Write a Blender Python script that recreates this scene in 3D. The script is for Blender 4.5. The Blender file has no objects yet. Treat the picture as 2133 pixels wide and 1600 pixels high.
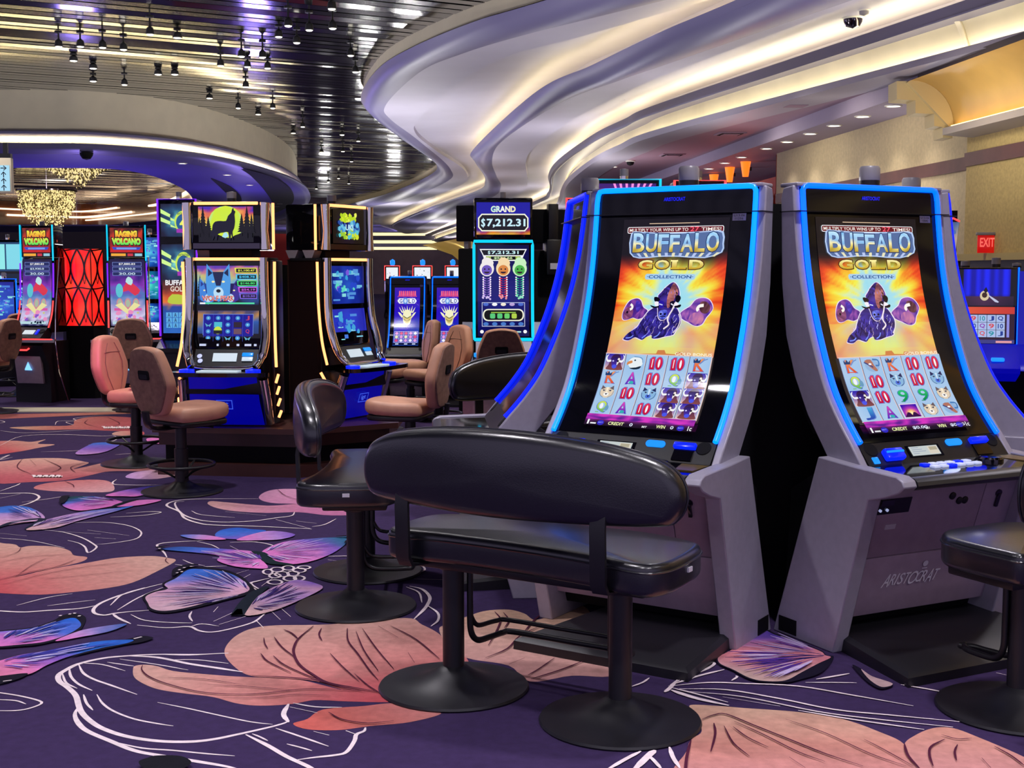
import bpy, bmesh, math, random
from mathutils import Vector, Matrix, noise
from math import sin, cos, pi, radians as R, sqrt, atan2
random.seed(7)
SC = bpy.context.scene
COL = SC.collection
# ---------------------------------------------------------------- camera
FPX = 2650.0
PITCH = math.atan(235 / FPX)
CAMZ = 1.5
cd = bpy.data.cameras.new('camera'); cam = bpy.data.objects.new('camera', cd); COL.objects.link(cam)
cam.location = (0, 0, CAMZ); cam.rotation_euler = (pi/2 - PITCH, 0, 0)
cd.sensor_width = 36; cd.lens = 36 * FPX / 2133; cd.clip_end = 300
SC.camera = cam
def ray(u, v):
    a = (u - 1066.5) / FPX; b = -(v - 800) / FPX
    return Vector((a, cos(PITCH) + b*sin(PITCH), -sin(PITCH) + b*cos(PITCH)))
def atz(u, v, z=0.0):
    d = ray(u, v); t = (z - CAMZ) / d.z
    return Vector((0, 0, CAMZ)) + d*t
def aty(u, v, Y):
    d = ray(u, v); return Vector((0, 0, CAMZ)) + d*(Y/d.y)
# ---------------------------------------------------------------- colour + materials
def s2l(c):
    if isinstance(c, str): c = [int(c[i:i+2], 16)/255 for i in (0, 2, 4)]
    return tuple(((x/12.92) if x <= .04045 else ((x+.055)/1.055)**2.4) for x in c[:3])
MATS = {}
def mat(name, col=None, rough=.5, metal=0., emit=None, es=1., var=0., vscale=8., bump=0., bscale=60., spec=.5, coat=0., attr=False, attr_emit=False, trans=0.):
    if name in MATS: return MATS[name]
    m = bpy.data.materials.new(name); m.use_nodes = True
    nt = m.node_tree; N = nt.nodes; L = nt.links
    b = N['Principled BSDF']; c = s2l(col) if col is not None else (.5, .5, .5)
    b.inputs['Base Color'].default_value = (*c, 1); b.inputs['Roughness'].default_value = rough
    b.inputs['Metallic'].default_value = metal; b.inputs['Specular IOR Level'].default_value = spec
    b.inputs['Coat Weight'].default_value = coat; b.inputs['Coat Roughness'].default_value = .18
    if trans: b.inputs['Transmission Weight'].default_value = trans
    tc = None
    if var or bump:
        tc = N.new('ShaderNodeTexCoord')
    if var:
        nz = N.new('ShaderNodeTexNoise'); nz.inputs['Scale'].default_value = vscale; nz.inputs['Detail'].default_value = 5
        L.new(tc.outputs['Object'], nz.inputs['Vector'])
        hs = N.new('ShaderNodeMixRGB'); hs.blend_type = 'MULTIPLY'; hs.inputs[0].default_value = 1
        rp = N.new('ShaderNodeMapRange'); rp.inputs[1].default_value = .3; rp.inputs[2].default_value = .7
        rp.inputs[3].default_value = 1 - var; rp.inputs[4].default_value = 1 + var
        L.new(nz.outputs['Fac'], rp.inputs[0]); L.new(rp.outputs[0], hs.inputs[2])
        hs.inputs[1].default_value = (*c, 1); L.new(hs.outputs[0], b.inputs['Base Color'])
    if bump:
        n2 = N.new('ShaderNodeTexNoise'); n2.inputs['Scale'].default_value = bscale; n2.inputs['Detail'].default_value = 4
        L.new(tc.outputs['Object'], n2.inputs['Vector'])
        bp = N.new('ShaderNodeBump'); bp.inputs['Strength'].default_value = bump; bp.inputs['Distance'].default_value = .01
        L.new(n2.outputs['Fac'], bp.inputs['Height']); L.new(bp.outputs[0], b.inputs['Normal'])
    if attr or attr_emit:
        at = N.new('ShaderNodeAttribute'); at.attribute_name = 'col'
        if attr:
            if var: L.new(at.outputs['Color'], hs.inputs[1])
            else: L.new(at.outputs['Color'], b.inputs['Base Color'])
        if attr_emit:
            L.new(at.outputs['Color'], b.inputs['Emission Color']); b.inputs['Emission Strength'].default_value = es
    if emit is not None:
        e = s2l(emit); b.inputs['Emission Color'].default_value = (*e, 1); b.inputs['Emission Strength'].default_value = es
    MATS[name] = m
    return m
# ---------------------------------------------------------------- mesh builder
class MB:
    def __init__(s): s.v = []; s.f = []; s.m = []; s.c = None
    def add(s, vs, fs, m=0, fn=None):
        o = len(s.v)
        s.v += [tuple(fn(Vector(p))) if fn else tuple(p) for p in vs]
        s.f += [tuple(i+o for i in f) for f in fs]; s.m += [m]*len(fs); return s
    def box(s, x0, x1, y0, y1, z0, z1, m=0, bev=0, fn=None):
        if bev:
            bm = bmesh.new(); bmesh.ops.create_cube(bm, size=1)
            for v in bm.verts: v.co = Vector(((x0+x1)/2+v.co.x*(x1-x0), (y0+y1)/2+v.co.y*(y1-y0), (z0+z1)/2+v.co.z*(z1-z0)))
            bmesh.ops.bevel(bm, geom=bm.edges[:], offset=bev, segments=2, affect='EDGES', profile=.5)
            bm.verts.ensure_lookup_table(); bm.verts.index_update()
            s.add([v.co for v in bm.verts], [[v.index for v in f.verts] for f in bm.faces], m, fn); bm.free(); return s
        P = [(x, y, z) for z in (z0, z1) for y in (y0, y1) for x in (x0, x1)]
        return s.add(P, [(0,2,3,1),(4,5,7,6),(0,1,5,4),(2,6,7,3),(0,4,6,2),(1,3,7,5)], m, fn)
    def prism(s, poly, a0, a1, axis='x', m=0, fn=None):
        n = len(poly)
        def P(p, a): return (a, p[0], p[1]) if axis == 'x' else ((p[0], a, p[1]) if axis == 'y' else (p[0], p[1], a))
        vs = [P(p, a0) for p in poly] + [P(p, a1) for p in poly]
        fs = [tuple(range(n)), tuple(range(2*n-1, n-1, -1))] + [(i, (i+1) % n, n+(i+1) % n, n+i) for i in range(n)]
        return s.add(vs, fs, m, fn)
    def loft(s, rings, closed=True, cap=True, m=0, fn=None):
        n = len(rings[0]); vs = [p for r in rings for p in r]; fs = []
        for k in range(len(rings)-1):
            for i in range(n if closed else n-1):
                j = (i+1) % n; fs.append((k*n+i, k*n+j, (k+1)*n+j, (k+1)*n+i))
        if cap and closed: fs += [tuple(range(n-1, -1, -1)), tuple(range((len(rings)-1)*n, len(rings)*n))]
        return s.add(vs, fs, m, fn)
    def lathe(s, prof, c=(0,0,0), n=28, m=0, fn=None, cap=True):
        return s.loft([[(c[0]+r*cos(2*pi*i/n), c[1]+r*sin(2*pi*i/n), c[2]+z) for i in range(n)] for r, z in prof], True, cap, m, fn)
    def tube(s, pts, r, n=10, m=0, closed=False, fn=None, sx=1):
        pts = [Vector(p) for p in pts]; N = len(pts); rings = []
        up = None
        for i in range(N):
            a = pts[(i-1) % N] if (closed or i) else pts[0]; b = pts[(i+1) % N] if (closed or i < N-1) else pts[-1]
            t = (b-a).normalized()
            if up is None: up = Vector((0,0,1)) if abs(t.z) < .9 else Vector((1,0,0))
            side = t.cross(up).normalized(); up = side.cross(t).normalized()
            rr = r[i] if isinstance(r, (list, tuple)) else r
            rings.append([pts[i] + side*(rr*cos(2*pi*k/n)*sx) + up*(rr*sin(2*pi*k/n)) for k in range(n)])
        if closed: rings.append(rings[0])
        return s.loft(rings, True, not closed, m, fn)
    def cushion(s, outl, z0, z1, r, m=0, dome=0., fn=None, seg=4):
        n = len(outl); O = [Vector((p[0], p[1], 0)) for p in outl]
        A = sum(O[i].x*O[(i+1) % n].y - O[(i+1) % n].x*O[i].y for i in range(n))
        if A < 0: O.reverse()
        nr = []
        for i in range(n):
            t = (O[(i+1) % n]-O[i-1]).normalized(); nr.append(Vector((t.y, -t.x, 0)))
        def ring(d, z): return [O[i]-nr[i]*d+Vector((0,0,z)) for i in range(n)]
        rg = []
        for k in range(seg+1):
            a = pi/2*k/seg; rg.append(ring(r*(1-sin(a)), z0+r*(1-cos(a))))
        for k in range(seg+1):
            a = pi/2*k/seg; rg.append(ring(r*(1-cos(a)), z1-r*(1-sin(a))))
        c = sum(O, Vector())/n
        last = rg[-1]
        for t in (.3, .6, .85):
            rg.append([Vector((p.x+(c.x-p.x)*t, p.y+(c.y-p.y)*t, z1+dome*(1-(1-t)**2))) for p in last])
        return s.loft(rg, True, True, m, fn)
    def build(s, name, mats, parent=None, loc=(0,0,0), rz=0., ang=32, smooth=True):
        me = bpy.data.meshes.new(name)
        me.from_pydata(s.v, [], s.f); me.update()
        if not isinstance(mats, (list, tuple)): mats = [mats]
        for q in mats: me.materials.append(q)
        if len(mats) > 1: me.polygons.foreach_set('material_index', s.m)
        bm = bmesh.new(); bm.from_mesh(me); bmesh.ops.recalc_face_normals(bm, faces=bm.faces[:]); bm.to_mesh(me); bm.free()
        if smooth:
            me.polygons.foreach_set('use_smooth', [True]*len(me.polygons)); me.set_sharp_from_angle(angle=R(ang))
        o = bpy.data.objects.new(name, me); COL.objects.link(o)
        o.location = loc; o.rotation_euler = (0, 0, rz)
        if parent: o.parent = parent
        return o
def tag(o, label=None, cat=None, group=None, kind=None):
    if label: o['label'] = label
    if cat: o['category'] = cat
    if group: o['group'] = group
    if kind: o['kind'] = kind
    return o
def thing(name, label, cat, loc=(0,0,0), rz=0., group=None):
    o = bpy.data.objects.new(name, None); COL.objects.link(o); o.location = loc; o.rotation_euler = (0, 0, rz)
    o.empty_display_size = .1
    return tag(o, label, cat, group)
KIDS = {}
def dup(root, loc, rz, label, group=None):
    ch = [c for c in COL.objects if c.parent == root]
    r = root.copy(); COL.objects.link(r); r.location = loc; r.rotation_euler = (0, 0, rz); r['label'] = label
    if group: r['group'] = group
    for c in ch:
        d = c.copy(); COL.objects.link(d); d.parent = r
        for g in [g for g in COL.objects if g.parent == c]:
            h = g.copy(); COL.objects.link(h); h.parent = d
    return r
def crom(pts, n=8, closed=False):
    P = [Vector(p) for p in pts]; N = len(P); out = []
    if N < 3 and not closed: return P
    for i in range(N if closed else N-1):
        p0 = P[i-1] if (closed or i) else P[0]*2-P[1]; p1 = P[i]; p2 = P[(i+1) % N]
        p3 = P[(i+2) % N] if (closed or i+2 < N) else P[-1]*2-P[-2]
        for k in range(n):
            t = k/n
            out.append(.5*((2*p1)+(p2-p0)*t+(2*p0-5*p1+4*p2-p3)*t*t+(3*p1-p0-3*p2+p3)*t**3))
    if not closed: out.append(P[-1])
    return out
def rrect(w, h, r, n=5, cx=0, cy=0):
    out = []
    for (sx, sy, a) in ((1,1,0), (-1,1,90), (-1,-1,180), (1,-1,270)):
        for k in range(n+1):
            t = R(a+90*k/n); out.append((cx+sx*(w/2-r)+r*cos(t), cy+sy*(h/2-r)+r*sin(t)))
    return out
# ---------------------------------------------------------------- flat art: coloured polygons laid in layers
_tc = {}
def text_tris(s, bold=0.):
    k = (s, bold)
    if k in _tc: return _tc[k]
    cu = bpy.data.curves.new('t', 'FONT'); cu.body = s; cu.size = 1; cu.offset = bold*.4; cu.resolution_u = 3
    o = bpy.data.objects.new('t', cu); COL.objects.link(o)
    dg = bpy.context.evaluated_depsgraph_get(); me = o.evaluated_get(dg).to_mesh()
    vs = [(v.co.x, v.co.y) for v in me.vertices]; fs = [tuple(p.vertices) for p in me.polygons]
    o.evaluated_get(dg).to_mesh_clear(); bpy.data.objects.remove(o); bpy.data.curves.remove(cu)
    xs = [p[0] for p in vs] or [0, 1]; ys = [p[1] for p in vs] or [0, 1]
    r = (vs, fs, min(xs), max(xs), min(ys), max(ys)); _tc[k] = r
    return r
class Art:
    """w x h picture, origin lower left; every item is (verts, faces, colour function or colour, layer)."""
    def __init__(s, w, h): s.w = w; s.h = h; s.items = []; s.lay = 0
    def raw(s, vs, fs, c):
        s.lay += 1; s.items.append((vs, fs, c, s.lay)); return s
    def poly(s, pts, c, smooth=0):
        if smooth: pts = [(p.x, p.y) for p in crom([(a, b, 0) for a, b in pts], smooth, True)]
        return s.raw(list(pts), [tuple(range(len(pts)))], c)
    def rect(s, x0, y0, x1, y1, c): return s.raw([(x0,y0),(x1,y0),(x1,y1),(x0,y1)], [(0,1,2,3)], c)
    def grid(s, x0, y0, x1, y1, nx, ny, f):
        vs = [(x0+(x1-x0)*i/nx, y0+(y1-y0)*j/ny) for j in range(ny+1) for i in range(nx+1)]
        return s.raw(vs, [(j*(nx+1)+i, j*(nx+1)+i+1, (j+1)*(nx+1)+i+1, (j+1)*(nx+1)+i) for j in range(ny) for i in range(nx)], f)
    def ell(s, cx, cy, rx, ry, c, n=20, a0=0, a1=360):
        pts = [(cx+rx*cos(R(a0+(a1-a0)*i/n)), cy+ry*sin(R(a0+(a1-a0)*i/n))) for i in range(n + (a1-a0 < 360))]
        return s.poly(pts, c)
    def line(s, pts, w, c, smooth=0):
        if smooth: pts = [(p.x, p.y) for p in crom([(a, b, 0) for a, b in pts], smooth)]
        P = [Vector((a, b)) for a, b in pts]; vs = []; n = len(P)
        for i in range(n):
            t = (P[min(i+1, n-1)]-P[max(i-1, 0)])
            t = t.normalized() if t.length else Vector((1, 0)); q = Vector((-t.y, t.x))*w/2
            vs += [tuple(P[i]+q), tuple(P[i]-q)]
        return s.raw(vs, [(2*i, 2*i+1, 2*i+3, 2*i+2) for i in range(n-1)], c)
    def frame(s, x0, y0, x1, y1, t, c):
        for a in ((x0,y0,x1,y0+t), (x0,y1-t,x1,y1), (x0,y0,x0+t,y1), (x1-t,y0,x1,y1)): s.rect(*a, c)
        return s
    def text(s, t, x0, y0, x1, y1, c, bold=0., arch=0.):
        vs, fs, a, b, d, e = text_tris(t, bold)
        W = b-a or 1; H = e-d or 1
        def q(p):
            fx = (p[0]-a)/W; return (x0+fx*(x1-x0), y0+(p[1]-d)/H*(y1-y0)*(1+arch*(4*(fx-.5)**2)))
        return s.raw([q(p) for p in vs], fs, c)
    def build(s, name, m, surf, parent=None, ncut=0, eps=None, loc=(0,0,0), rz=0.):
        bm = bmesh.new(); cl = bm.verts.layers.float_color.new('col')
        if eps is None: eps = min(.0004, .012/max(1, len(s.items)))
        surf0 = surf
        if ncut:
            def surf(x, y, e):          # the same facets for every layer
                k = min(ncut-1, max(0, int(y/s.h*ncut+1e-6))); a = surf0(x, s.h*k/ncut, 0); b_ = surf0(x, s.h*(k+1)/ncut, 0)
                t = (b_-a).normalized(); nn = Vector((0, -t.z, t.y))
                return a.lerp(b_, y/s.h*ncut-k) + nn*e
        for vs, fs, c, lay in s.items:
            b2 = bmesh.new(); q = [b2.verts.new((p[0], p[1], 0)) for p in vs]
            for f in fs:
                try: b2.faces.new([q[i] for i in f])
                except ValueError: pass
            if ncut:
                big = [f for f in b2.faces if len(f.verts) > 4]
                if big: bmesh.ops.triangulate(b2, faces=big)
                y0 = min(p[1] for p in vs); y1 = max(p[1] for p in vs)
                for k in range(1, ncut):
                    yy = s.h*k/ncut
                    if y0 < yy < y1:
                        bmesh.ops.bisect_plane(b2, geom=b2.verts[:]+b2.edges[:]+b2.faces[:], plane_co=(0, yy, 0), plane_no=(0, 1, 0), dist=1e-7)
            b2.verts.index_update(); mp = {}
            for v in b2.verts:
                cc = c(v.co.x, v.co.y) if callable(c) else c
                nv = bm.verts.new(surf(v.co.x, v.co.y, lay*eps)); nv[cl] = (*s2l(cc), 1); mp[v] = nv
            for f in b2.faces:
                try: bm.faces.new([mp[v] for v in f.verts])
                except ValueError: pass
            b2.free()
        me = bpy.data.meshes.new(name); bm.to_mesh(me); bm.free(); me.materials.append(m)
        o = bpy.data.objects.new(name, me); COL.objects.link(o); o.location = loc; o.rotation_euler = (0, 0, rz)
        if parent: o.parent = parent
        return o
def hx(s): return tuple(int(s[i:i+2], 16)/255 for i in (0, 2, 4))
def mix(a, b, t): t = max(0., min(1., t)); return tuple(a[i]+(b[i]-a[i])*t for i in range(3))
def ramp(stops, t):
    if t <= stops[0][0]: return stops[0][1]
    for (a, ca), (b, cb) in zip(stops, stops[1:]):
        if t <= b: return mix(ca, cb, (t-a)/(b-a))
    return stops[-1][1]
def vgrad(y0, y1, lo, hi): return lambda x, y: mix(lo, hi, (y-y0)/(y1-y0))
def nz(x, y, z=0.): return noise.noise(Vector((x, y, z)))
# common materials
M = dict(
 screen=mat('lit_screen', '050508', .12, attr_emit=True, es=1.0, spec=.5),
 black=mat('black_gloss_plastic', '0a0a10', .06, spec=.5),
 dark=mat('black_satin_metal', '0c0b10', .42),
 pitch=mat('matte_black_panel', '07060b', .7, spec=.2),
 silver=mat('silver_grey_paint', 'a8a3b4', .42, metal=.2, var=.05, vscale=30),
 belly=mat('mauve_grey_door_paint', 'a893a8', .45, metal=.1, var=.06, vscale=20),
 chrome=mat('polished_chrome', 'd8d4d0', .07, metal=1.),
 chromed=mat('dark_chrome', '55505a', .12, metal=1.),
 leather=mat('black_vinyl_leather', '0d0d16', .3, spec=.8, coat=.35, bump=.06, bscale=220),
 column=mat('black_powder_coat', '17161c', .42, bump=.05, bscale=400),
 tan=mat('tan_leather', 'cc967a', .5, var=.06, vscale=14, bump=.08, bscale=160),
 suede=mat('brown_suede', '8a6658', .85, var=.22, vscale=28, bump=.2, bscale=120),
 blue_neon=mat('blue_light_strip', '001030', .3, emit=(0, .31, 1.), es=3.),
 cyan_neon=mat('cyan_light_strip', '001830', .3, emit=(0, .42, 1.), es=3.),
 deep_neon=mat('deep_blue_light_strip', '000820', .3, emit=(.02, .12, 1.), es=1.3),
 warm_neon=mat('warm_light_strip', '201008', .3, emit=(1., .62, .38), es=2.6),
 red_neon=mat('red_light_strip', '200404', .3, emit=(1., .25, .25), es=2.),
 violet_neon=mat('violet_light_strip', '100420', .3, emit=(.45, .12, 1.), es=1.6),
 btn_blue=mat('lit_blue_button', '04082a', .2, emit=(.02, .12, 1.), es=1.6),
 btn_sky=mat('lit_sky_button', '0a2a50', .2, emit=(.1, .55, 1.), es=1.2),
 btn_white=mat('lit_white_button', 'd8dce8', .25, emit=(.75, .8, 1.), es=.5),
 lcd=mat('pale_lcd', 'c8d0d0', .25, emit=(.72, .8, .84), es=.75),
 sticker=mat('white_paper_sticker', 'cfccd8', .6),
 lensg=mat('grey_candle_lens', '8f8b90', .35),
 wood=mat('dark_brown_laminate', '432420', .35, var=.2, vscale=6),
)
M['aqua_neon'] = mat('aqua_light_strip', '001830', .3, emit=(0, .72, .9), es=1.5)
# ================================================================ the room
paint = mat('ceiling_plaster_paint', 'b4afc4', .55, var=.03, vscale=2, bump=.03, bscale=40)
gloss_paint = mat('ceiling_lip_gloss_paint', '726d97', .42, spec=.4)
cream = mat('cream_plaster_paint', 'e6dcc2', .6, var=.04, vscale=3)
mauve = mat('mauve_ceiling_paint', '9c8094', .6, var=.03, vscale=2)
satin = mat('pale_stretched_fabric', 'dcd2b6', .38, spec=.6, var=.1, vscale=1.1)
cove = mat('cove_light_strip', 'fff0c0', .5, emit=(1., .93, .66), es=16.)
cove2 = mat('cove_light_strip_soft', 'fff0c0', .5, emit=(1., .97, .84), es=18.)
HM = 3.2                                    # slatted ceiling above the eye
def struct(o): o['kind'] = 'structure'; return o
# slatted mirror ceiling: long polished slats over a dark void
slat = mat('polished_slat_metal', 'a2a2a4', .12, metal=1., var=.12, vscale=.7)
b = MB(); d = Vector((sin(R(62)), cos(R(62)), 0)); q = Vector((-d.y, d.x, 0))
ZC = CAMZ + HM
rs = random.Random(3)
k = -60
while k < 330:
    c = q*(k*.28) + Vector((0, 0, ZC)); t = rs.uniform(-.006, .006)
    L0, L1 = -60, 70
    # keep the slat inside the hall
    pts = []
    for s_ in range(int((L1-L0)/1.0)+1):
        p = c + d*(L0+s_*1.0)
        if -42 < p.x < 16 and -3 < p.y < 94: pts.append(p)
    if len(pts) > 1:
        a, e = pts[0], pts[-1]; w = q*.116
        b.add([a-w+Vector((0,0,-t)), e-w+Vector((0,0,-t)), e+w+Vector((0,0,t)), a+w+Vector((0,0,t)),
               a-w+Vector((0,0,.05)), e-w+Vector((0,0,.05)), e+w+Vector((0,0,.05)), a+w+Vector((0,0,.05))],
              [(0,3,2,1),(0,1,5,4),(3,7,6,2)], 0)
    k += 1
b.box(-44, 18, -4, 96, ZC+.1, ZC+.2, 1)
ceil_ = struct(b.build('ceiling', [slat, mat('ceiling_void', '08070a', .9)], smooth=False))
# ---- the swirling tiers, from the slatted ceiling down to the mauve one
def curve(px, h, back=7.0, n=10, ext=None):
    P = [atz(u, v, CAMZ+h) for u, v in px]
    t = (P[0]-P[1]).normalized(); P = [P[0]+t*back] + P
    if ext: P.append(P[-1] + Vector(ext))
    return crom(P, n)
A_out = [(1138,0),(985,46),(860,98),(789,142),(753,195),(764,228),(825,278),(906,338),(893,366),(807,403),(714,429),(640,446)]
A_in = [(1306,20),(1092,73),(960,113),(872,152),(803,220),(814,249),(872,293),(938,352),(928,380),(835,417),(735,436),(655,450)]
A_st = [(1440,10),(1190,82),(1056,118),(949,178),(872,249),(866,278),(905,312),(970,358),(955,388),(850,428),(782,455),(700,470)]
B_top = [(1533,0),(1377,66),(1234,135),(1110,196),(985,312),(988,335),(1004,358),(1010,378),(993,397),(900,430),(818,466),(824,478)]
B_in = [(1776,0),(1377,138),(1290,168),(1163,217),(1044,296),(1025,336),(1034,366),(1043,390),(1021,413),(930,447),(868,476),(862,489)]
B_st = [(1793,2),(1377,160),(1290,200),(1190,252),(1110,310),(1095,338),(1097,360),(1099,380),(1088,400),(1030,430),(940,462),(890,488)]
C_top = [(1996,5),(1377,214),(1300,248),(1234,281),(1160,335),(1142,365),(1145,388),(1140,402),(1125,414),(1050,443),(949,466),(866,496)]
C_bnd = [(2030,18),(1377,232),(1300,266),(1234,298),(1180,337),(1155,364),(1152,384),(1149,400),(1134,417),(1055,448),(949,472),(868,502)]
D_cr = [(2060,84),(1380,266),(1288,302),(1234,330),(1182,371),(1168,396),(1164,412),(1155,427),(1125,439),(1057,459),(947,484),(878,508)]
D_lip = [(2085,92),(1380,279),(1288,315),(1234,341),(1187,379),(1175,400),(1171,416),(1161,430),(1131,442),(1060,463),(945,489),(880,513)]
hA, hAi, hAs, hB, hBi, hBs, hC, hCb, hDc, hD, hMv, hSf = 3.0, 2.88, 2.99, 2.72, 2.56, 2.64, 2.47, 2.36, 2.1, 2.02, 2.03, 1.853
cA = curve(A_out, hA); cAi = curve(A_in, hAi); cAs = curve(A_st, hAi); cB = curve(B_top, hB); cBi = curve(B_in, hBi)
cBs = curve(B_st, hBi); cC = curve(C_top, hC); cCb = curve(C_bnd, hCb); cDc = curve(D_cr, hDc); cD = curve(D_lip, hD)
def up(c, dz): return [p+Vector((0,0,dz)) for p in c]
def inward(c, dist):
    out = []
    for i, p in enumerate(c):
        t = (c[min(i+1, len(c)-1)]-c[max(i-1, 0)]).normalized(); out.append(p+Vector((t.y, -t.x, 0))*dist)
    return out
def bulge(c0, c1, dz, k=5):
    """rings of a rounded lip from c0 down to c1"""
    rr = []; k = 8
    for j in range(k+1):
        t = j/k; g = t*.75+.25*(1-cos(t*pi/2))
        rr.append([Vector((p.x+(q_.x-p.x)*g, p.y+(q_.y-p.y)*g, p.z+(q_.z-p.z)*(t**.6)-dz*2.2*sin(pi*t))) for p, q_ in zip(c0, c1)])
    return rr
def sheet(name, rings, m, kind=True):
    b = MB(); b.loft(rings, False, False); o = b.build(name, m, ang=24); return struct(o) if kind else o
iA = inward(cA, .05)
sheet('trim_1', [[Vector((p.x, p.y, ZC+.04)) for p in iA], [Vector((p.x, p.y, CAMZ+hA+.02)) for p in iA], up(cA, .012)], cream)
sheet('trim_2', bulge(cA, cAi, .03), gloss_paint)
iB = inward(cB, .55)
sheet('ceiling_upper_tier', [cAi, cAs, [Vector((p.x, p.y, CAMZ+hAs-.03)) for p in inward(cAs, .01)], [Vector((p.x, p.y, CAMZ+hAs+.02)) for p in iB], [Vector((p.x, p.y, CAMZ+hBi+.05)) for p in iB]], paint)
def strip(name, c, dist, z, m, w=.05):
    a = inward(c, dist); e = inward(c, dist+w)
    b = MB(); b.loft([[Vector((p.x, p.y, z)) for p in a], [Vector((p.x, p.y, z+.02)) for p in a], [Vector((p.x, p.y, z+.02)) for p in e], [Vector((p.x, p.y, z)) for p in e]], False, False)
    return struct(b.build(name, m, smooth=False))
strip('trim_3', cB, .2, CAMZ+hB-.045, cove)
sheet('trim_4', [up(inward(cB, .5), -.07), up(inward(cB, .06), -.07), up(inward(cB, .05), 0)] + bulge(cB, cBi, .035), gloss_paint)
iC = inward(cC, .5)
sheet('ceiling_middle_tier', [cBi, cBs, [Vector((p.x, p.y, CAMZ+hBs)) for p in inward(cBs, .01)], [Vector((p.x, p.y, CAMZ+hBs+.03)) for p in iC], [Vector((p.x, p.y, CAMZ+hCb)) for p in iC]], paint)
strip('trim_5', cC, .16, CAMZ+hC-.045, cove)
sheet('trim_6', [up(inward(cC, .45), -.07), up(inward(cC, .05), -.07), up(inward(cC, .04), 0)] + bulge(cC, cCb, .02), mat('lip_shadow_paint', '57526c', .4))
# the pale fabric cove, an S in section, lit from both rims
S = []
for j in range(9):
    t = j/8; s_ = 3*t*t-2*t**3
    S.append([Vector((p.x+(q_.x-p.x)*t, p.y+(q_.y-p.y)*t, (p.z+.07)+(q_.z-p.z-.07)*s_)) for p, q_ in zip(inward(cCb, .32), inward(cDc, .38))])
sheet('trim_7', S, satin)
strip('trim_8', cCb, .1, CAMZ+hCb+.05, cove2, .03)
strip('trim_9', cDc, .22, CAMZ+hDc-.03, cove2, .03)
sheet('trim_10', [up(inward(cDc, .5), -.05), up(inward(cDc, .05), -.05), up(inward(cDc, .02), 0), cDc, cD, up(inward(cD, .1), -.015), up(inward(cD, .5), -.01)], mat('pale_rim_paint', 'a59fae', .5))
ib = min(range(len(S[8])), key=lambda i: abs(S[8][i].y-aty(2019, 94, S[8][i].y).y)+abs((S[8][i]-Vector((0, 0, CAMZ))).x/max(.1, S[8][i].y)-(2019-1066.5)/FPX)*9)
b = MB(); b.tube([S[0][ib]+Vector((0, 0, .05))]+[r[ib] for r in S], .035, 8, 0, False, None, 1.6); struct(b.build('trim_20', cream, ang=60))
# ---- right wall, dropped soffit with its downlights, mauve ceiling
X0 = 6.2; K = -.099
def wx(Y, off=0.): return X0 + off + K*Y
plaster = mat('beige_wallpaper', 'c2b08c', .75, var=.1, vscale=22)
ochre = mat('ochre_wallpaper', 'baa268', .75, var=.13, vscale=30)
YC = 13.4
b = MB()
for (y0, y1, off, zt, mi) in ((YC, 20.35, .0, CAMZ+hSf, 0), (1.5, YC, -.14, 3.9, 1)):
    b.add([(wx(y0, off), y0, 0), (wx(y1, off), y1, 0), (wx(y1, off), y1, zt), (wx(y0, off), y0, zt),
           (wx(y0, off)+.3, y0, 0), (wx(y1, off)+.3, y1, 0), (wx(y1, off)+.3, y1, zt), (wx(y0, off)+.3, y0, zt)],
          [(0,1,2,3),(4,7,6,5),(0,3,7,4),(1,5,6,2),(3,2,6,7)], mi)
struct(b.build('wall_right', [plaster, ochre], smooth=False))
stripe = mat('brown_wood_stripe', '5e3a34', .5, var=.15, vscale=5)
b = MB()
def zat(u, v, off=0.):
    Y = (X0+off)/((u-1066.5)/FPX - K); return aty(u, v, Y)
for (pa, off, y0, y1) in (((1990, 336), -.14, 1.5, YC), ((1976, 346), 0., YC, 20.3)):
    z = zat(*pa, off).z; h = .07
    b.add([(wx(y, off)-dx, y, zz) for y in (y0, y1) for dx in (.0, .025) for zz in (z-h, z+h)], [(2,3,7,6),(0,2,6,4),(1,5,7,3),(0,1,3,2),(4,6,7,5)])
struct(b.build('trim_11', stripe, smooth=False))
b = MB()   # wainscot under the stripe's run, low brown panel
b.add([(wx(y, 0)-.03, y, z) for y in (YC, 20.3) for z in (0, .9)], [(0,1,3,2)])
struct(b.build('baseboard_right', stripe, smooth=False))
sx = lambda Y: 4.15 + (Y-13.7)*-.092
b = MB()
y0, y1 = YC-.1, 42.
b.add([(sx(y0), y0, CAMZ+hSf), (sx(y1), y1, CAMZ+hSf), (wx(y1)+6, y1, CAMZ+hSf), (wx(y0)+.3, y0, CAMZ+hSf),
       (sx(y0), y0, CAMZ+hMv+.02), (sx(y1), y1, CAMZ+hMv+.02)], [(0,3,2,1),(0,1,5,4)])
struct(b.build('ceiling_soffit', mat('soffit_paint', '9c90a8', .6, var=.02), smooth=False))
b = MB()
edge = [p for p in inward(cD, .4)]
b.loft([[Vector((p.x, p.y, CAMZ+hMv)) for p in edge], [Vector((max(sx(min(p.y, 45)), p.x+.3), p.y, CAMZ+hMv)) for p in edge], [Vector((wx(p.y)+8, p.y, CAMZ+hMv)) for p in edge]], False, False)
struct(b.build('ceiling_mauve', mauve, smooth=False))
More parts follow.
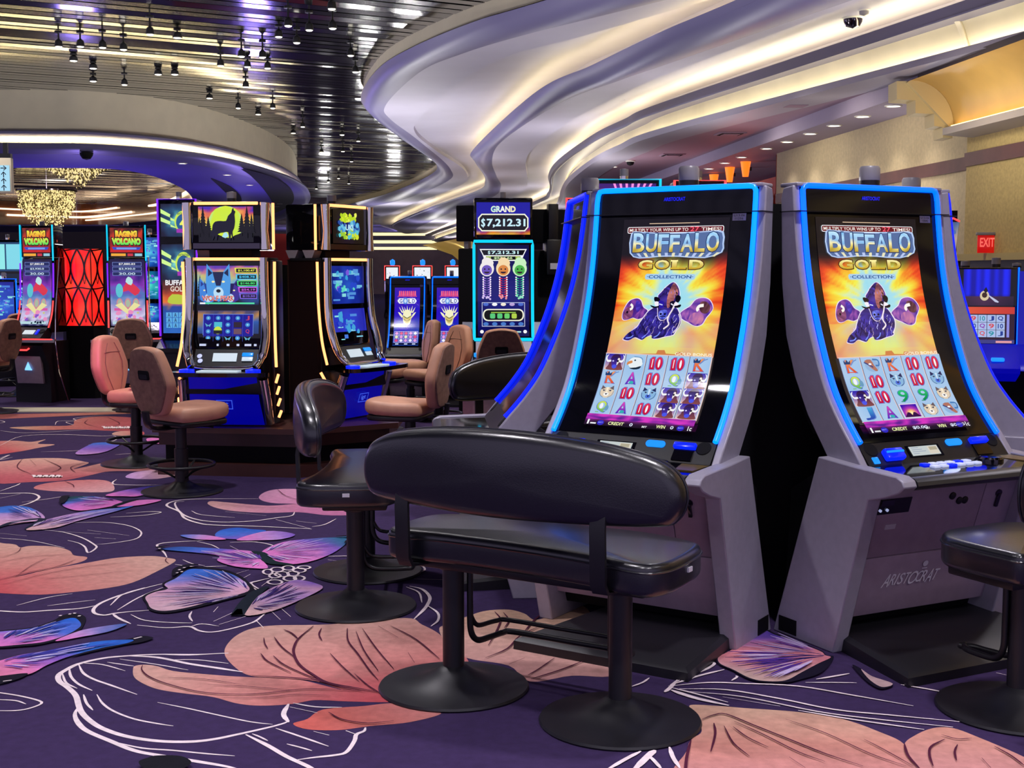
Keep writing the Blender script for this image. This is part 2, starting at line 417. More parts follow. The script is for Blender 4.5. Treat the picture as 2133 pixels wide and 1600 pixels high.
# far end: the wavy tiers seen edge-on, a back wall and a golden vault
b = MB(); Yb = 86.
def stripes(u0, u1, rows, Y):
    for v0, v1, dy, mi in rows:
        a = aty(u0, v0, Y+dy); c = aty(u1, v1, Y+dy)
        b.box(a.x, c.x, Y+dy, Y+dy+3, c.z, a.z, mi)
stripes(690, 905, ((455, 484, 0, 0), (484, 491, 1, 2), (491, 500, .2, 1), (500, 507, 1.2, 2), (507, 514, .4, 0), (514, 521, 1.4, 2), (521, 530, .6, 0)), Yb)
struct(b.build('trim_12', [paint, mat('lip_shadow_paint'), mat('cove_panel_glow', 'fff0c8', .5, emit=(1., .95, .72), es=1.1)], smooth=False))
b = MB()
b.box(-43, 16, 95, 95.3, 0, ZC, 0); b.box(-14, 12, 84, 84.3, 0, 2.9, 1); b.box(-6.2, -3.2, 24, 24.2, 0, 2.2, 2)
struct(b.build('wall_back', [mat('dim_far_wall', '4b4048', .8), mat('far_mauve_wall', '9e8a8a', .8, var=.1, vscale=2), mat('red_partition', 'b02a20', .6)], smooth=False))
gold = mat('golden_vault_paint', 'c4a05a', .42, var=.07, vscale=3)
goldc = mat('pale_gold_trim_paint', 'd8c48e', .5)
# near golden vault on the right wall with its stepped end cap
Yv = 13.28
V0 = aty(1895, 168, Yv); V1 = aty(1984, 263, Yv)
arc = []
for k in range(11):
    a = pi/2*k/10; arc.append((V0.x+(V1.x-V0.x)*sin(a), V1.z+(V0.z-V1.z)*cos(a)))
def along(x, Y): return x + K*(Y-Yv)
b = MB()
rings = [[Vector((along(x, Y), Y, z)) for x, z in arc] for Y in (Yv+.02, 11, 9, 7, 5, 3)]
b.loft(rings, False, False, 0)
b.loft([[Vector((along(x, Y), Y, z)) for x, z in ((V0.x+.08, V0.z+.005), (V0.x+.08, V0.z+.09), (V1.x+.6, V0.z+.09))] for Y in (Yv, 3)], False, False, 1)
rail = [(V1.x-.04, V1.z-.02), (V1.x-.1, V1.z-.02), (V1.x-.1, V1.z-.09), (V1.x+.25, V1.z-.12), (V1.x+.25, V1.z+.0)]
b.loft([[Vector((along(x, Y), Y, z)) for x, z in rail] for Y in (Yv, 3)], True, True, 2)
struct(b.build('ceiling_vault', [gold, mat('dark_brown_bracket', '3a2c2a', .5), mat('cornice_paint', 'a89c92', .5)], ang=40))
b = MB()
cap = [aty(u, v, Yv) for u, v in ((1870,168),(1870,206),(1909,208),(1909,235),(1929,236),(1948,236),(1948,262),(1966,264),(1966,286),(1986,287))]
poly = [(p.x, p.z) for p in cap] + [(x, z) for x, z in reversed(arc)]
b.prism(poly, Yv+.03, Yv+.33, 'y'); b.prism([(x*1.0+.0, z) for x, z in arc] + [(V1.x-.03, V1.z-.02), (V0.x-.03, V0.z-.02)], Yv-.03, Yv+.05, 'y', 0)
struct(b.build('trim_13', goldc, smooth=False))
strip_ = MB()
for (x, z) in ((V1.x-.06, V1.z-.015),):
    strip_.loft([[Vector((along(x, Y), Y, z)), Vector((along(x+.025, Y), Y, z)), Vector((along(x+.025, Y), Y, z+.012)), Vector((along(x, Y), Y, z+.012))] for Y in (Yv-.1, 3)], True, True)
struct(strip_.build('trim_14', mat('vault_cove_strip', 'ffe0a0', .5, emit=(1., .82, .45), es=7.), smooth=False))
b = MB(); a = aty(905, 566, 45); e = aty(958, 520, 45)    # the second, far golden vault
prof = [(0, 1.05), (.25, .95), (.7, .7), (1.0, .3), (1.25, .05), (1.6, 0.)]
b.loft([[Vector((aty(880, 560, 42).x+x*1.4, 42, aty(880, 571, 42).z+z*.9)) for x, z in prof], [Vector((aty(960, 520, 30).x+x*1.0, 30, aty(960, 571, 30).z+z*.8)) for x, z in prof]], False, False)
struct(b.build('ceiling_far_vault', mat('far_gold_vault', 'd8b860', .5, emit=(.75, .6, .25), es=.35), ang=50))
# red lit alcove past the end of the wall
redp = mat('red_alcove_paint', 'a8281c', .6)
b = MB()
wa = wx(20.35)
b.add([(wa, 20.4, 0), (wa+2.2, 20.4, 0), (wa+2.2, 20.4, 3.34), (wa, 20.4, 3.34)], [(0,1,2,3)], 0)
b.add([(wx(34)+.5, 34, 0), (wa+.02, 20.4, 0), (wa+.02, 20.4, 3.0), (wx(34)+.5, 34, 3.0)], [(0,1,2,3)], 0)
b.add([(wx(34)+.5, 34, 2.72), (wa-.05, 20.5, 2.72), (wa-.05, 20.5, 2.5), (wx(34)+.4, 34, 2.5)], [(0,1,2,3)], 1)
struct(b.build('wall_alcove', [redp, mat('violet_alcove_panel', '6a2a5a', .5)], smooth=False))
# ---- the round ring on the left
def ringcurve(px, h): return crom([atz(u, v, CAMZ+h) for u, v in px], 10)
R1 = [(-260,200),(-120,190),(0,187),(100,188),(178,189),(285,199),(370,212),(440,229),(500,249),(560,275),(595,298),(612,318),(619,345),(610,372),(590,392),(550,410),(480,422),(380,432),(250,438),(50,442),(-260,440)]
c1 = ringcurve(R1, HM)
def off(c, dist, z): return [Vector((p.x, p.y, CAMZ+z)) for p in inward(c, dist)]
prof = [(0, HM+.04), (0, 2.62), (.03, 2.5)]
b = MB()
b.loft([off(c1, o_, z) for o_, z in prof], False, False, 0)
prof = [(.03, 2.5), (.12, 2.49), (.17, 2.455), (.17, 2.42), (.12, 2.385), (.02, 2.375)]
b.loft([off(c1, o_, z) for o_, z in prof], False, False, 1)
prof = [(.02, 2.375), (-.18, 2.36), (-.22, 2.3), (-.16, 2.22), (.05, 2.2)]
b.loft([off(c1, o_, z) for o_, z in prof], False, False, 2)
prof = [(.05, 2.24), (.26, 2.26), (.36, 2.235), (.38, 2.19), (.33, 2.15), (.2, 2.12), (-.25, 2.1)]
b.loft([off(c1, o_, z) for o_, z in prof], False, False, 1)
struct(b.build('trim_15', [cream, gloss_paint, satin], ang=50))
b = MB()
for o_, z in ((-.02, 2.36), (-.05, 2.225)):
    b.loft([off(c1, o_, z), off(c1, o_-.035, z), off(c1, o_-.035, z+.01), off(c1, o_, z+.01)], False, False)
struct(b.build('trim_16', cove2, smooth=False))
hole = [(-260,356),(-100,351),(0,350),(100,350),(228,352),(303,363),(356,381),(390,400),(402,420),(392,438),(334,457),(262,465),(187,472),(131,472),(0,468),(-150,462),(-260,450)]
ch_ = ringcurve(hole, 2.1)
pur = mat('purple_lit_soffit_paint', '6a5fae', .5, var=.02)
out_ = off(c1, -.25, 2.1)
N_ = 161
def resample(c, n):
    L = [0.]
    for a_, b_ in zip(c, c[1:]): L.append(L[-1]+(b_-a_).length)
    o_ = []; j = 0
    for i in range(n):
        s_ = L[-1]*i/(n-1)
        while j < len(c)-2 and L[j+1] < s_: j += 1
        o_.append(c[j].lerp(c[j+1], (s_-L[j])/max(1e-6, L[j+1]-L[j])))
    return o_
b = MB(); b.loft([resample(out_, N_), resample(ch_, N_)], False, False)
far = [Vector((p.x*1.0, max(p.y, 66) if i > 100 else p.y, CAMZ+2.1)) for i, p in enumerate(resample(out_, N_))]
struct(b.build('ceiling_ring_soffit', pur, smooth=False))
b = MB(); b.box(-42, -6.0, 58.5, 67, CAMZ+2.06, CAMZ+2.12); struct(b.build('ceiling_far_soffit', pur, smooth=False))
brownw = mat('glossy_brown_wood_veneer', '7a4a2c', .12, spec=.6, var=.35, vscale=1.6, coat=.6)
b = MB(); b.loft([ch_, up(ch_, .55), up(ch_, HM-2.1-.01)], False, False); struct(b.build('wall_ring', brownw, ang=60))
b = MB()   # glowing tubes laid in as the reflections on the ring's glossy wood
N2 = len(ch_)
for (z, i0, i1, r) in ((.45, 108, 140, .05), (.62, 86, 104, .045), (.8, 76, 88, .04), (.72, 112, 150, .04), (.3, 92, 122, .03)):
    pts = [p+Vector((0, 0, z)) for p in inward(ch_, -.06)[i0:i1]]
    if len(pts) > 2: b.tube(pts, r, 6)
struct(b.build('ring_reflections', mat('ring_reflection_streak', 'ffe8d0', .4, emit=(1., .88, .72), es=2.2), smooth=True))
b = MB()   # dark slots in the ring soffit
for (px, w) in (([(505,352),(545,368),(575,392),(588,415),(585,432),(560,448)], .35), ([(440,372),(470,390),(492,412),(500,430)], .16)):
    c = crom([atz(u, v, CAMZ+2.09) for u, v in px], 6)
    n_ = len(c); a = [p for p in c]
    for i in range(n_-1):
        f0 = sin(pi*i/(n_-1))*.9+.1; f1 = sin(pi*(i+1)/(n_-1))*.9+.1
        t0 = (c[i+1]-c[i]).normalized(); q_ = Vector((t0.y, -t0.x, 0))
        b.add([c[i]-q_*w*f0, c[i]+q_*w*f0, c[i+1]+q_*w*f1, c[i+1]-q_*w*f1], [(0,1,2,3)])
struct(b.build('trim_18', mat('ceiling_void'), smooth=False))
# ---- thin white threshold across the carpet at far left
b = MB(); a = atz(-60, 852, 0); e = atz(300, 852, 0)
b.box(a.x, atz(420, 852).x, atz(0, 859).y, atz(0, 851).y, 0, .012, 0); struct(b.build('trim_19', mat('white_marble_threshold', 'd8d0b8', .3, spec=.5), smooth=False))
# ================================================================ carpet: dark purple pile with flowers, line work and butterflies woven in
S1 = 700/2133
def c1_(x, y): return (x*S1, 860+y*S1)
def c2_(x, y): return (x*S1, 1075+y*S1)
def c4_(x, y): return (1250+x/4.538, 1250+y/4.538)
def c7_(x, y): return (1400+x/2.667, 1000+y/2.667)
FB = bmesh.new(); FL = FB.verts.layers.float_color.new('col')
flay = [0]
def fvert(x, y, z, c):
    v = FB.verts.new((x, y, z)); v[FL] = (*s2l(c), 1); return v
PUR = hx('38294f')
def base_col(x, y): return PUR
q = [fvert(x, y, 0, PUR) for x, y in ((-42, -3), (14, -3), (14, 96), (-42, 96))]; FB.faces.new(q)
def inlay(px, f, col, smooth=5, cut=.16):
    P = [atz(*f(*p)) for p in px]
    if smooth: P = crom(P, smooth, True)
    flay[0] += 1; z = .0006 + flay[0]*.00003
    b2 = bmesh.new(); vs = [b2.verts.new((p.x, p.y, 0)) for p in P]
    try: fa = b2.faces.new(vs)
    except ValueError: b2.free(); return
    bmesh.ops.triangulate(b2, faces=[fa])
    xs = [p.x for p in P]; ys = [p.y for p in P]
    dist = (P[0]-Vector((0, 0, 0))).length; cut = max(cut*dist/5, .05)
    for lo, hi, ax in ((min(xs), max(xs), 0), (min(ys), max(ys), 1)):
        n = min(14, max(3, int((hi-lo)/cut)))
        for k in range(1, n):
            t = lo+(hi-lo)*k/n
            bmesh.ops.bisect_plane(b2, geom=b2.verts[:]+b2.edges[:]+b2.faces[:], plane_co=((t, 0, 0) if ax == 0 else (0, t, 0)), plane_no=((1, 0, 0) if ax == 0 else (0, 1, 0)), dist=1e-6)
    mp = {v: fvert(v.co.x, v.co.y, z, col(v.co.x, v.co.y) if callable(col) else col) for v in b2.verts}
    for fc in b2.faces:
        try: FB.faces.new([mp[v] for v in fc.verts])
        except ValueError: pass
    b2.free()
def stroke(px, f, w, col, smooth=4, taper=True):
    """w = width in metres on the carpet"""
    P = [atz(*f(*p)) for p in px]
    if len(P) > 2: P = crom(P, smooth)
    flay[0] += 1; z = .0006 + flay[0]*.00003; n = len(P); prev = None
    for i in range(n):
        t = P[min(i+1, n-1)]-P[max(i-1, 0)]; t.normalize(); qv = Vector((-t.y, t.x, 0))
        e = min(1., .35+3*min(i, n-1-i)/max(1, n-1)) if taper else 1.
        ww = w/2*e
        a = fvert(P[i].x+qv.x*ww, P[i].y+qv.y*ww, z, col); b_ = fvert(P[i].x-qv.x*ww, P[i].y-qv.y*ww, z, col)
        if prev: FB.faces.new((prev[0], prev[1], b_, a))
        prev = (a, b_)
def grad(f, p0, p1, stops, nzs=0.):
    A = atz(*f(*p0)); B = atz(*f(*p1)); D = B-A; L2 = D.length_squared
    def c(x, y):
        t = ((x-A.x)*D.x+(y-A.y)*D.y)/L2
        return ramp(stops, t+nzs*nz(x*9, y*9))
    return c
RED, SAL, PCH, ROS = hx('bb5058'), hx('c27a76'), hx('c69a8e'), hx('b87e84')
PET = [(0, RED), (.35, SAL), (1., PCH)]
WHT = hx('e6d4da'); LAV = hx('a48cc8'); VEIN = hx('4e1c34'); BLK = hx('141020')
BL, PK, LV, PP = hx('3f6cc8'), hx('d878c0'), hx('b48cc8'), hx('7a58b8')
# -- flowers
fl = []
def petal(f, px, p0, p1, st=PET): inlay(px, f, grad(f, p0, p1, st, .08))
petal(c2_, [(-60,420),(0,415),(200,360),(400,320),(520,290),(552,262),(470,250),(440,220),(350,195),(200,190),(130,200),(100,183),(40,176),(-60,185)], (0,430), (420,190))
petal(c2_, [(-60,480),(0,490),(250,500),(480,482),(700,455),(850,420),(1000,350),(1115,285),(1060,266),(960,255),(750,265),(550,298),(300,342),(100,388),(-60,415)], (-100,440), (1000,290))
petal(c2_, [(1425,870),(1440,820),(1500,760),(1600,715),(1750,695),(2100,688),(2568,648),(2678,690),(2788,750),(2850,830),(2960,900),(2960,1000),(2700,1120),(2408,1140),(2200,1110),(2000,1050),(1800,1030),(1620,1020),(1530,990),(1450,920)], (2450,1150), (1900,700))
petal(c2_, [(2788,720),(2828,690),(2988,630),(3088,602),(3228,595),(3328,620),(3398,660),(3528,620),(3578,585),(3650,560),(3750,620),(3860,960),(3858,1020),(3628,1015),(3363,1052),(3228,950),(2958,900),(2828,800)], (2700,1100), (3300,640), [(0, ROS), (.6, PCH), (1, hx('d0a890'))])
petal(c2_, [(845,970),(860,952),(920,945),(1000,955),(1100,985),(1300,1005),(1500,1020),(1700,1028),(1900,1040),(2200,1110),(2480,1135),(2500,1180),(2200,1178),(2000,1170),(1850,1195),(1650,1205),(1500,1190),(1350,1150),(1150,1125),(1000,1100),(900,1060),(850,1020)], (2300,1200), (900,980))
petal(c2_, [(1860,1320),(1950,1290),(2050,1230),(2300,1208),(2500,1190),(2660,1225),(2800,1255),(2600,1310),(2350,1335),(2150,1360),(1950,1355)], (2700,1240), (1900,1330), [(0, SAL), (1, hx('c05c54'))])
petal(c7_, [(85,1500),(110,1440),(165,1395),(130,1300),(100,1252),(250,1256),(400,1268),(700,1290),(950,1330),(1150,1400),(1290,1470),(1350,1600),(1400,1720),(80,1720)], (700,1750), (500,1270), [(0, ROS), (.5, hx('c48478')), (1, hx('cba28c'))])
petal(c7_, [(1290,1475),(1350,1420),(1450,1380),(1560,1380),(1700,1430),(1955,1540),(2080,1620),(2080,1730),(1400,1730),(1340,1580)], (1700,1750), (1500,1390), [(0, ROS), (1, hx('c98e7e'))])
petal(c1_, [(1320,580),(1340,562),(1450,570),(1700,590),(1900,580),(2133,600),(2350,640),(2100,652),(1900,632),(1700,636),(1500,626),(1380,606)], (2000,600), (1320,580), [(0, hx('b87098')), (1, hx('c99a98'))])
petal(c1_, [(1645,545),(1670,510),(1750,487),(1900,485),(2133,500),(2400,560),(2300,600),(2133,592),(1900,580),(1720,572)], (2200,600), (1700,500), [(0, hx('b87098')), (1, hx('c890b0'))])
petal(c1_, [(-60,312),(0,310),(200,290),(400,290),(530,310),(560,322),(470,358),(700,310),(800,310),(980,345),(960,370),(700,372),(560,400),(400,430),(200,440),(-60,440)], (250,420), (600,300), [(0, hx('a8505c')), (1, PCH)])
petal(c1_, [(215,480),(260,455),(400,435),(600,425),(700,440),(725,490),(650,505),(450,502),(300,495)], (380,430), (700,490), [(0, hx('b46468')), (1, hx('cb98a0'))])
petal(c1_, [(-60,182),(0,180),(100,178),(200,185),(290,170),(240,196),(348,202),(250,222),(100,250),(-60,262)], (0,230), (330,200))
petal(c1_, [(60,95),(250,85),(450,80),(480,45),(600,25),(750,25),(860,40),(860,112),(700,115),(500,106),(250,110)], (760,90), (120,95), [(0, hx('9c4850')), (.6, hx('b87068')), (1, hx('c89a84'))])
petal(c1_, [(710,135),(760,118),(900,118),(900,145),(760,146)], (900,130), (720,135))
petal(c1_, [(-60,14),(0,10),(400,3),(900,-6),(900,4),(700,10),(300,26),(-60,40)], (0,20), (800,0), [(0, hx('9c5858')), (1, hx('b87868'))])
petal(c1_, [(880,372),(1100,360),(1160,382),(1000,420),(800,412)], (800,400), (1150,380), [(0, LV), (1, PCH)])
petal(c1_, [(2800,60),(3100,40),(3300,60),(3100,110),(2850,120)], (2800,80), (3300,60), [(0, hx('b07088')), (1, PCH)])
petal(c7_, [(1890,285),(1990,250),(2000,330),(1920,330)], (2000,300), (1890,290))
petal(c7_, [(1820,760),(1900,750),(1990,790),(1990,830),(1900,800)], (2000,800), (1820,760))
# -- white line work   (f, width, points)
for f, w, px in [
 (c2_, .026, [(1450,872),(1250,880),(1000,880),(800,890),(650,905),(500,940),(420,978),(372,1012),(378,1052),(430,1090),(480,1140),(500,1205),(520,1250),(570,1300),(650,1350),(800,1400),(1000,1430),(1200,1435),(1350,1420),(1500,1390),(1700,1345),(1800,1318),(1835,1300)]),
 (c2_, .024, [(500,1210),(475,1262),(500,1320),(560,1370),(700,1430),(850,1490),(1000,1520),(1250,1560),(1450,1595),(1600,1640)]),
 (c2_, .012, [(720,1435),(900,1475),(1100,1490),(1300,1510),(1490,1525)]), (c2_, .01, [(1000,1185),(1200,1225),(1450,1280),(1600,1310),(1730,1325)]),
 (c2_, .012, [(615,1135),(650,1190),(720,1240),(850,1290),(1000,1320),(1100,1335)]), (c2_, .012, [(530,1135),(550,1190),(590,1235)]),
 (c2_, .014, [(500,945),(530,1000),(600,1040),(700,1075),(870,1135)]), (c2_, .013, [(440,965),(450,1020),(500,1070),(585,1110)]), (c2_, .011, [(395,1000),(420,1060),(490,1097)]),
 (c2_, .01, [(510,935),(650,945),(795,985)]), (c2_, .009, [(680,930),(760,942),(850,955)]), (c2_, .009, [(760,910),(1000,945),(1195,980)]),
 (c2_, .022, [(800,890),(1000,900),(1200,940),(1400,970),(1540,992)]), (c2_, .01, [(1090,915),(1250,915),(1450,938)]), (c2_, .012, [(1000,880),(1200,885),(1420,872)]),
 (c2_, .022, [(1832,1195),(1800,1260),(1832,1312)]), (c2_, .022, [(1560,1390),(1700,1460),(1820,1530),(1950,1590),(2050,1650)]),
 (c2_, .018, [(1890,1550),(2000,1535),(2133,1520),(2200,1500),(2250,1430),(2262,1390),(2310,1368),(2320,1345)]), (c2_, .014, [(2262,1390),(2195,1365)]),
 (c2_, .01, [(1600,1385),(1650,1405),(1700,1430)]), (c2_, .012, [(1750,1350),(1900,1400),(2085,1465)]), (c2_, .01, [(1820,1450),(1900,1470),(1980,1493)]), (c2_, .01, [(1990,1370),(2090,1395)]),
 (c2_, .012, [(1860,1190),(2000,1214),(2170,1218)]), (c2_, .01, [(1840,1215),(2015,1253)]),
 (c2_, .012, [(-60,1120),(0,1125),(150,1150),(265,1185),(200,1220),(100,1238),(-60,1238)]), (c2_, .01, [(-20,1168),(100,1175),(165,1197)]),
 (c2_, .018, [(-60,600),(0,605),(150,612),(300,602),(500,590),(625,568)]), (c2_, .009, [(105,570),(300,520),(460,495)]), (c2_, .009, [(300,573),(450,553),(605,535)]),
 (c2_, .02, [(1060,425),(900,465),(750,510),(640,555),(595,592),(602,620),(660,632),(720,622),(800,612),(950,600)]), (c2_, .011, [(700,570),(780,500),(920,456)]), (c2_, .011, [(745,600),(880,520),(1035,455)]),
 (c2_, .018, [(715,622),(750,650),(830,687)]), (c2_, .016, [(870,695),(1050,712),(1200,705),(1260,730),(1340,740),(1450,722),(1600,680),(1660,640),(1690,612)]),
 (c2_, .011, [(830,628),(920,665),(1100,680),(1220,682)]), (c2_, .012, [(1218,608),(1203,640),(1222,672)]), (c2_, .01, [(1355,612),(1385,578)]), (c2_, .01, [(1355,672),(1490,610)]), (c2_, .011, [(1390,692),(1560,640)]),
 (c2_, .01, [(1210,705),(1280,688),(1390,702)]), (c2_, .014, [(1630,670),(1672,712)]), (c2_, .01, [(1720,605),(1780,662)]), (c2_, .01, [(1780,585),(1845,642)]),
 (c2_, .016, [(1060,266),(1040,232),(1000,196),(1010,180),(1100,168),(1400,152)]), (c2_, .012, [(1110,310),(1250,325),(1440,320)]), (c2_, .009, [(1160,280),(1220,305),(1300,318)]),
 (c2_, .014, [(1460,170),(1600,166),(1700,180),(1752,198)]), (c2_, .01, [(1250,165),(1340,185),(1395,212)]), (c2_, .01, [(1460,192),(1520,222)]), (c2_, .01, [(1490,372),(1580,345)]), (c2_, .01, [(1530,405),(1590,372)]),
 (c2_, .014, [(270,90),(400,105),(520,140),(600,185),(610,206),(560,236),(540,200),(500,175),(430,157)]), (c2_, .012, [(450,45),(650,42),(800,60),(880,90),(896,120),(850,152),(700,176),(610,183)]),
 (c2_, .008, [(555,92),(820,127)]), (c2_, .008, [(600,140),(735,148)]), (c2_, .008, [(370,100),(640,118)]), (c2_, .008, [(-40,140),(200,160),(410,205)]), (c2_, .008, [(-40,108),(170,130)]),
 (c1_, .02, [(1640,548),(1400,548),(1200,552),(1100,565),(1058,592),(1140,630),(1170,670),(1250,700),(1350,715),(1600,722),(1900,736),(1978,741)]),
 (c1_, .018, [(1170,565),(1110,575),(1150,640),(1250,680),(1400,696),(1600,690),(1750,670),(1850,656),(1870,632)]), (c1_, .014, [(1750,680),(1970,738)]), (c1_, .012, [(2133,676),(2060,712),(1980,726)]),
 (c1_, .01, [(1215,625),(1280,650),(1490,668)]), (c1_, .008, [(1430,630),(1690,656)]), (c1_, .01, [(1880,690),(2010,705)]),
 (c1_, .02, [(-60,512),(0,515),(160,512),(225,520),(248,542),(190,575),(100,600)]), (c1_, .012, [(0,545),(130,518)]), (c1_, .01, [(140,570),(300,550),(420,530)]),
 (c1_, .016, [(740,425),(715,445),(740,458),(900,462),(1050,460)]), (c1_, .012, [(0,500),(100,465),(130,450)]), (c1_, .014, [(800,640),(960,630),(1020,636),(900,655),(700,665)]),
 (c1_, .016, [(0,210),(140,150),(400,140),(640,150),(720,148),(745,165),(700,185),(560,205)]), (c1_, .012, [(260,250),(520,240),(720,210)]), (c1_, .014, [(350,78),(370,55),(480,50),(470,38),(600,22),(700,15)]), (c1_, .012, [(470,80),(420,60),(520,55)]),
 (c1_, .012, [(0,115),(150,130),(400,118),(600,105)]), (c1_, .014, [(0,50),(30,60),(0,68)]), (c1_, .016, [(730,268),(850,262),(930,280),(1040,305)]), (c1_, .014, [(0,290),(60,270),(0,300),(80,285)]),
 (c7_, .014, [(-20,1150),(200,1130),(400,1135),(700,1150),(1000,1200),(1340,1260)]), (c7_, .014, [(40,1165),(300,1170),(600,1220),(900,1280),(1200,1310),(1600,1348)]), (c7_, .012, [(90,1180),(400,1210),(800,1290),(1100,1330),(1560,1378)]),
 (c7_, .01, [(280,1210),(600,1262)]), (c7_, .014, [(700,1285),(1000,1335),(1400,1392)]), (c7_, .016, [(-10,1145),(60,1100),(180,1060),(235,1025),(190,1022),(80,1090),(-10,1148)]), (c7_, .016, [(10,1138),(150,1092),(290,1058)]),
 (c7_, .016, [(800,1112),(900,1095),(985,1080)]), (c7_, .01, [(740,1130),(880,1130),(1025,1132)]), (c7_, .014, [(1270,1142),(1450,1172),(1630,1212)]), (c7_, .01, [(1700,1165),(1900,1192)]), (c7_, .012, [(1800,1076),(1960,1112)]),
 (c7_, .028, [(-5,1172),(60,1195),(150,1222),(315,1258)]), (c7_, .014, [(0,1160),(120,1190),(310,1240)]), (c7_, .012, [(330,1120),(360,1100),(355,1092)]),
 (c4_, .02, [(60,1620),(250,1510),(385,1440)]), (c4_, .03, [(300,1640),(460,1480),(520,1430)]), (c4_, .016, [(460,1480),(520,1540),(580,1610)]), (c4_, .018, [(655,1400),(690,1500),(755,1600)]), (c4_, .02, [(610,880),(650,850),(720,780)]), (c4_, .012, [(290,830),(400,790),(465,745)]),
 (c2_, .02, [(2628,660),(2680,610),(2712,570),(2728,520),(2680,470),(2600,450)]), (c2_, .014, [(2708,570),(2778,620),(2780,668),(2735,706)]), (c2_, .012, [(2578,455),(2658,490),(2678,555)]),
 (c2_, .014, [(2600,285),(2690,330),(2680,358),(2600,370)]), (c2_, .01, [(2628,405),(2813,410)]), (c2_, .014, [(2083,260),(2300,258),(2660,262)]), (c2_, .01, [(2578,300),(2728,318)]), (c2_, .01, [(2080,282),(2140,290)]),
 (c2_, .02, [(1590,435),(1600,455),(1655,480),(1590,435),(1635,418),(1710,400)]), (c2_, .01, [(1730,400),(1660,450)]),
]: stroke(px, f, w*.8, WHT)
for cx, cy, rx, ry in ((1760,345,40,14),(1830,335,36,14),(1790,375,44,16),(1860,370,36,15),(1745,385,36,14),(1900,350,40,14),(1840,402,40,15),(1745,425,46,14),(1900,400,34,14),(1930,332,40,10),(1700,360,30,16)):
    stroke([(cx+rx*cos(R(a)), cy+ry*sin(R(a))) for a in range(0, 361, 30)], c2_, .012, WHT, 2, False)
for cx, cy, n_ in ((290, 405, 9), (735, 95, 7)):
    for i in range(n_):
        x = cx-90+i*180/n_; stroke([(x, cy+10*(i % 2)-4), (x+14, cy-6), (x+22, cy+8), (x+36, cy-2)], c1_, .022, WHT, 3)
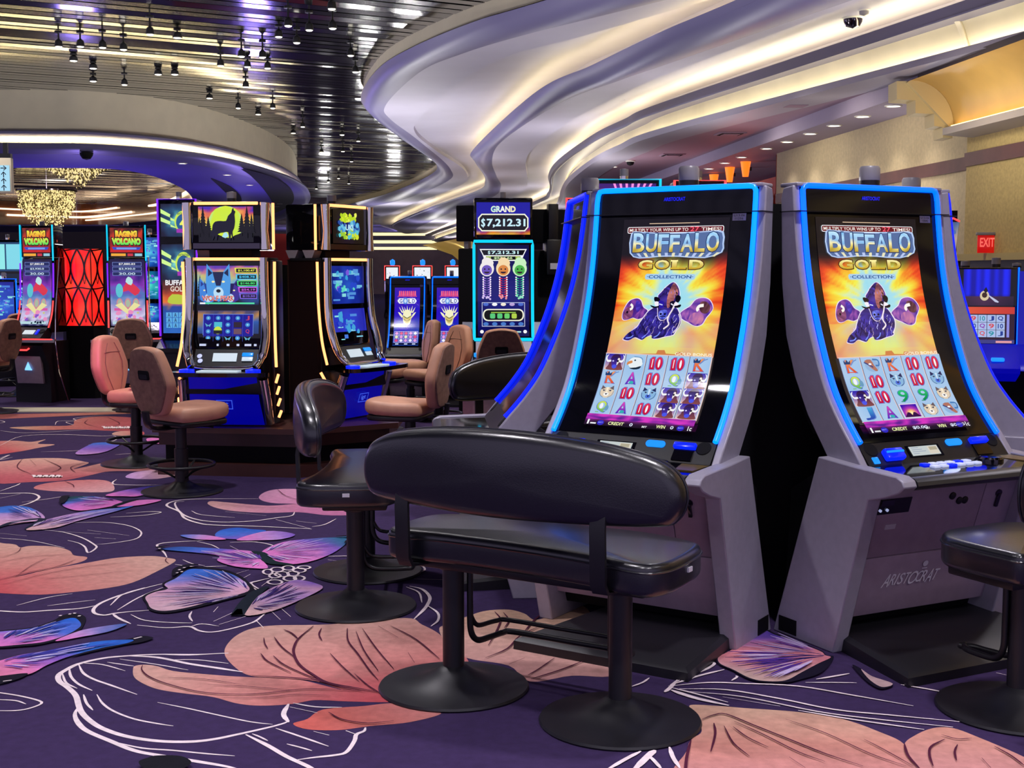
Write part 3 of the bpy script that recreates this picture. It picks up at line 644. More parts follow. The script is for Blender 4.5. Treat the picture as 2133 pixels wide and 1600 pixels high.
# -- petal veins
for f, w, px in [
 (c2_, .012, [(-40,420),(200,360),(350,330),(480,283)]), (c2_, .008, [(0,300),(150,270),(300,255),(480,248)]), (c2_, .008, [(20,440),(300,370),(600,320),(860,298)]), (c2_, .007, [(250,410),(500,385),(850,350)]), (c2_, .008, [(1062,268),(1050,288),(1072,308)]), (c2_, .007, [(100,390),(200,320),(290,275)]), (c2_, .007, [(0,270),(110,235),(135,200)]),
 (c2_, .02, [(1990,705),(1900,780),(1870,830),(1865,880),(1900,950),(1980,1010),(2080,1065),(2260,1100),(2420,1128)]), (c2_, .014, [(1895,790),(1850,750),(1800,728)]), (c2_, .01, [(1675,780),(1680,815),(1700,850)]), (c2_, .012, [(1740,775),(1790,840),(1880,910)]), (c2_, .012, [(1655,880),(1700,930),(1850,1005)]), (c2_, .012, [(1735,895),(1800,950),(1950,1020),(2120,1080)]),
 (c2_, .012, [(2040,720),(2025,760),(2045,800)]), (c2_, .012, [(2205,720),(2210,800),(2270,880),(2340,980),(2400,1050)]), (c2_, .01, [(2260,740),(2310,860),(2400,990)]), (c2_, .01, [(2300,722),(2390,850),(2500,980)]), (c2_, .01, [(2095,880),(2170,960),(2280,1060)]), (c2_, .01, [(2400,705),(2528,780)]), (c2_, .012, [(2480,705),(2640,790),(2790,915)]), (c2_, .008, [(2590,875),(2632,940)]), (c2_, .01, [(2250,1010),(2330,1080),(2408,1130)]),
 (c2_, .016, [(1600,1022),(1800,1032),(2000,1050),(2150,1090),(2300,1120)]), (c2_, .012, [(905,955),(900,985),(950,1030),(1080,1080),(1300,1130),(1600,1140),(1900,1110),(2100,1110),(2350,1122)]), (c2_, .008, [(1070,1035),(1300,1045),(1540,1080)]), (c2_, .008, [(1320,1080),(1550,1090),(1850,1115)]), (c2_, .008, [(1420,1162),(1700,1160),(1880,1142),(2100,1150)]), (c2_, .012, [(2085,1255),(2170,1300),(2330,1325),(2500,1310)]),
 (c2_, .014, [(3140,615),(3175,660),(3160,720),(3100,830)]), (c2_, .012, [(3195,620),(3230,670),(3200,720)]), (c2_, .016, [(3490,595),(3400,660),(3330,740)]), (c2_, .014, [(3440,700),(3300,770),(3220,850),(3080,910)]), (c2_, .012, [(3330,910),(3230,950)]), (c2_, .016, [(3700,930),(3560,985),(3370,1045)]), (c2_, .012, [(3520,910),(3420,980),(3350,1020)]),
 (c7_, .014, [(165,1340),(230,1315),(300,1310),(450,1370),(650,1450),(850,1530),(1060,1600)]), (c7_, .01, [(345,1350),(500,1420),(700,1520),(850,1575)]), (c7_, .014, [(232,1360),(240,1420),(215,1520)]), (c7_, .01, [(288,1375),(340,1470),(430,1545)]), (c7_, .01, [(338,1380),(420,1440),(535,1495)]), (c7_, .009, [(630,1338),(850,1415),(1100,1530),(1300,1600)]), (c7_, .008, [(1065,1450),(1180,1510),(1340,1600)]), (c7_, .018, [(105,1455),(80,1560),(70,1720)]),
 (c7_, .016, [(1290,1475),(1310,1540),(1380,1620)]), (c7_, .014, [(1515,1450),(1440,1490),(1430,1540),(1450,1600)]), (c7_, .012, [(1585,1480),(1570,1520),(1580,1570)]), (c7_, .01, [(1495,1425),(1580,1448),(1665,1445)]), (c7_, .012, [(1790,1490),(1880,1540),(1960,1600)]), (c7_, .01, [(650,1550),(740,1610)]), (c7_, .01, [(1720,1555),(1770,1610)]),
 (c1_, .012, [(140,300),(110,350),(200,395)]), (c1_, .014, [(280,300),(370,340),(380,360),(320,385)]), (c1_, .01, [(190,300),(230,340)]), (c1_, .012, [(540,320),(450,350),(480,385)]), (c1_, .012, [(300,440),(520,405),(750,390)]), (c1_, .012, [(400,435),(460,460),(470,480)]), (c1_, .01, [(520,430),(600,455)]),
 (c1_, .012, [(560,45),(540,70),(620,95)]), (c1_, .012, [(680,30),(760,70),(700,90)]), (c1_, .01, [(120,95),(350,92),(500,100)]), (c1_, .008, [(0,215),(150,205),(300,203)]), (c1_, .01, [(1760,490),(1810,530),(1900,560)]), (c1_, .008, [(1400,585),(1600,605),(1850,610)]),
]: stroke(px, f, w*.55, VEIN)
# -- butterflies
def rad(f, c, stops, s_, nzs=.15):
    A = atz(*f(*c)); B = atz(*f(*s_)); L = (B-A).length
    def g(x, y):
        dx, dy = x-A.x, y-A.y; a = atan2(dy, dx)
        return ramp(stops, sqrt(dx*dx+dy*dy)/L + nzs*nz(a*6, 3.1, L))
    return g
def lin2(f, p0, p1, st, n_=.18): return grad(f, p0, p1, st, n_)
WING = [(0, LV), (.35, PK), (.7, PP), (1., BL)]
inlay([(925,560),(905,520),(975,485),(1050,465),(1030,438),(1100,398),(1150,345),(1250,328),(1410,345),(1515,382),(1590,440),(1600,495),(1400,552),(1200,602),(1050,625),(950,606)], c2_, BLK)
inlay([(938,560),(925,522),(985,492),(1065,472),(1045,442),(1120,402),(1190,352),(1260,345),(1400,358),(1500,392),(1565,442),(1572,488),(1400,535),(1200,588),(1050,612),(965,598)], c2_, lin2(c2_, (1060,640), (1250,330), [(0, hx('cfaeb8')), (.42, hx('c898b0')), (.62, LV), (.8, BL), (1, hx('2f62c8'))]))
inlay([(1550,632),(1575,565),(1660,505),(1750,455),(1880,415),(2005,437),(2045,470),(1900,545),(1750,606),(1610,640)], c2_, lin2(c2_, (1600,620), (1950,420), [(0, hx('d0a8a8')), (.5, LV), (.8, hx('c898b8')), (1, PP)]))
stroke([(1520,600),(1505,640),(1560,560),(1620,500),(1700,455)], c2_, .06, hx('1c2430'))
inlay([(1370,255),(1040,222),(1050,212),(1150,203),(1350,213),(1500,223),(1610,236),(1660,285),(1700,338),(1600,340),(1480,326),(1380,292)], c2_, lin2(c2_, (1680,300), (1080,215), [(0, PK), (.45, hx('c878c0')), (.6, PP), (.75, BL), (1, hx('2a4a90'))]))
inlay([(1660,237),(1800,173),(2000,150),(2133,143),(2240,140),(2190,190),(2100,250),(1950,302),(1800,315),(1720,290)], c2_, lin2(c2_, (1680,250), (2200,170), [(0, PK), (.45, hx('d080c4')), (.7, PP), (1, hx('2f6488'))]))
stroke([(1605,232),(1660,250),(1720,300),(1860,318)], c2_, .06, hx('16262c'))
inlay([(1365,132),(1400,98),(1500,82),(1600,92),(1690,103),(1580,150),(1430,152)], c2_, lin2(c2_, (1420,160), (1480,85), [(0, PP), (.5, BL), (1, hx('2a58b8'))]))
inlay([(1145,130),(1300,128),(1435,156),(1250,156)], c2_, lin2(c2_, (1420,150), (1150,130), [(0, PK), (.6, LV), (1, BL)]))
inlay([(1500,158),(1700,103),(1872,124),(1790,155),(1650,162)], c2_, lin2(c2_, (1500,150), (1860,125), [(0, PK), (.6, LV), (1, PP)]))
inlay([(-60,752),(0,738),(200,718),(330,678),(400,640),(480,628),(545,655),(525,715),(500,738),(400,788),(280,822),(150,838),(-60,842)], c2_, BLK)
inlay([(-60,756),(0,745),(200,724),(330,692),(420,664),(480,660),(515,700),(480,735),(400,775),(280,810),(150,825),(-60,836)], c2_, lin2(c2_, (80,840), (420,650), [(0, PK), (.3, hx('c070c0')), (.5, hx('5068c8')), (1, hx('2560c8'))]))
inlay([(350,805),(500,742),(650,712),(805,695),(700,742),(520,778)], c2_, lin2(c2_, (360,800), (790,700), [(0, PK), (.5, LV), (1, hx('2a58a0'))]))
inlay([(800,795),(900,772),(975,785),(900,812),(800,828),(600,870),(450,905),(640,838)], c2_, BLK)
inlay([(-60,945),(0,930),(150,890),(350,860),(500,827),(650,804),(840,797),(800,820),(650,848),(450,900),(300,958),(170,1020),(-60,1030)], c2_, lin2(c2_, (40,1010), (700,810), [(0, hx('d0789c')), (.25, PK), (.45, PP), (.65, hx('3a6cc8')), (1, hx('2860c0'))]))
inlay([(-60,1032),(0,1028),(172,1010),(130,1042),(0,1080),(-60,1085)], c2_, BLK); stroke([(850,790),(900,778)], c2_, .03, WHT); stroke([(20,1062),(75,1054)], c2_, .02, WHT)
inlay([(-60,610),(0,605),(80,597),(185,608),(268,650),(275,685),(150,705),(-60,722)], c1_, lin2(c1_, (100,720), (100,598), [(0, hx('c898b0')), (.5, LV), (.75, BL), (1, hx('2f60b8'))]))
inlay([(170,752),(230,710),(350,672),(550,632),(750,611),(850,598),(700,642),(500,692),(350,737)], c1_, lin2(c1_, (180,750), (830,605), [(0, hx('d0a8a8')), (.5, LV), (1, BL)]))
stroke([(-20,738),(100,700),(270,682),(160,745)], c1_, .05, hx('1a2034'))
inlay([(392,582),(415,543),(600,538),(785,575),(700,602),(520,628),(425,612)], c1_, lin2(c1_, (700,590), (430,560), [(0, PK), (.55, hx('b868c0')), (.8, BL), (1, hx('1c3c48'))]))
inlay([(740,602),(850,565),(1025,560),(900,592)], c1_, PK); inlay([(670,530),(830,490),(950,474),(1050,468),(900,532),(780,537)], c1_, lin2(c1_, (760,530), (950,480), [(0, PK), (1, hx('4848c8'))]))
stroke([(700,610),(800,575),(880,555)], c1_, .05, hx('141824'))
inlay([(478,266),(560,212),(620,195),(762,198),(700,242),(600,266)], c1_, lin2(c1_, (560,265), (680,195), [(0, LV), (.5, PP), (1, BL)]))
inlay([(930,170),(1000,165),(1060,195),(960,200)], c1_, PK)
inlay([(1100,560),(1190,500),(1400,390),(1490,320),(1560,290),(1660,335),(1860,405),(2085,495),(2140,540),(2210,560),(2100,700),(1900,770),(1750,800),(1550,795),(1400,765),(1250,685),(1120,625)], c4_, hx('120c22'))
inlay([(1118,560),(1200,512),(1400,402),(1500,332),(1560,305),(1650,345),(1850,412),(2080,502),(2125,540),(2180,562),(2060,620),(1900,705),(1750,780),(1560,786),(1410,755),(1260,678),(1135,620)], c4_, lin2(c4_, (1560,800), (1560,300), [(0, hx('b49a90')), (.28, hx('b88a90')), (.42, hx('cc7a84')), (.62, hx('d08090')), (.78, hx('8058a8')), (1, hx('3c2c90'))]))
for a, e in (((2120,540),(1180,560)),((2120,545),(1180,500)),((2110,550),(1300,640)),((2090,530),(1420,420)),((2100,552),(1250,600))):
    stroke([a, ((a[0]+e[0])/2, (a[1]+e[1])/2+8), e], c4_, .012, hx('2a1c5a'))
inlay([(1000,1040),(1050,1060),(1110,1105),(1228,1145),(1160,1172),(1080,1130)], c7_, hx('120c22')); inlay([(1050,1062),(1110,1102),(1225,1143),(1165,1162),(1095,1120)], c7_, hx('b89a9c'))
def streaks(f, root, edge, n, c, w, t0=.25, t1=.97, seed=1):
    q = random.Random(seed); E = crom([(a, b_, 0) for a, b_ in edge], 12)
    for i in range(n):
        e = E[int((i+.5)/n*(len(E)-1))]; a = q.uniform(t0, t0+.3); b_ = q.uniform(t1-.3, t1)
        P = [(root[0]+(e.x-root[0])*t+q.uniform(-4, 4), root[1]+(e.y-root[1])*t+q.uniform(-2, 2)) for t in (a, (a+b_)/2, b_)]
        stroke(P, f, w*q.uniform(.6, 1.3), c if q.random() < .6 else mix(c, hx('e8d8f0'), .75))
DV = hx('3c2a70')
streaks(c2_, (1590,495), [(1560,430),(1400,350),(1250,345),(1130,400),(1060,445),(985,490),(930,530),(970,600),(1200,590),(1450,530)], 46, DV, .008, .2, .98, 2)
streaks(c2_, (1590,590), [(1640,520),(1760,455),(1880,420),(2030,450),(1980,510),(1850,570),(1650,625)], 30, DV, .008, .15, .97, 3)
streaks(c2_, (1670,300), [(1640,235),(1500,225),(1350,220),(1200,222),(1330,285),(1480,322),(1640,336)], 30, hx('5a3a90'), .008, .15, .95, 4)
streaks(c2_, (1670,250), [(1720,205),(1850,168),(2050,150),(2180,180),(2080,255),(1900,305),(1740,290)], 34, hx('5a3a90'), .008, .15, .97, 5)
streaks(c2_, (-40,835), [(60,745),(300,700),(430,668),(510,700),(420,765),(260,812)], 26, hx('28348c'), .009, .3, .97, 6)
streaks(c2_, (-40,960), [(150,895),(400,850),(650,808),(800,812),(600,858),(400,915),(170,1010)], 34, hx('3a3a98'), .009, .25, .97, 7)
streaks(c1_, (280,690), [(230,640),(120,602),(-40,610),(-40,715),(120,705)], 18, DV, .009, .2, .95, 8); streaks(c1_, (180,748), [(260,700),(500,645),(820,602),(600,668),(380,730)], 22, DV, .009, .2, .95, 9)
streaks(c1_, (775,577), [(690,555),(560,540),(430,548),(405,590),(520,622)], 22, hx('5a3080'), .009, .2, .97, 10)
streaks(c4_, (2140,548), [(1600,310),(1420,395),(1220,505),(1125,570),(1180,640),(1350,730),(1560,782),(1760,775)], 54, hx('4a2a88'), .006, .2, .98, 11)
for px_ in ([(1050,222),(1000,218),(1080,205)], [(2133,146),(2230,150),(2190,190)]): stroke(px_, c2_, .03, BLK)
stroke([(1100,398),(1140,352),(1200,334),(1260,330)], c2_, .05, BLK); stroke([(395,590),(410,550),(440,540)], c1_, .05, BLK)
for x, y in ((1120,385),(1135,365),(1150,378),(1165,352),(500,662),(470,645),(440,650),(380,660)): stroke([(x, y), (x+9, y-5)], c2_, .012, WHT, 1, False)
inlay([(880,1600),(940,1570),(1000,1556),(1150,1560),(1215,1605),(1100,1660),(950,1660)], c2_, hx('14141c'))
me = bpy.data.meshes.new('floor'); FB.normal_update(); FB.to_mesh(me); FB.free()
carpet = mat('woven_carpet', None, .95, attr=True, var=.13, vscale=26, bump=.25, bscale=260, spec=.15)
me.materials.append(carpet)
struct_floor = bpy.data.objects.new('floor', me); COL.objects.link(struct_floor); struct_floor['kind'] = 'structure'
for pl in me.polygons:
    if pl.normal.z < 0: pl.flip()
# ================================================================ slot machines
def lerpc(P, s):
    for (a, pa), (b_, pb) in zip(P, P[1:]):
        if s <= b_ or (b_, pb) == P[-1]:
            t = (s-a)/(b_-a); return pa.lerp(pb, t), (pb-pa).normalized()
def profile(pts, n=6):
    c = crom([Vector((0, y, z)) for y, z in pts], n); s = 0; out = [(0., c[0])]
    for a, b_ in zip(c, c[1:]): s += (b_-a).length; out.append((s, b_))
    return out
PR = profile([(-1.19,.83),(-1.105,.93),(-1.025,1.05),(-.945,1.235),(-.89,1.4),(-.855,1.55),(-.832,1.7),(-.815,1.85)])
def surf_of(P, w, s0):
    def f(x, y, e):
        p, t = lerpc(P, y+s0); nrm = Vector((0, -t.z, t.y))
        return p + Vector((x-w/2, 0, 0)) + nrm*(e+.004)
    return f
W_ = hx('f4f4f8')
# ---- art: animals and reel symbols
def bison_head(A, x, y, w, h, flip=False):
    def X(a): return x+w*((1-a) if flip else a)
    def P(l): return [(X(a), y+h*b_) for a, b_ in l]
    A.rect(x, y, x+w, y+h, vgrad(y, y+h, hx('f0c8b8'), hx('2a1fae')))
    A.poly(P([(.12,.0),(.2,.3),(.25,.62),(.35,.9),(.55,1.),(.75,.92),(.82,.7),(.9,.3),(.98,.0)]), vgrad(y, y+h, hx('8a4a4a'), hx('2a1450')), 3)
    for sg in (0, 1):
        q_ = [(.3,.62),(.12,.6),(.06,.78),(.14,.97),(.02,.86),(-.0,.66),(.1,.48),(.3,.5)] if not sg else [(.74,.62),(.9,.6),(.97,.78),(.9,.97),(1.,.86),(1.,.62),(.92,.46),(.74,.5)]
        A.poly(P(q_), W_, 2)
    A.poly(P([(.3,.7),(.34,.45),(.4,.2),(.52,.06),(.66,.2),(.72,.45),(.74,.7),(.55,.82)]), vgrad(y, y+h, hx('5a3ad0'), hx('1c0e3c')), 3)
    A.poly(P([(.66,.72),(.78,.7),(.74,.45),(.64,.28)]), hx('f0e6e0'), 2)
    A.ell(X(.53), y+h*.2, w*.13, h*.13, hx('4a55e8')); A.ell(X(.68), y+h*.55, w*.05, h*.07, hx('100820')); A.ell(X(.42), y+h*.55, w*.05, h*.05, hx('c8c0ff'))
def sym(A, k, x, y, w, h):
    cx = x+w/2; cy = y+h/2
    if k == 'B': return bison_head(A, x+w*.02, y, w*.96, h)
    lt = dict(K=('K', hx('f0a060'), hx('e04a28')), Q=('Q', hx('d8e84a'), hx('68b858')), J=('J', hx('48b0e0'), hx('1038a8')), A=('A', hx('e048b8'), hx('5820b8')))
    if k in lt or k in ('10', '9'):
        t, hi, lo = lt.get(k, ('10', hx('e03058'), hx('c00838')) if k == '10' else ('9', hx('30c878'), hx('088848')))
        ww = .62 if k == '10' else .5
        b_ = (cx-w*ww/2, y+h*.12, cx+w*ww/2, y+h*.88)
        if k == '10':
            for g, cc in ((.03, hx('5a74c8')), (0, vgrad(b_[1], b_[3], lo, hi))):
                x0 = b_[0]; gy = g*h*1.2; gx = g*w*1.4; yb, yt = b_[1]-gy, b_[3]+gy
                A.poly([(x0-gx, yb), (x0+w*.24+gx, yb), (x0+w*.24+gx, yb+h*.1), (x0+w*.2+gx, yb+h*.1), (x0+w*.2+gx, yt), (x0+w*.08, yt), (x0-w*.02-gx, yt-h*.16), (x0+w*.05-gx, yt-h*.2), (x0+w*.05-gx, yb+h*.1), (x0-gx, yb+h*.1)], cc)
                A.ell(b_[2]-w*.16, cy, w*.18+gx, h*.39+gy, cc)
            A.rect(b_[0]+w*.09, b_[1]+h*.12, b_[0]+w*.13, b_[3]-h*.12, W_); A.ell(b_[2]-w*.16, cy, w*.055, h*.26, W_); return
        A.text(t, b_[0]-w*.035, b_[1]-h*.045, b_[2]+w*.05, b_[3]+h*.02, hx('5a74c8'), .05)
        A.text(t, *b_, vgrad(b_[1], b_[3], lo, hi), .035)
        A.line([(b_[0]-w*.02, b_[1]+h*.01), (b_[2]-w*.1, b_[1]+h*.01)] if k in 'KA' else [(b_[0], b_[1]), (b_[0]+w*.18, b_[1])], h*.05, lo)
        if k == 'K':
            A.poly([(x+w*.18, y+h*.62), (x+w*.16, y+h*.86), (x+w*.26, y+h*.74), (x+w*.34, y+h*.9), (x+w*.42, y+h*.74), (x+w*.52, y+h*.86), (x+w*.5, y+h*.62)], hx('1c3c70')); A.line([(x+w*.5, y+h*.55), (x+w*.7, y+h*.8), (x+w*.86, y+h*.88)], h*.06, hx('6a8cc8'))
        if k == 'A': A.ell(cx+w*.04, y+h*.22, w*.12, h*.1, hx('30b0b0'))
        if k == 'Q': A.ell(cx-w*.02, cy+h*.05, w*.09, h*.2, W_); A.ell(x+w*.78, y+h*.42, w*.1, h*.2, hx('6a9cc0'))
        return
    if k == 'S':
        A.rect(x+w*.03, y+h*.03, x+w*.97, y+h*.97, hx('f0d8e8'))
        A.grid(x+w*.07, y+h*.08, x+w*.93, y+h*.92, 10, 8, lambda a, b_: ramp([(0, hx('fff6d0')), (.25, hx('ffd070')), (.55, hx('c03ab0')), (1, hx('3a14b0'))], sqrt(((a-cx)/w)**2+((b_-y-h*.35)/h)**2)*1.7))
        A.poly([(x+w*.07, y+h*.08), (x+w*.3, y+h*.42), (x+w*.42, y+h*.38), (x+w*.5, y+h*.2), (x+w*.6, y+h*.4), (x+w*.7, y+h*.4), (x+w*.93, y+h*.08)], hx('38104a')); return
    base = {'C': hx('e0cdb4'), 'W': hx('86b4dc'), 'E': hx('e8f0f4'), 'R': hx('8fb2dc')}[k]
    A.ell(cx, cy, w*.42, h*.42, hx('9cc4e4')); A.ell(cx+w*.02, cy-h*.02, w*.38, h*.37, base)
    if k in 'CW':
        for sg in (-1, 1):
            A.poly([(cx+sg*w*.1, cy+h*.28), (cx+sg*w*.3, cy+h*.46), (cx+sg*w*.34, cy+h*.16)], hx('6a5a60') if k == 'C' else hx('16245c'))
            A.poly([(cx+sg*w*.08, cy+h*.14), (cx+sg*w*.24, cy+h*.18), (cx+sg*w*.18, cy+h*.05)], hx('283050'))
            A.line([(cx+sg*w*.36, cy+h*.1), (cx+sg*w*.3, cy-h*.2), (cx+sg*w*.12, cy-h*.36)], h*.035, hx('5a7ca8') if k == 'C' else hx('18307c'), 3)
        A.ell(cx, cy-h*.14, w*.14, h*.14, hx('f4f2ee') if k == 'C' else hx('4a70d8')); A.poly([(cx-w*.07, cy-h*.08), (cx+w*.07, cy-h*.08), (cx, cy-h*.2)], hx('3a3a50') if k == 'C' else hx('0a1450'))
        A.poly([(cx-w*.06, cy+h*.34), (cx+w*.06, cy+h*.34), (cx+w*.03, cy-h*.04), (cx-w*.03, cy-h*.04)], hx('f6ead2') if k == 'C' else hx('c8e0f4'))
    elif k == 'E':
        A.poly([(x+w*.1, cy+h*.02), (x+w*.32, cy+h*.12), (x+w*.36, cy-h*.02), (x+w*.2, cy-h*.1), (x+w*.1, cy-h*.18)], hx('d88a50'), 2); A.ell(cx-w*.02, cy+h*.14, w*.05, h*.05, hx('2a3c50'))
        A.poly([(cx-w*.25, cy-h*.36), (cx+w*.1, cy-h*.3), (cx+w*.34, cy-h*.2), (cx+w*.28, cy-h*.38), (cx, cy-h*.44)], hx('14283c'), 2)
        A.line([(cx-w*.1, cy+h*.36), (cx+w*.3, cy+h*.3), (cx+w*.4, cy)], h*.04, hx('4a80b8'), 3)
    else:
        A.poly([(x+w*.15, cy+h*.28), (cx, cy+h*.36), (cx+w*.12, cy), (cx+w*.26, cy-h*.3), (cx+w*.12, cy-h*.36), (cx-w*.14, cy-h*.06)], hx('b07060'), 2)
        A.line([(cx+w*.1, cy+h*.36), (cx+w*.38, cy+h*.3), (cx+w*.38, cy), (cx+w*.2, cy-h*.02)], h*.1, hx('3a78b8'), 3); A.line([(x+w*.12, cy+h*.2), (cx-w*.1, cy), (cx+w*.05, cy-h*.12)], h*.08, hx('2a3c80'), 3)
        A.ell(cx-w*.08, cy+h*.08, w*.08, h*.06, W_)
def bison_group(A):
    def Q(l): return [(.046+(u-165)/975*.462, .675-(v-725)/650*.26) for u, v in l]
    fur = lambda a, b_, f, z: (lambda x, y: mix(a, b_, .5+f*nz(x*75, y*40, z)))
    rim = hx('f0e0fa')
    def both(l, c, g=6):
        cx = sum(p[0] for p in l)/len(l); cy = sum(p[1] for p in l)/len(l)
        A.poly(Q([(u+g*(1 if u > cx else -1), v+g*(1 if v > cy else -1)) for u, v in l]), rim, 3); A.poly(Q(l), c, 3)
    both([(165,1080),(185,1000),(230,930),(300,905),(350,930),(385,1000),(440,1040),(420,1100),(350,1135),(290,1120),(230,1145),(180,1140)], fur(hx('3a1a80'), hx('9a50b0'), 1.3, 1.))
    A.poly(Q([(175,1090),(190,1020),(240,1000),(280,1040),(270,1110),(220,1140),(185,1130)]), fur(hx('5a2850'), hx('a86090'), 1.2, 2.), 3); A.line(Q([(240,970),(262,990),(262,1015),(240,1030)]), .011, hx('fff8f0'), 3); A.ell(*Q([(215,1060)])[0], .006, .006, hx('180820'))
    A.poly(Q([(300,930),(345,950),(360,1010),(330,1060),(300,1000)]), fur(hx('2a1a90'), hx('5a40c8'), 1.3, 3.), 3)
    both([(1140,1000),(1100,920),(1030,890),(950,910),(900,980),(830,1030),(800,1070),(830,1120),(900,1155),(980,1195),(1050,1175),(1085,1100),(1112,1060)], fur(hx('4a2a98'), hx('b068b8'), 1.3, 4.))
    A.poly(Q([(1000,940),(1060,930),(1110,980),(1100,1040),(1060,1060),(1010,1030)]), fur(hx('381828'), hx('7a4a50'), 1.2, 5.), 3); A.line(Q([(1040,970),(995,980),(978,1010),(990,1030)]), .014, hx('fff8f0'), 3)
    A.poly(Q([(930,1060),(1000,1050),(1060,1090),(1040,1160),(970,1170),(900,1130)]), fur(hx('9058a8'), hx('d080a8'), 1.2, 6.), 3)
    body = [(225,1352),(270,1290),(350,1230),(380,1170),(430,1080),(470,1030),(540,1000),(640,1060),(740,1000),(790,1060),(820,1130),(815,1200),(780,1260),(760,1300),(680,1320),(600,1345),(540,1345),(530,1310),(480,1330),(440,1365),(400,1355),(350,1340),(290,1376),(235,1370)]
    both(body, fur(hx('140c38'), hx('4638b8'), 1.1, 7.), 7)
    q_ = random.Random(12)
    for i in range(46):
        u = q_.uniform(330, 790); v = q_.uniform(1080, 1290)
        if u < 430 and v < 1190: continue
        A.line(Q([(u, v), (u-12+q_.uniform(-10, 10), v+26), (u-22+q_.uniform(-14, 14), v+52)]), q_.choice([.0022, .003]), q_.choice([hx('8a80f0'), hx('c8c0ff'), hx('0c0828'), hx('0c0828'), hx('a890b0')]), 3)
    for l in ([(250,1352),(300,1345),(330,1320)], [(560,1335),(600,1310),(620,1270)], [(430,1350),(470,1310)]): A.line(Q(l), .005, hx('7a90ff'), 3)
    head = [(680,725),(620,770),(570,830),(535,875),(550,905),(540,960),(556,1030),(566,1090),(590,1132),(630,1142),(662,1112),(692,1060),(722,1000),(738,930),(768,880),(760,820),(730,760)]
    both(head, fur(hx('180e40'), hx('5038b0'), 1.2, 8.), 6)
    A.poly(Q([(684,738),(645,850),(640,950),(662,1010),(700,960),(722,900),(752,870),(746,810),(722,762)]), fur(hx('4a2038'), hx('d08078'), 1.3, 9.), 3)
    for i in range(16):
        u = q_.uniform(560, 740); v = q_.uniform(770, 890); A.line(Q([(u, v), (u+(u-650)*.12, v+22)]), .003, q_.choice([hx('0e0828'), hx('0e0828'), hx('9a80d8')]))
    for l in ([(498,888),(548,895),(565,930),(532,948),(503,930)], [(738,868),(776,873),(788,905),(767,947),(733,930)], [(462,978),(520,994),(562,984),(562,1003),(500,1010)], [(733,985),(798,966),(792,998),(738,1004)]): A.poly(Q(l), hx('0a0818'), 2)
    for l in ([(508,940),(560,944),(560,982),(522,988)], [(735,938),(768,954),(778,970),(735,982)]): A.poly(Q(l), hx('f6f0fa'), 2)
    A.poly(Q([(552,930),(610,940),(612,1000),(570,1010)]), hx('2818a0'), 2); A.poly(Q([(676,940),(728,930),(722,985),(690,1012)]), hx('120a28'), 2)
    A.line(Q([(560,965),(600,975)]), .005, hx('d0d8ff')); A.line(Q([(690,960),(715,975)]), .005, hx('f0f0ff'))
    A.poly(Q([(580,1040),(650,1030),(668,1080),(650,1125),(600,1128),(572,1090)]), fur(hx('3038b8'), hx('8a98ff'), 1.2, 10.), 3)
    for u in (595, 640): A.ell(*Q([(u, 1075)])[0], .006, .005, hx('0c0830'))
    A.line(Q([(590,1105),(620,1098),(652,1102)]), .004, hx('0c0830'))
    A.line(Q([(735,950),(712,1030),(690,1080),(680,1140),(700,1190),(650,1240)]), .007, hx('f4e6ee'), 3); A.line(Q([(790,1070),(815,1140),(800,1220),(760,1280)]), .004, hx('f4e6ee'), 3)
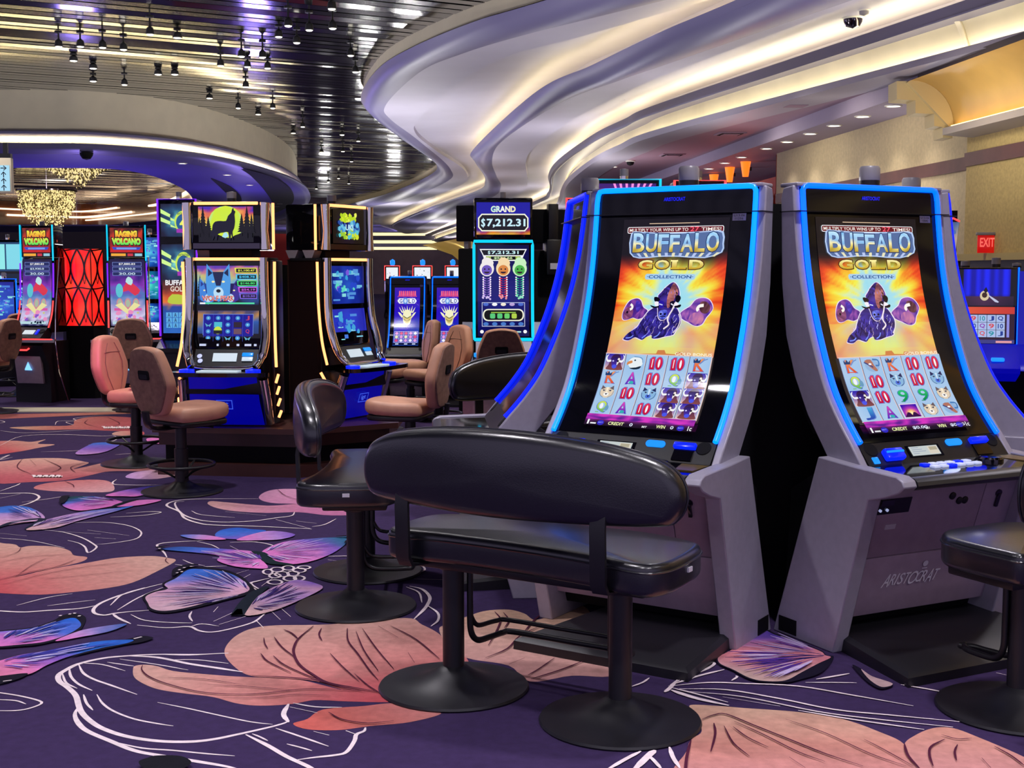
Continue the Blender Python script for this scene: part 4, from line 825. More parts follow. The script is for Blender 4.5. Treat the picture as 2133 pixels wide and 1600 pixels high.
def buffalo_art(reels, credit):
    w, h = .55, .95; A = Art(w, h); cx = w*.5; cy = .585
    def bg(x, y):
        dx, dy = (x-cx)/.3, (y-cy)/.3; r = sqrt(dx*dx+dy*dy); a = atan2(dy, dx)
        ry = r + .22*nz(a*7, 1.7) + .12*nz(a*19, 5.) + .2*nz(x*14, y*14)
        c = ramp([(0, hx('9adcf0')), (.34, hx('a8e0ec')), (.46, hx('d8ecb0')), (.58, hx('f4ee4a')), (.74, hx('f8b830')), (.95, hx('ee4a20')), (1.2, hx('a01c18')), (1.5, hx('2a1014'))], ry if y > .5 else ry*.8)
        c = mix(c, hx('17131a'), (y-.735+.03*nz(x*10, 3.))*16)
        if y < .56: c = mix(c, hx('ecdc70'), min(.55, (.58-y)*4))
        if y < .56: c = mix(c, hx('e0708c'), max(0, min(1, (.57-y)*5*(.3+abs(dx))))*max(0, .6+1.3*nz(x*11, y*11, 2.)))
        if y < .45: c = mix(c, hx('dcec8a'), max(0, (1-abs(dx)*.9))*.8*min(1, (.46-y)*18))
        if y < .39: c = mix(c, hx('f0d070'), .5*max(0, nz(x*9, y*20, 4)+.3))
        return c
    A.grid(0, .352, w, h, 54, 60, bg)
    A.poly([(.12,.352),(.2,.358),(.26,.36),(.265,.376),(.3,.377),(.31,.362),(.36,.36),(.365,.371),(.385,.371),(.4,.36),(.5,.352)], hx('d08048'))
    bison_group(A)
    # title block
    A.rect(.14, .9280, .40, .9310, hx('e8c8a8'))
    A.poly(rrect(.5, .028, .008, 3, .275, .9020), W_); A.poly(rrect(.493, .0225, .006, 3, .275, .9020), hx('6a1420'))
    A.text('MULTIPLY YOUR WINS UP TO', .036, .8950, .345, .9090, hx('f6eee6'), .03); A.text('27', .355, .8930, .4, .9130, hx('ff5a70'), .03); A.text('TIMES!', .412, .8950, .512, .9090, hx('f6eee6'), .03)
    xs = [.06, .128, .193, .254, .312, .384, .442, .512]
    A.poly([(.045,.8024),(.1,.7784),(.2,.7850),(.3,.7850),(.44,.7784),(.525,.8024),(.53,.8398),(.525,.8896),(.46,.8946),(.28,.8879),(.1,.8946),(.045,.8896)], hx('b4ccf4'), 2)
    A.poly([(.052,.8049),(.1,.7833),(.2,.7900),(.3,.7900),(.44,.7833),(.518,.8049),(.522,.8398),(.516,.8854),(.45,.8896),(.28,.8829),(.1,.8896),(.052,.8854)], hx('566ea0'), 2)
    for i in range(12):
        a = .08+i*.038; A.poly([(a,.8024),(a+.016,.8024),(.265+(a+.016-.265)*.8979,.7850),(.265+(a-.265)*.8979,.7850)], hx('e8e4c0') if i % 2 else hx('b8c8f0'))
    for i, ch in enumerate('BUFFALO'):
        x0, x1 = xs[i], xs[i+1]-.006
        y0, y1 = .8049, .8796+.01*abs(i-3)/3
        A.text(ch, x0-.004, y0-.004, x1+.004, y1+.004, hx('1c3468'), .09)
        A.text(ch, x0, y0, x1, y1, lambda x, y: ramp([(.0, hx('b09028')), (.22, hx('f0dc70')), (.34, hx('fff6c8')), (.42, hx('7ab4ec')), (.8481, hx('c8ecff')), (1, hx('68b0f0'))], (y-.8049)/.092 + .1*sin(x*60)), .06)
    for i, ch in enumerate('GOLD'):
        x0 = .1+i*.088; x1 = x0+.074
        A.text(ch, x0-.005, .7270, x1+.005, .7750, hx('4a2410'), .11); A.text(ch, x0, .7310, x1, .7710, vgrad(.7310, .7710, hx('c8a020'), hx('fff8b0')), .08)
        if ch == 'L': A.rect(x0-.008, .7310, x0+.04, .7380, hx('d8b838')); A.rect(x0-.008, .7640, x0+.03, .7710, hx('fff4a0'))
    A.poly(rrect(.26, .025, .01, 3, .272, .6980), hx('a8d0ee')); A.text('\u00b7COLLECTION\u00b7', .152, .6910, .392, .7050, hx('1c4a90'), .05)
    A.text('GOLD BONUS', .36, .3545, .545, .367, hx('fff6d8'), .04)
    # reels
    A.rect(0, .058, w, .354, hx('e4c8c4')); cw = w/5; ch_ = .288/4
    for i in range(5):
        x0 = i*cw+.003; x1 = (i+1)*cw-.003
        A.rect(x0-.003, .062, x0, .35, hx('4a4a70'))
        A.grid(x0, .062, x1, .35, 2, 6, lambda x, y: mix(hx('b2cdea'), hx('9cc2ea'), .5+nz(x*8, y*8)))
        for j in range(4): sym(A, reels[i][j], x0+.002, .35-(j+1)*ch_, x1-x0-.004, ch_)
    A.grid(0, .022, w, .058, 40, 6, lambda x, y: mix(hx('d838c0'), hx('58208c'), .5+1.6*nz(x*18, y*60)+(.03-y)*14))
    A.grid(0, 0, w, .03, 20, 2, lambda x, y: mix(hx('1a1020'), hx('8a2a90'), (y-.012)*40+.3*nz(x*20, 1)))
    A.text('CREDIT', .125, .006, .205, .022, hx('eef6b0'), .06); A.text(credit[0], .235, .006, .235+.016*len(credit[0]), .022, hx('dfe6ff'), .06)
    A.text('BET', .3, .004, .325, .013, W_, .05); A.text('WIN', .37, .006, .415, .022, hx('eef6b0'), .06); A.text(credit[1], .44, .006, .44+.016*len(credit[1]), .022, hx('dfe6ff'), .06)
    for x in (.085, .49): A.ell(x, .014, .018, .013, hx('3028c0')); A.text('BET', x-.012, .012, x+.012, .018, hx('98a0ff'), .03)
    A.text('1', .015, .004, .024, .028, W_, .06); A.rect(.032, .006, .062, .013, hx('e8e8f0')); A.text('1c', .525, .004, .545, .026, W_, .05)
    return A
def arc_machine(psi, label, art, neon='blue_neon', loc=(1.14, 6.15, 0), scale=None, plate=(-.5, .46), silver='silver', lite=False, group=None, ax=(1., 0.), pf=-1.62):
    t = thing('slot_machine', label, 'slot machine', loc, R(psi), group)
    if scale: t.scale = scale
    cur = [p for s, p in PR]
    b = MB(); b.prism([(p.y+.03, p.z) for p in cur] + [(-.70, 1.84), (-.72, 1.3), (-.76, 1.05), (-.92, .84)], -.366, .366); b.build('cabinet', M['pitch'], t)
    front = [(p.y-.004, p.z) for p in reversed(cur)] + [(-1.262, .745), (-1.06, .762), (-.935, .92), (-.85, 1.07), (-.79, 1.233), (-.757, 1.45), (-.747, 1.7), (-.742, 1.80), (-.755, 1.842)]
    for sg in (-1, 1):
        b = MB(); b.prism(front, sg*.377, sg*.412); o = b.build('side_panel', M[silver], t)
        md = o.modifiers.new('bevel', 'BEVEL'); md.width = .006; md.segments = 2; md.limit_method = 'ANGLE'
    b = MB(); b.box(-.40, .40, -.83, -.72, 1.845, 1.862, 0, .006); b.box(-.414, .414, -.86, -.74, 1.742, 1.746, 1); b.build('top_cap', [M[silver], M['dark']], t)
    b = MB(); b.loft([[Vector((x, p.y-.002, p.z)) for p in cur] for x in (-.362, .362)], False, False); b.build('screen_bezel', M['black'], t, ang=60)
    bl = [Vector((-.37, p.y-.012, p.z)) for s, p in PR[:-2]]; top = PR[-1][1]
    path = [Vector((-.37, -1.19-.012, .832))] + bl[1:] + [Vector((-.368, top.y-.012, top.z-.02)), Vector((-.36, top.y-.012, top.z-.004)), Vector((-.34, top.y-.012, top.z))]
    path = path + [Vector((-p.x, p.y, p.z)) for p in reversed(path)]
    b = MB(); b.tube(path, .0115, 8); b.build('light_strip', M[neon], t, ang=60)
    if art is not None:
        if isinstance(art, Art): sf = surf_of(PR, art.w*ax[0], .03); o = art.build('screen', M['screen'], lambda x, y, e: sf(x*ax[0]+ax[1], y, e), t, 44)
        else: o = art.copy(); COL.objects.link(o); o.parent = t
        KIDS[t.name] = o
    Lg = Art(.1, .02); Lg.text('ARISTOCRAT', 0, 0, .1, .016, hx('1a24ff'), .06)
    Lg.build('badge', M['screen'], surf_of(PR, .1, 1.055), t)
    St = Art(.06, .03); St.rect(0, 0, .06, .03, hx('c8c4d4')); St.text('U13-06', .006, .017, .054, .026, hx('20202c'), .01); St.text('11256' if psi < 0 else '10842', .012, .004, .048, .013, hx('20202c'), .01)
    St.build('asset_sticker', mat('printed_sticker', None, .6, attr=True), lambda x, y, e: surf_of(PR, .06, .965)(x+.3, y, e), t)
    # button panel
    p0, p1 = Vector((0, -1.187, .828)), Vector((0, -1.262, .748)); dv = (p1-p0); LP = dv.length; dv.normalize(); nn = Vector((0, dv.z, -dv.y))
    nn = Vector((0, -abs(dv.z), abs(dv.y)))
    def PP_(v): return p0 + Vector((v.x, 0, 0)) + dv*v.y + nn*v.z
    b = MB(); b.prism([(-1.187, .832), (-1.262, .748), (-1.2, .72), (-1.13, .82)], -.374, .374); b.build('button_panel', M['dark'], t)
    for sg in (-1, 1):
        b = MB(); b.lathe([(.001, .004), (.03, .004), (.034, 0)], (sg*.325, .032, 0), 18, 0, PP_); b.build('speaker', M['pitch'], t)
    if not lite:
        b = MB(); b.box(-.15, .03, .03, .085, 0, .003, 0, 0, PP_); o = b.build('player_display', M['black'], t)
        L_ = Art(.15, .044); L_.rect(0, 0, .15, .044, hx('c4cccc')); L_.rect(.095, .004, .146, .04, hx('d8d0c0'))
        for k in range(4): L_.rect(.008, .008+k*.009, .03+.055*((k*37) % 10)/10+.01, .011+k*.009, hx('98a4b8'))
        L_.rect(.1, .02, .14, .036, hx('b0a890')); L_.build('display_face', M['screen'], lambda x, y, e: PP_(Vector((x-.135, .08-y, .0045+e))), o)
        b = MB(); b.prism(rrect(.085, .03, .013, 3, .115, .03), 0, .008, 'z', 0, PP_); b.build('card_slot', M['btn_sky'], t)
        b = MB(); b.box(.2, .295, .02, .045, 0, .02, 0, .004, PP_); b.box(.205, .29, .048, .1, 0, .006, 1, 0, PP_); b.build('ticket_slot', [M['btn_blue'], M['black']], t)
        b = MB(); b.box(-.285, -.19, .045, .095, 0, .028, 0, .008, PP_); b.box(-.28, -.195, .062, .07, .026, .032, 1, 0, PP_); b.build('bill_acceptor', [M['btn_blue'], M['btn_sky']], t)
        b = MB(); b.box(-.345, -.315, .07, .1, 0, .006, 0, .002, PP_); b.build('usb_port', M['btn_sky'], t)
    b = MB(); b.prism([(-1.24, .75), (-1.49, .742), (-1.49, .70), (-1.24, .70)], -.39, .39, 'x', 0)
    n0 = [(-1.488, .7425), (-1.51, .739), (-1.526, .728), (-1.531, .714), (-1.522, .702), (-1.50, .693), (-1.45, .69), (-1.45, .70)]
    b.prism(n0, -.388, .388, 'x', 1); b.build('deck', [M['black'], mat('dark_metal_edge', '4a4b50', .3, metal=.6)], t)
    if not lite:
        for j, y in enumerate((-1.318, -1.372)):
            for i in range(6):
                x = -.165+i*.044-j*.0; b = MB(); b.box(x+.002, x+.034, y-.016, y+.014, .742, .755, 0, .004)
                b.build('button', M['btn_white'] if (i+j*2) % 4 else M['btn_blue'], t)
        b = MB(); b.lathe([(.05, 0), (.05, .012), (.042, .02), (.001, .022)], (.185, -1.34, .743), 22); b.build('spin_button', M['chromed'], t)
        b = MB(); b.prism([(.26, -1.27), (.375, -1.27), (.375, -1.42), (.3, -1.42)], .744, .749, 'z'); b.build('phone_charger_pad', mat('bronze_plate', '8a7440', .3, metal=.5), t)
    leg = [(-.80, 0), (-1.17, 0), (-1.345, .638), (-1.44, .662), (-1.505, .688), (-1.532, .712), (-1.52, .735), (-1.49, .748), (-1.262, .756), (-1.06, .768)]
    lw = (.392, .458) if not scale else (.36, .408)
    for sg in (-1, 1):
        b = MB(); b.prism(leg, sg*lw[0], sg*lw[1]); o = b.build('leg', M[silver], t)
        md = o.modifiers.new('bevel', 'BEVEL'); md.width = .005; md.segments = 2; md.limit_method = 'ANGLE'
        b = MB(); b.box(sg*(lw[1]-.002), sg*(lw[1]+.003), -.95, -.84, .012, .075); b.build('vent_slot', M['pitch'], o)
    b = MB(); b.prism([(-.78, .02), (-1.05, .06), (-1.25, .66), (-1.06, .74), (-.82, .6)], -.39, .39); b.build('base_cabinet', M['pitch'], t)
    d0, d1 = Vector((0, -1.30, .655)), Vector((0, -1.128, .12)); dd = (d1-d0); LD = dd.length; dd.normalize(); dn = Vector((0, dd.z, -dd.y))
    def DD(v): return d0+Vector((v.x, 0, 0))+dd*v.y+dn*v.z
    b = MB(); b.box(-.392, .215, 0, .295, -.03, 0, 0, .003, DD); o = b.build('belly_door', M['belly'], t)
    if not lite:
        b = MB(); b.box(-.34, -.18, .035, .1, 0, .004, 0, 0, DD); b.box(-.335, -.27, .038, .062, .003, .006, 1, 0, DD); b.build('serial_plate', [M['black'], M['chromed']], o)
        b = MB(); b.box(-.28, -.225, .15, .172, 0, .0015, 0, 0, DD); b.build('torn_sticker', M['sticker'], o)
        for x, y in ((-.3, .08), (-.335, .08)):
            b = MB(); b.lathe([(.006, 0), (.006, .008), (.001, .009)], (x, y, .003), 8, 0, DD); b.build('pin_light', M['btn_white'], o)
        for x, y in ((.04, .05), (.085, .075), (.115, .075)):
            b = MB(); b.lathe([(.016, 0), (.016, .006), (.008, .01), (.001, .01)], (x, y, 0), 12, 0, DD); b.build('lock', M['dark'], o)
    b = MB(); b.box(.219, .392, 0, .295, -.03, 0, 0, .003, DD); o = b.build('side_door', M['belly'], t)
    b = MB(); b.lathe([(.016, 0), (.016, .006), (.001, .008)], (.3, .06, 0), 12, 0, DD); b.box(.292, .308, .06, .12, 0, .012, 0, .003, DD); b.build('door_latch', M['chromed'], o)
    b = MB(); b.box(-.392, .392, .299, LD, -.03, .002, 0, .003, DD); o = b.build('lower_door', M['belly'], t)
    if not lite:
        lg = Art(.29, .1); c = hx('e8e2ee')
        sh = lambda pts: [(x+y*.28, y) for x, y in pts]
        xs = [0, .034, .064, .078, .106, .132, .172, .2, .232, .262]; wd = [.036, .028, .007, .026, .026, .046, .028, .03, .032, .026]
        for ch, x, ww in zip('ARISTOCRAT', xs, wd):
            vs, fs, a, e, d_, g = text_tris(ch, .02); k = .052 if ch not in 'AO' else .06
            z0 = -.006 if ch in 'AO' else 0
            lg.raw(sh([(x+(p[0]-a)/(e-a)*ww, z0+(p[1]-d_)/(g-d_)*k) for p in vs]), fs, c)
        lg.ell(.208, .085, .014, .013, c); lg.rect(.195, .062, .222, .066, c)
        lg.build('maker_logo', mat('printed_sticker'), lambda x, y, e: DD(Vector((x-.215, .435-y, .0035+e))), o)
    b = MB(); xa, xb = plate
    b.loft([[Vector((xa, pf, 0)), Vector((xb, pf, 0)), Vector((xb-.04, -1.0, 0)), Vector((xa+.12, -1.0, 0))],
            [Vector((xa, pf, .035)), Vector((xb, pf, .035)), Vector((xb-.04, -1.0, .06)), Vector((xa+.12, -1.0, .06))],
            [Vector((xa+.02, pf+.02, .048)), Vector((xb-.02, pf+.02, .048)), Vector((xb-.06, -1.02, .075)), Vector((xa+.14, -1.02, .075))]])
    b.build('foot_plate', M['column'], t)
    b = MB(); b.lathe([(.043, 1.84), (.043, 1.885)], (.04, -.77, 0), 20, 1); b.lathe([(.043, 1.885), (.044, 1.888), (.044, 1.935), (.038, 1.945), (.001, 1.946)], (.04, -.77, 0), 20, 0); b.build('signal_candle', [M['lensg'], M['dark']], t)
    return t
RE1 = [('B','K','C','Q'), ('E','A','10','A'), ('10','10','W','10'), ('10','Q','B','B'), ('K','B','B','B')]
RE2 = [('K','Q','B','J'), ('R','10','10','A'), ('K','W','9','S'), ('10','10','9','C'), ('10','W','C','R')]
GRP = 'curved silver slot machines around the black column'
m1 = arc_machine(-33, 'silver curved slot machine with cyan lit rim, behind the long black bench', buffalo_art(RE1, ('0', '0')), 'cyan_neon', plate=(-.3, .46), group=GRP, ax=(.9, .012))
m2 = arc_machine(27, 'silver curved slot machine facing right whose reels show green nines', buffalo_art(RE2, ('$0.00', '$0.00')), 'blue_neon', group=GRP, ax=(1., -.03))
m0 = arc_machine(-86, 'silver curved slot machine seen edge on, its screen turned to the left', None, 'deep_neon', (1.14, 6.27, 0), lite=True, pf=-1.4, plate=(-.46, .3), group=GRP)
m3 = arc_machine(87, 'silver curved slot machine seen edge on at far right, turned away', KIDS[m2.name], 'deep_neon', lite=True, plate=(-.46, .3), group=GRP)
b = MB(); hexa = [(.7*cos(R(60*i-3)), .7*sin(R(60*i-3))) for i in range(6)]
b.prism(hexa, 0, 1.79, 'z'); o = b.build('display_column', M['pitch'], None, (1.14, 6.15, 0))
tag(o, 'matte black six sided column joining the silver curved slot machines', 'column')
# ---- helpers for flat screens
def flat(x0, z0, y):
    """picture plane facing -y, lower left corner at x0, z0"""
    return lambda x, v, e: Vector((x0+x, y-.002-e, z0+v))
def glow_bg(A, stops, cx, cy, s, seed=0., n=18):
    A.grid(0, 0, A.w, A.h, n, n, lambda x, y: ramp(stops, sqrt(((x-cx)/s)**2+((y-cy)/s)**2)+.35*nz(x*9/s*.3, y*9/s*.3, seed)))
def tree(A, x, y, w, h, c):
    for k in range(7):
        yy = y+h*(.1+k*.125); ww = w*(1-k/7.5)/2; A.poly([(x-ww, yy), (x+ww, yy), (x, yy+h*.24)], c)
    A.rect(x-w*.05, y-h*.1, x+w*.05, y+h*.2, c)
def blobs(A, x0, y0, x1, y1, n, cols, r, seed):
    q = random.Random(seed)
    for i in range(n):
        x = q.uniform(x0, x1); y = q.uniform(y0, y1); s = r*q.uniform(.5, 1.2)
        A.poly([(x+s*cos(a)*q.uniform(.7, 1.2), y+s*sin(a)*q.uniform(.7, 1.2)) for a in [k*2*pi/7 for k in range(7)]], q.choice(cols))
# ---- two screen towers on a brown plinth (wolf game and its neighbour)
def wolf_topper():
    A = Art(.41, .26); A.grid(0, 0, .41, .26, 24, 16, lambda x, y: ramp([(0, hx('0a1420')), (.4, hx('c8d890')), (.6, hx('f0c850')), (.8, hx('e87848')), (.92, hx('b03878')), (1, hx('4a2ab0'))], y/.26+.3*nz(x*10, y*20)))
    A.ell(.205, .14, .13, .125, lambda x, y: ramp([(0, hx('e8f020')), (.45, hx('c8e838')), (.75, hx('8ce0e8')), (1, hx('e8f020'))], .5+.9*nz(x*22, y*16, 3)))
    D = hx('04060a')
    A.poly([(0, 0), (.41, 0), (.41, .075), (.33, .07), (.27, .05), (.24, .03), (.2, .035), (.16, .05), (.1, .07), (0, .1)], D)
    A.poly([(.175, .04), (.2, .03), (.225, .045), (.21, .072), (.19, .07)], hx('a8e0ec'))
    for x, y, w, h in ((.035, .06, .075, .19), (.075, .05, .07, .13), (.01, .05, .06, .12), (.325, .06, .07, .14), (.365, .05, .085, .2), (.4, .05, .06, .15)): tree(A, x, y, w, h, D)
    A.poly([(.105,.045),(.1,.02),(.11,.015),(.125,.05),(.125,.02),(.14,.015),(.15,.06),(.19,.07),(.225,.072),(.23,.02),(.242,.015),(.246,.06),(.255,.02),(.262,.018),(.258,.075),(.27,.1),(.278,.15),(.275,.2),(.282,.222),(.27,.232),(.266,.25),(.255,.235),(.25,.215),(.225,.19),(.21,.155),(.17,.155),(.13,.15),(.11,.125),(.105,.09),(.095,.075),(.09,.045)], hx('0a0c20'), 2)
    return A
def wolf_main():
    A = Art(.46, .29); A.grid(0, 0, .46, .29, 24, 16, lambda x, y: ramp([(0, hx('0a1020')), (.3, hx('2a58b0')), (.55, hx('68a8d8')), (.75, hx('c8c070')), (.9, hx('c06890')), (1, hx('5a38b0'))], y/.29+.2*nz(x*14, y*20)))
    for x, w, h in ((.02, .06, .16), (.055, .05, .12)): tree(A, x, .05, w, h, hx('0c2418'))
    def wolf(cx, cy, s, a, b_):
        A.poly([(cx-.1*s, cy-.1*s), (cx-.11*s, cy+.03*s), (cx-.1*s, cy+.17*s), (cx-.045*s, cy+.1*s), (cx+.045*s, cy+.1*s), (cx+.1*s, cy+.17*s), (cx+.11*s, cy+.03*s), (cx+.1*s, cy-.1*s), (cx, cy-.16*s)], a)
        A.poly([(cx-.09*s, cy+.13*s), (cx-.05*s, cy+.09*s), (cx-.09*s, cy+.06*s)], b_); A.poly([(cx+.09*s, cy+.13*s), (cx+.05*s, cy+.09*s), (cx+.09*s, cy+.06*s)], b_)
        A.poly([(cx-.05*s, cy+.1*s), (cx+.05*s, cy+.1*s), (cx+.02*s, cy-.02*s), (cx-.02*s, cy-.02*s)], b_); A.ell(cx, cy-.08*s, .045*s, .05*s, hx('b8dcf4')); A.ell(cx, cy-.065*s, .02*s, .015*s, hx('08101c'))
        for sg in (-1, 1): A.ell(cx+sg*.045*s, cy+.015*s, .014*s, .009*s, hx('f0e8b0'))
    wolf(.08, .1, .6, hx('3c80d8'), hx('1c3a90')); wolf(.25, .1, .6, hx('3a2a90'), hx('140c50')); wolf(.16, .16, .85, hx('4a98e0'), hx('14204a'))
    for i, (tx, c) in enumerate((('$1,100.47', hx('e8e848')), ('$408.78', hx('40c8f0')), ('$146.80', hx('40e070')), ('$54.19', hx('d050e0')), ('$10.50', hx('8060e0')))):
        x0 = .29+i*.008; y = .235-i*.047; A.poly([(x0, y), (.45, y), (.45, y+.04), (x0-.006, y+.04)], c); A.rect(x0+.006, y+.006, .445, y+.034, hx('06080c')); A.text(tx, x0+.02, y+.011, .435, y+.028, c, .05)
    A.text('WOLF PEAK', .035, .03, .28, .07, hx('f4dccc'), .12); A.text('WOLF PEAK', .035, .03, .28, .07, vgrad(.03, .07, hx('b02020'), hx('e87060')), .05)
    A.rect(.02, .008, .43, .02, hx('50d8a0')); A.rect(.02, .008, .06, .02, W_)
    return A
def wolf_reels():
    A = Art(.46, .27); A.grid(0, 0, .46, .27, 14, 10, lambda x, y: ramp([(0, hx('0a0a30')), (.2, hx('182048')), (.6, hx('2858a8')), (.85, hx('c88a40')), (1, hx('40406a'))], y/.27+.2*nz(x*12, y*9)))
    A.rect(.04, .04, .42, .245, hx('6a88d8')); A.rect(.044, .044, .416, .241, hx('0a0f90'))
    q = random.Random(4)
    for i in range(5):
        A.rect(.044+i*.0745, .044, .0455+i*.0745, .241, hx('4a60d0'))
        for j in range(4):
            x = .081+i*.0745; y = .068+j*.049; k = q.random()
            if k < .3: A.ell(x, y, .018, .016, hx('3a86d0')); A.ell(x, y, .008, .007, hx('88d0e8'))
            elif k < .6: A.poly([(x-.026, y+.012), (x, y-.004), (x+.026, y+.012), (x+.012, y-.016), (x, y-.008), (x-.012, y-.016)], hx('58a8c8'))
            elif k < .8: A.text(q.choice('AKQJ'), x-.014, y-.016, x+.014, y+.016, hx('c03a60') if k < .7 else hx('3858c8'), .04)
            else: A.rect(x-.03, y-.02, x+.03, y+.02, q.choice([hx('48b8d0'), hx('281828'), hx('6a4a58')]))
    A.ell(.156, .125, .03, .028, hx('c8e040')); A.rect(.124, .1, .188, .125, hx('0c1018'))
    for x, w in ((.02, .05), (.15, .015), (.225, .02), (.3, .02), (.36, .05), (.43, .02)): A.rect(x, .01, x+w, .026, hx('c8d0f0'))
    return A
def emblem_topper():
    A = Art(.41, .26); glow_bg(A, [(0, hx('1a1860')), (.8, hx('100828')), (1.5, hx('06040c'))], .2, .13, .12, 5.)
    blobs(A, .1, .17, .3, .22, 26, [hx('d8e830'), hx('b8d828'), hx('e8f060')], .022, 5); blobs(A, .07, .09, .33, .16, 34, [hx('3a88d0'), hx('68c0e0'), hx('1c4aa0')], .026, 6); blobs(A, .07, .04, .33, .1, 26, [hx('d0e030'), hx('98c838'), hx('58c0d0')], .022, 7)
    A.text('UKI', .15, .1, .25, .145, hx('c8f0f8'), .06); return A
def blue_screen(w, h, seed, cols, lines=5):
    A = Art(w, h); glow_bg(A, cols, w/2, h/2, max(w, h)*.5, seed)
    q = random.Random(seed)
    for i in range(lines*4):
        x = q.uniform(.03, w*.75); y = q.uniform(.02, h-.05); A.rect(x, y, x+q.uniform(.03, .1), y+q.uniform(.008, .03), mix(hx('3a70d8'), hx('90e8e0'), q.random()))
    blobs(A, w*.2, h*.3, w*.8, h*.9, lines*3, [hx('3aa0d8'), hx('2848c8'), hx('60d8c0'), hx('7a58d8')], w*.06, seed+1); return A
def tower(psi, label, arts, loc, group=None):
    t = thing('slot_machine', label, 'slot machine', loc, R(psi), group)
    b = MB(); b.box(-.30, .30, -.86, -.56, .40, 1.6, 0, .01); b.box(-.27, .27, -.88, -.8, .93, 1.57, 1); b.build('cabinet', [M['pitch'], M['black']], t)
    b = MB(); b.box(-.26, .26, -.9, -.5, 1.655, 2.01, 0, .015); b.box(-.16, .16, -.8, -.56, 1.58, 1.67, 1); b.box(-.25, .25, -.905, -.895, 1.665, 1.705, 2); b.build('topper', [M['black'], M['pitch'], M['chromed']], t)
    arts[0].build('topper_screen', M['screen'], flat(-.205, 1.712, -.905), t)
    arts[1].build('upper_screen', M['screen'], flat(-.23, 1.25, -.882), t)
    arts[2].build('lower_screen', M['screen'], lambda x, v, e: Vector((-.23+x, -.884-(.27-v)*.14-e, .94+v)), t)
    b = MB(); b.box(-.25, .25, -.925, -.86, .93, 1.235, 0, .008, lambda v: Vector((v.x, v.y+(.012 if v.y < -.9 and v.z > 1.1 else 0)+.036*(1 if v.z > 1.1 else 0), v.z))); b.build('lower_bezel', M['black'], t)
    for sg in (-1, 1):
        b = MB(); b.tube(crom([(sg*.275, -.90, 1.6), (sg*.275, -.90, 1.4), (sg*.285, -.915, 1.15), (sg*.29, -.96, .98), (sg*.27, -1.0, .86), (sg*.24, -1.05, .8)], 5), [.034]*20+[.026]*6, 12, 0, False, lambda v: v); b.build('chrome_pillar', M['chrome'], t, ang=70)
        b = MB(); b.tube([(sg*.29, -.9, 1.66), (sg*.285, -.905, 1.8), (sg*.29, -.9, 2.0)], [.036, .027, .036], 12); b.build('topper_pillar', M['chrome'], t, ang=70)
        b = MB(); b.tube(crom([(sg*.345, -.86, 1.57), (sg*.342, -.865, 1.25), (sg*.352, -.9, .98), (sg*.372, -.96, .8)], 6), .011, 6)
        b.tube([(sg*.335, -.84, 1.66), (sg*.335, -.84, 2.0)], .011, 6)
        for k in range(4): b.tube([(sg*(.372+.006*k), -.9, .74-k*.09), (sg*(.36+.006*k), -.93, .68-k*.085)], .011, 6)
        b.build('light_strip', M['warm_neon'], t)
        b = MB(); b.box(sg*.30, sg*.335, -.85, -.58, .42, 1.58, 0, .008); b.build('side_panel', mat('black_brown_side', '170d0e', .3), t)
    b = MB()
    for y0 in (-.78, -.62): b.prism([(y0, 1.66), (y0+.12, 1.66), (y0+.09, 1.60), (y0+.03, 1.60)], -.262, -.17)
    b.build('bracket', M['lensg'], t)
    b = MB()
    for z in (1.985, 1.578): b.box(-.24, .24, -.908, -.895, z, z+.022, 0, .004)
    b.build('top_light_bar', M['warm_neon'], t)
    b = MB(); b.prism([(-.92, .925), (-1.0, .80), (-.86, .78), (-.86, .92)], -.24, .24); o = b.build('player_panel', M['dark'], t)
    def PP_(v): return Vector((v.x, -.92-v.y*.54-.004-v.z, .925-v.y*.84+.003))
    b = MB(); b.box(-.1, .08, .035, .105, 0, .004, 0, 0, PP_); b.build('player_display', M['lcd'], o)
    b = MB(); b.box(.12, .2, .03, .06, 0, .02, 0, .004, PP_); b.box(.12, .2, .065, .1, 0, .01, 1, .002, PP_); b.build('ticket_slot', [M['btn_sky'], M['lcd']], o)
    b = MB(); b.lathe([(.018, 0), (.018, .01), (.001, .014)], (-.2, .06, 0), 12, 0, PP_); b.lathe([(.018, 0), (.018, .01), (.001, .014)], (-.19, .1, 0), 12, 0, PP_); b.build('knob', M['btn_white'], o)
    dk = crom([(-.26, -.95, 0), (-.36, -1.12, 0), (-.34, -1.22, 0), (0, -1.26, 0), (.34, -1.22, 0), (.36, -1.12, 0), (.26, -.95, 0)], 4)
    b = MB(); b.prism([(p.x, p.y) for p in dk], .745, .775, 'z'); b.build('deck', M['chromed'], t)
    b = MB(); b.box(-.16, .14, -1.18, -1.06, .775, .783, 0, .003); b.build('button_pad', M['lcd'], t)
    for x in (-.25, .24):
        b = MB(); b.lathe([(.055, .775), (.055, .79), (.001, .797)], (x, -1.11, 0), 16); b.build('spin_button', M['btn_blue'], t)
    b = MB(); b.box(-.3, .3, -1.05, -.86, .60, .745, 0, .02); b.box(-.3, .3, -.9, -.6, .36, .62, 0); b.build('base_cabinet', M['dark'], t)
    b = MB(); b.loft([[Vector((-.25, -1.08, .735)), Vector((.25, -1.06, .735))], [Vector((-.26, -1.02, .55)), Vector((.26, -1.02, .55))], [Vector((-.28, -.96, .37)), Vector((.28, -.96, .37))]], False, False); o = b.build('belly_door', mat('glowing_blue_door', '06083a', .25, emit=(.01, .01, .8), es=.42), t)
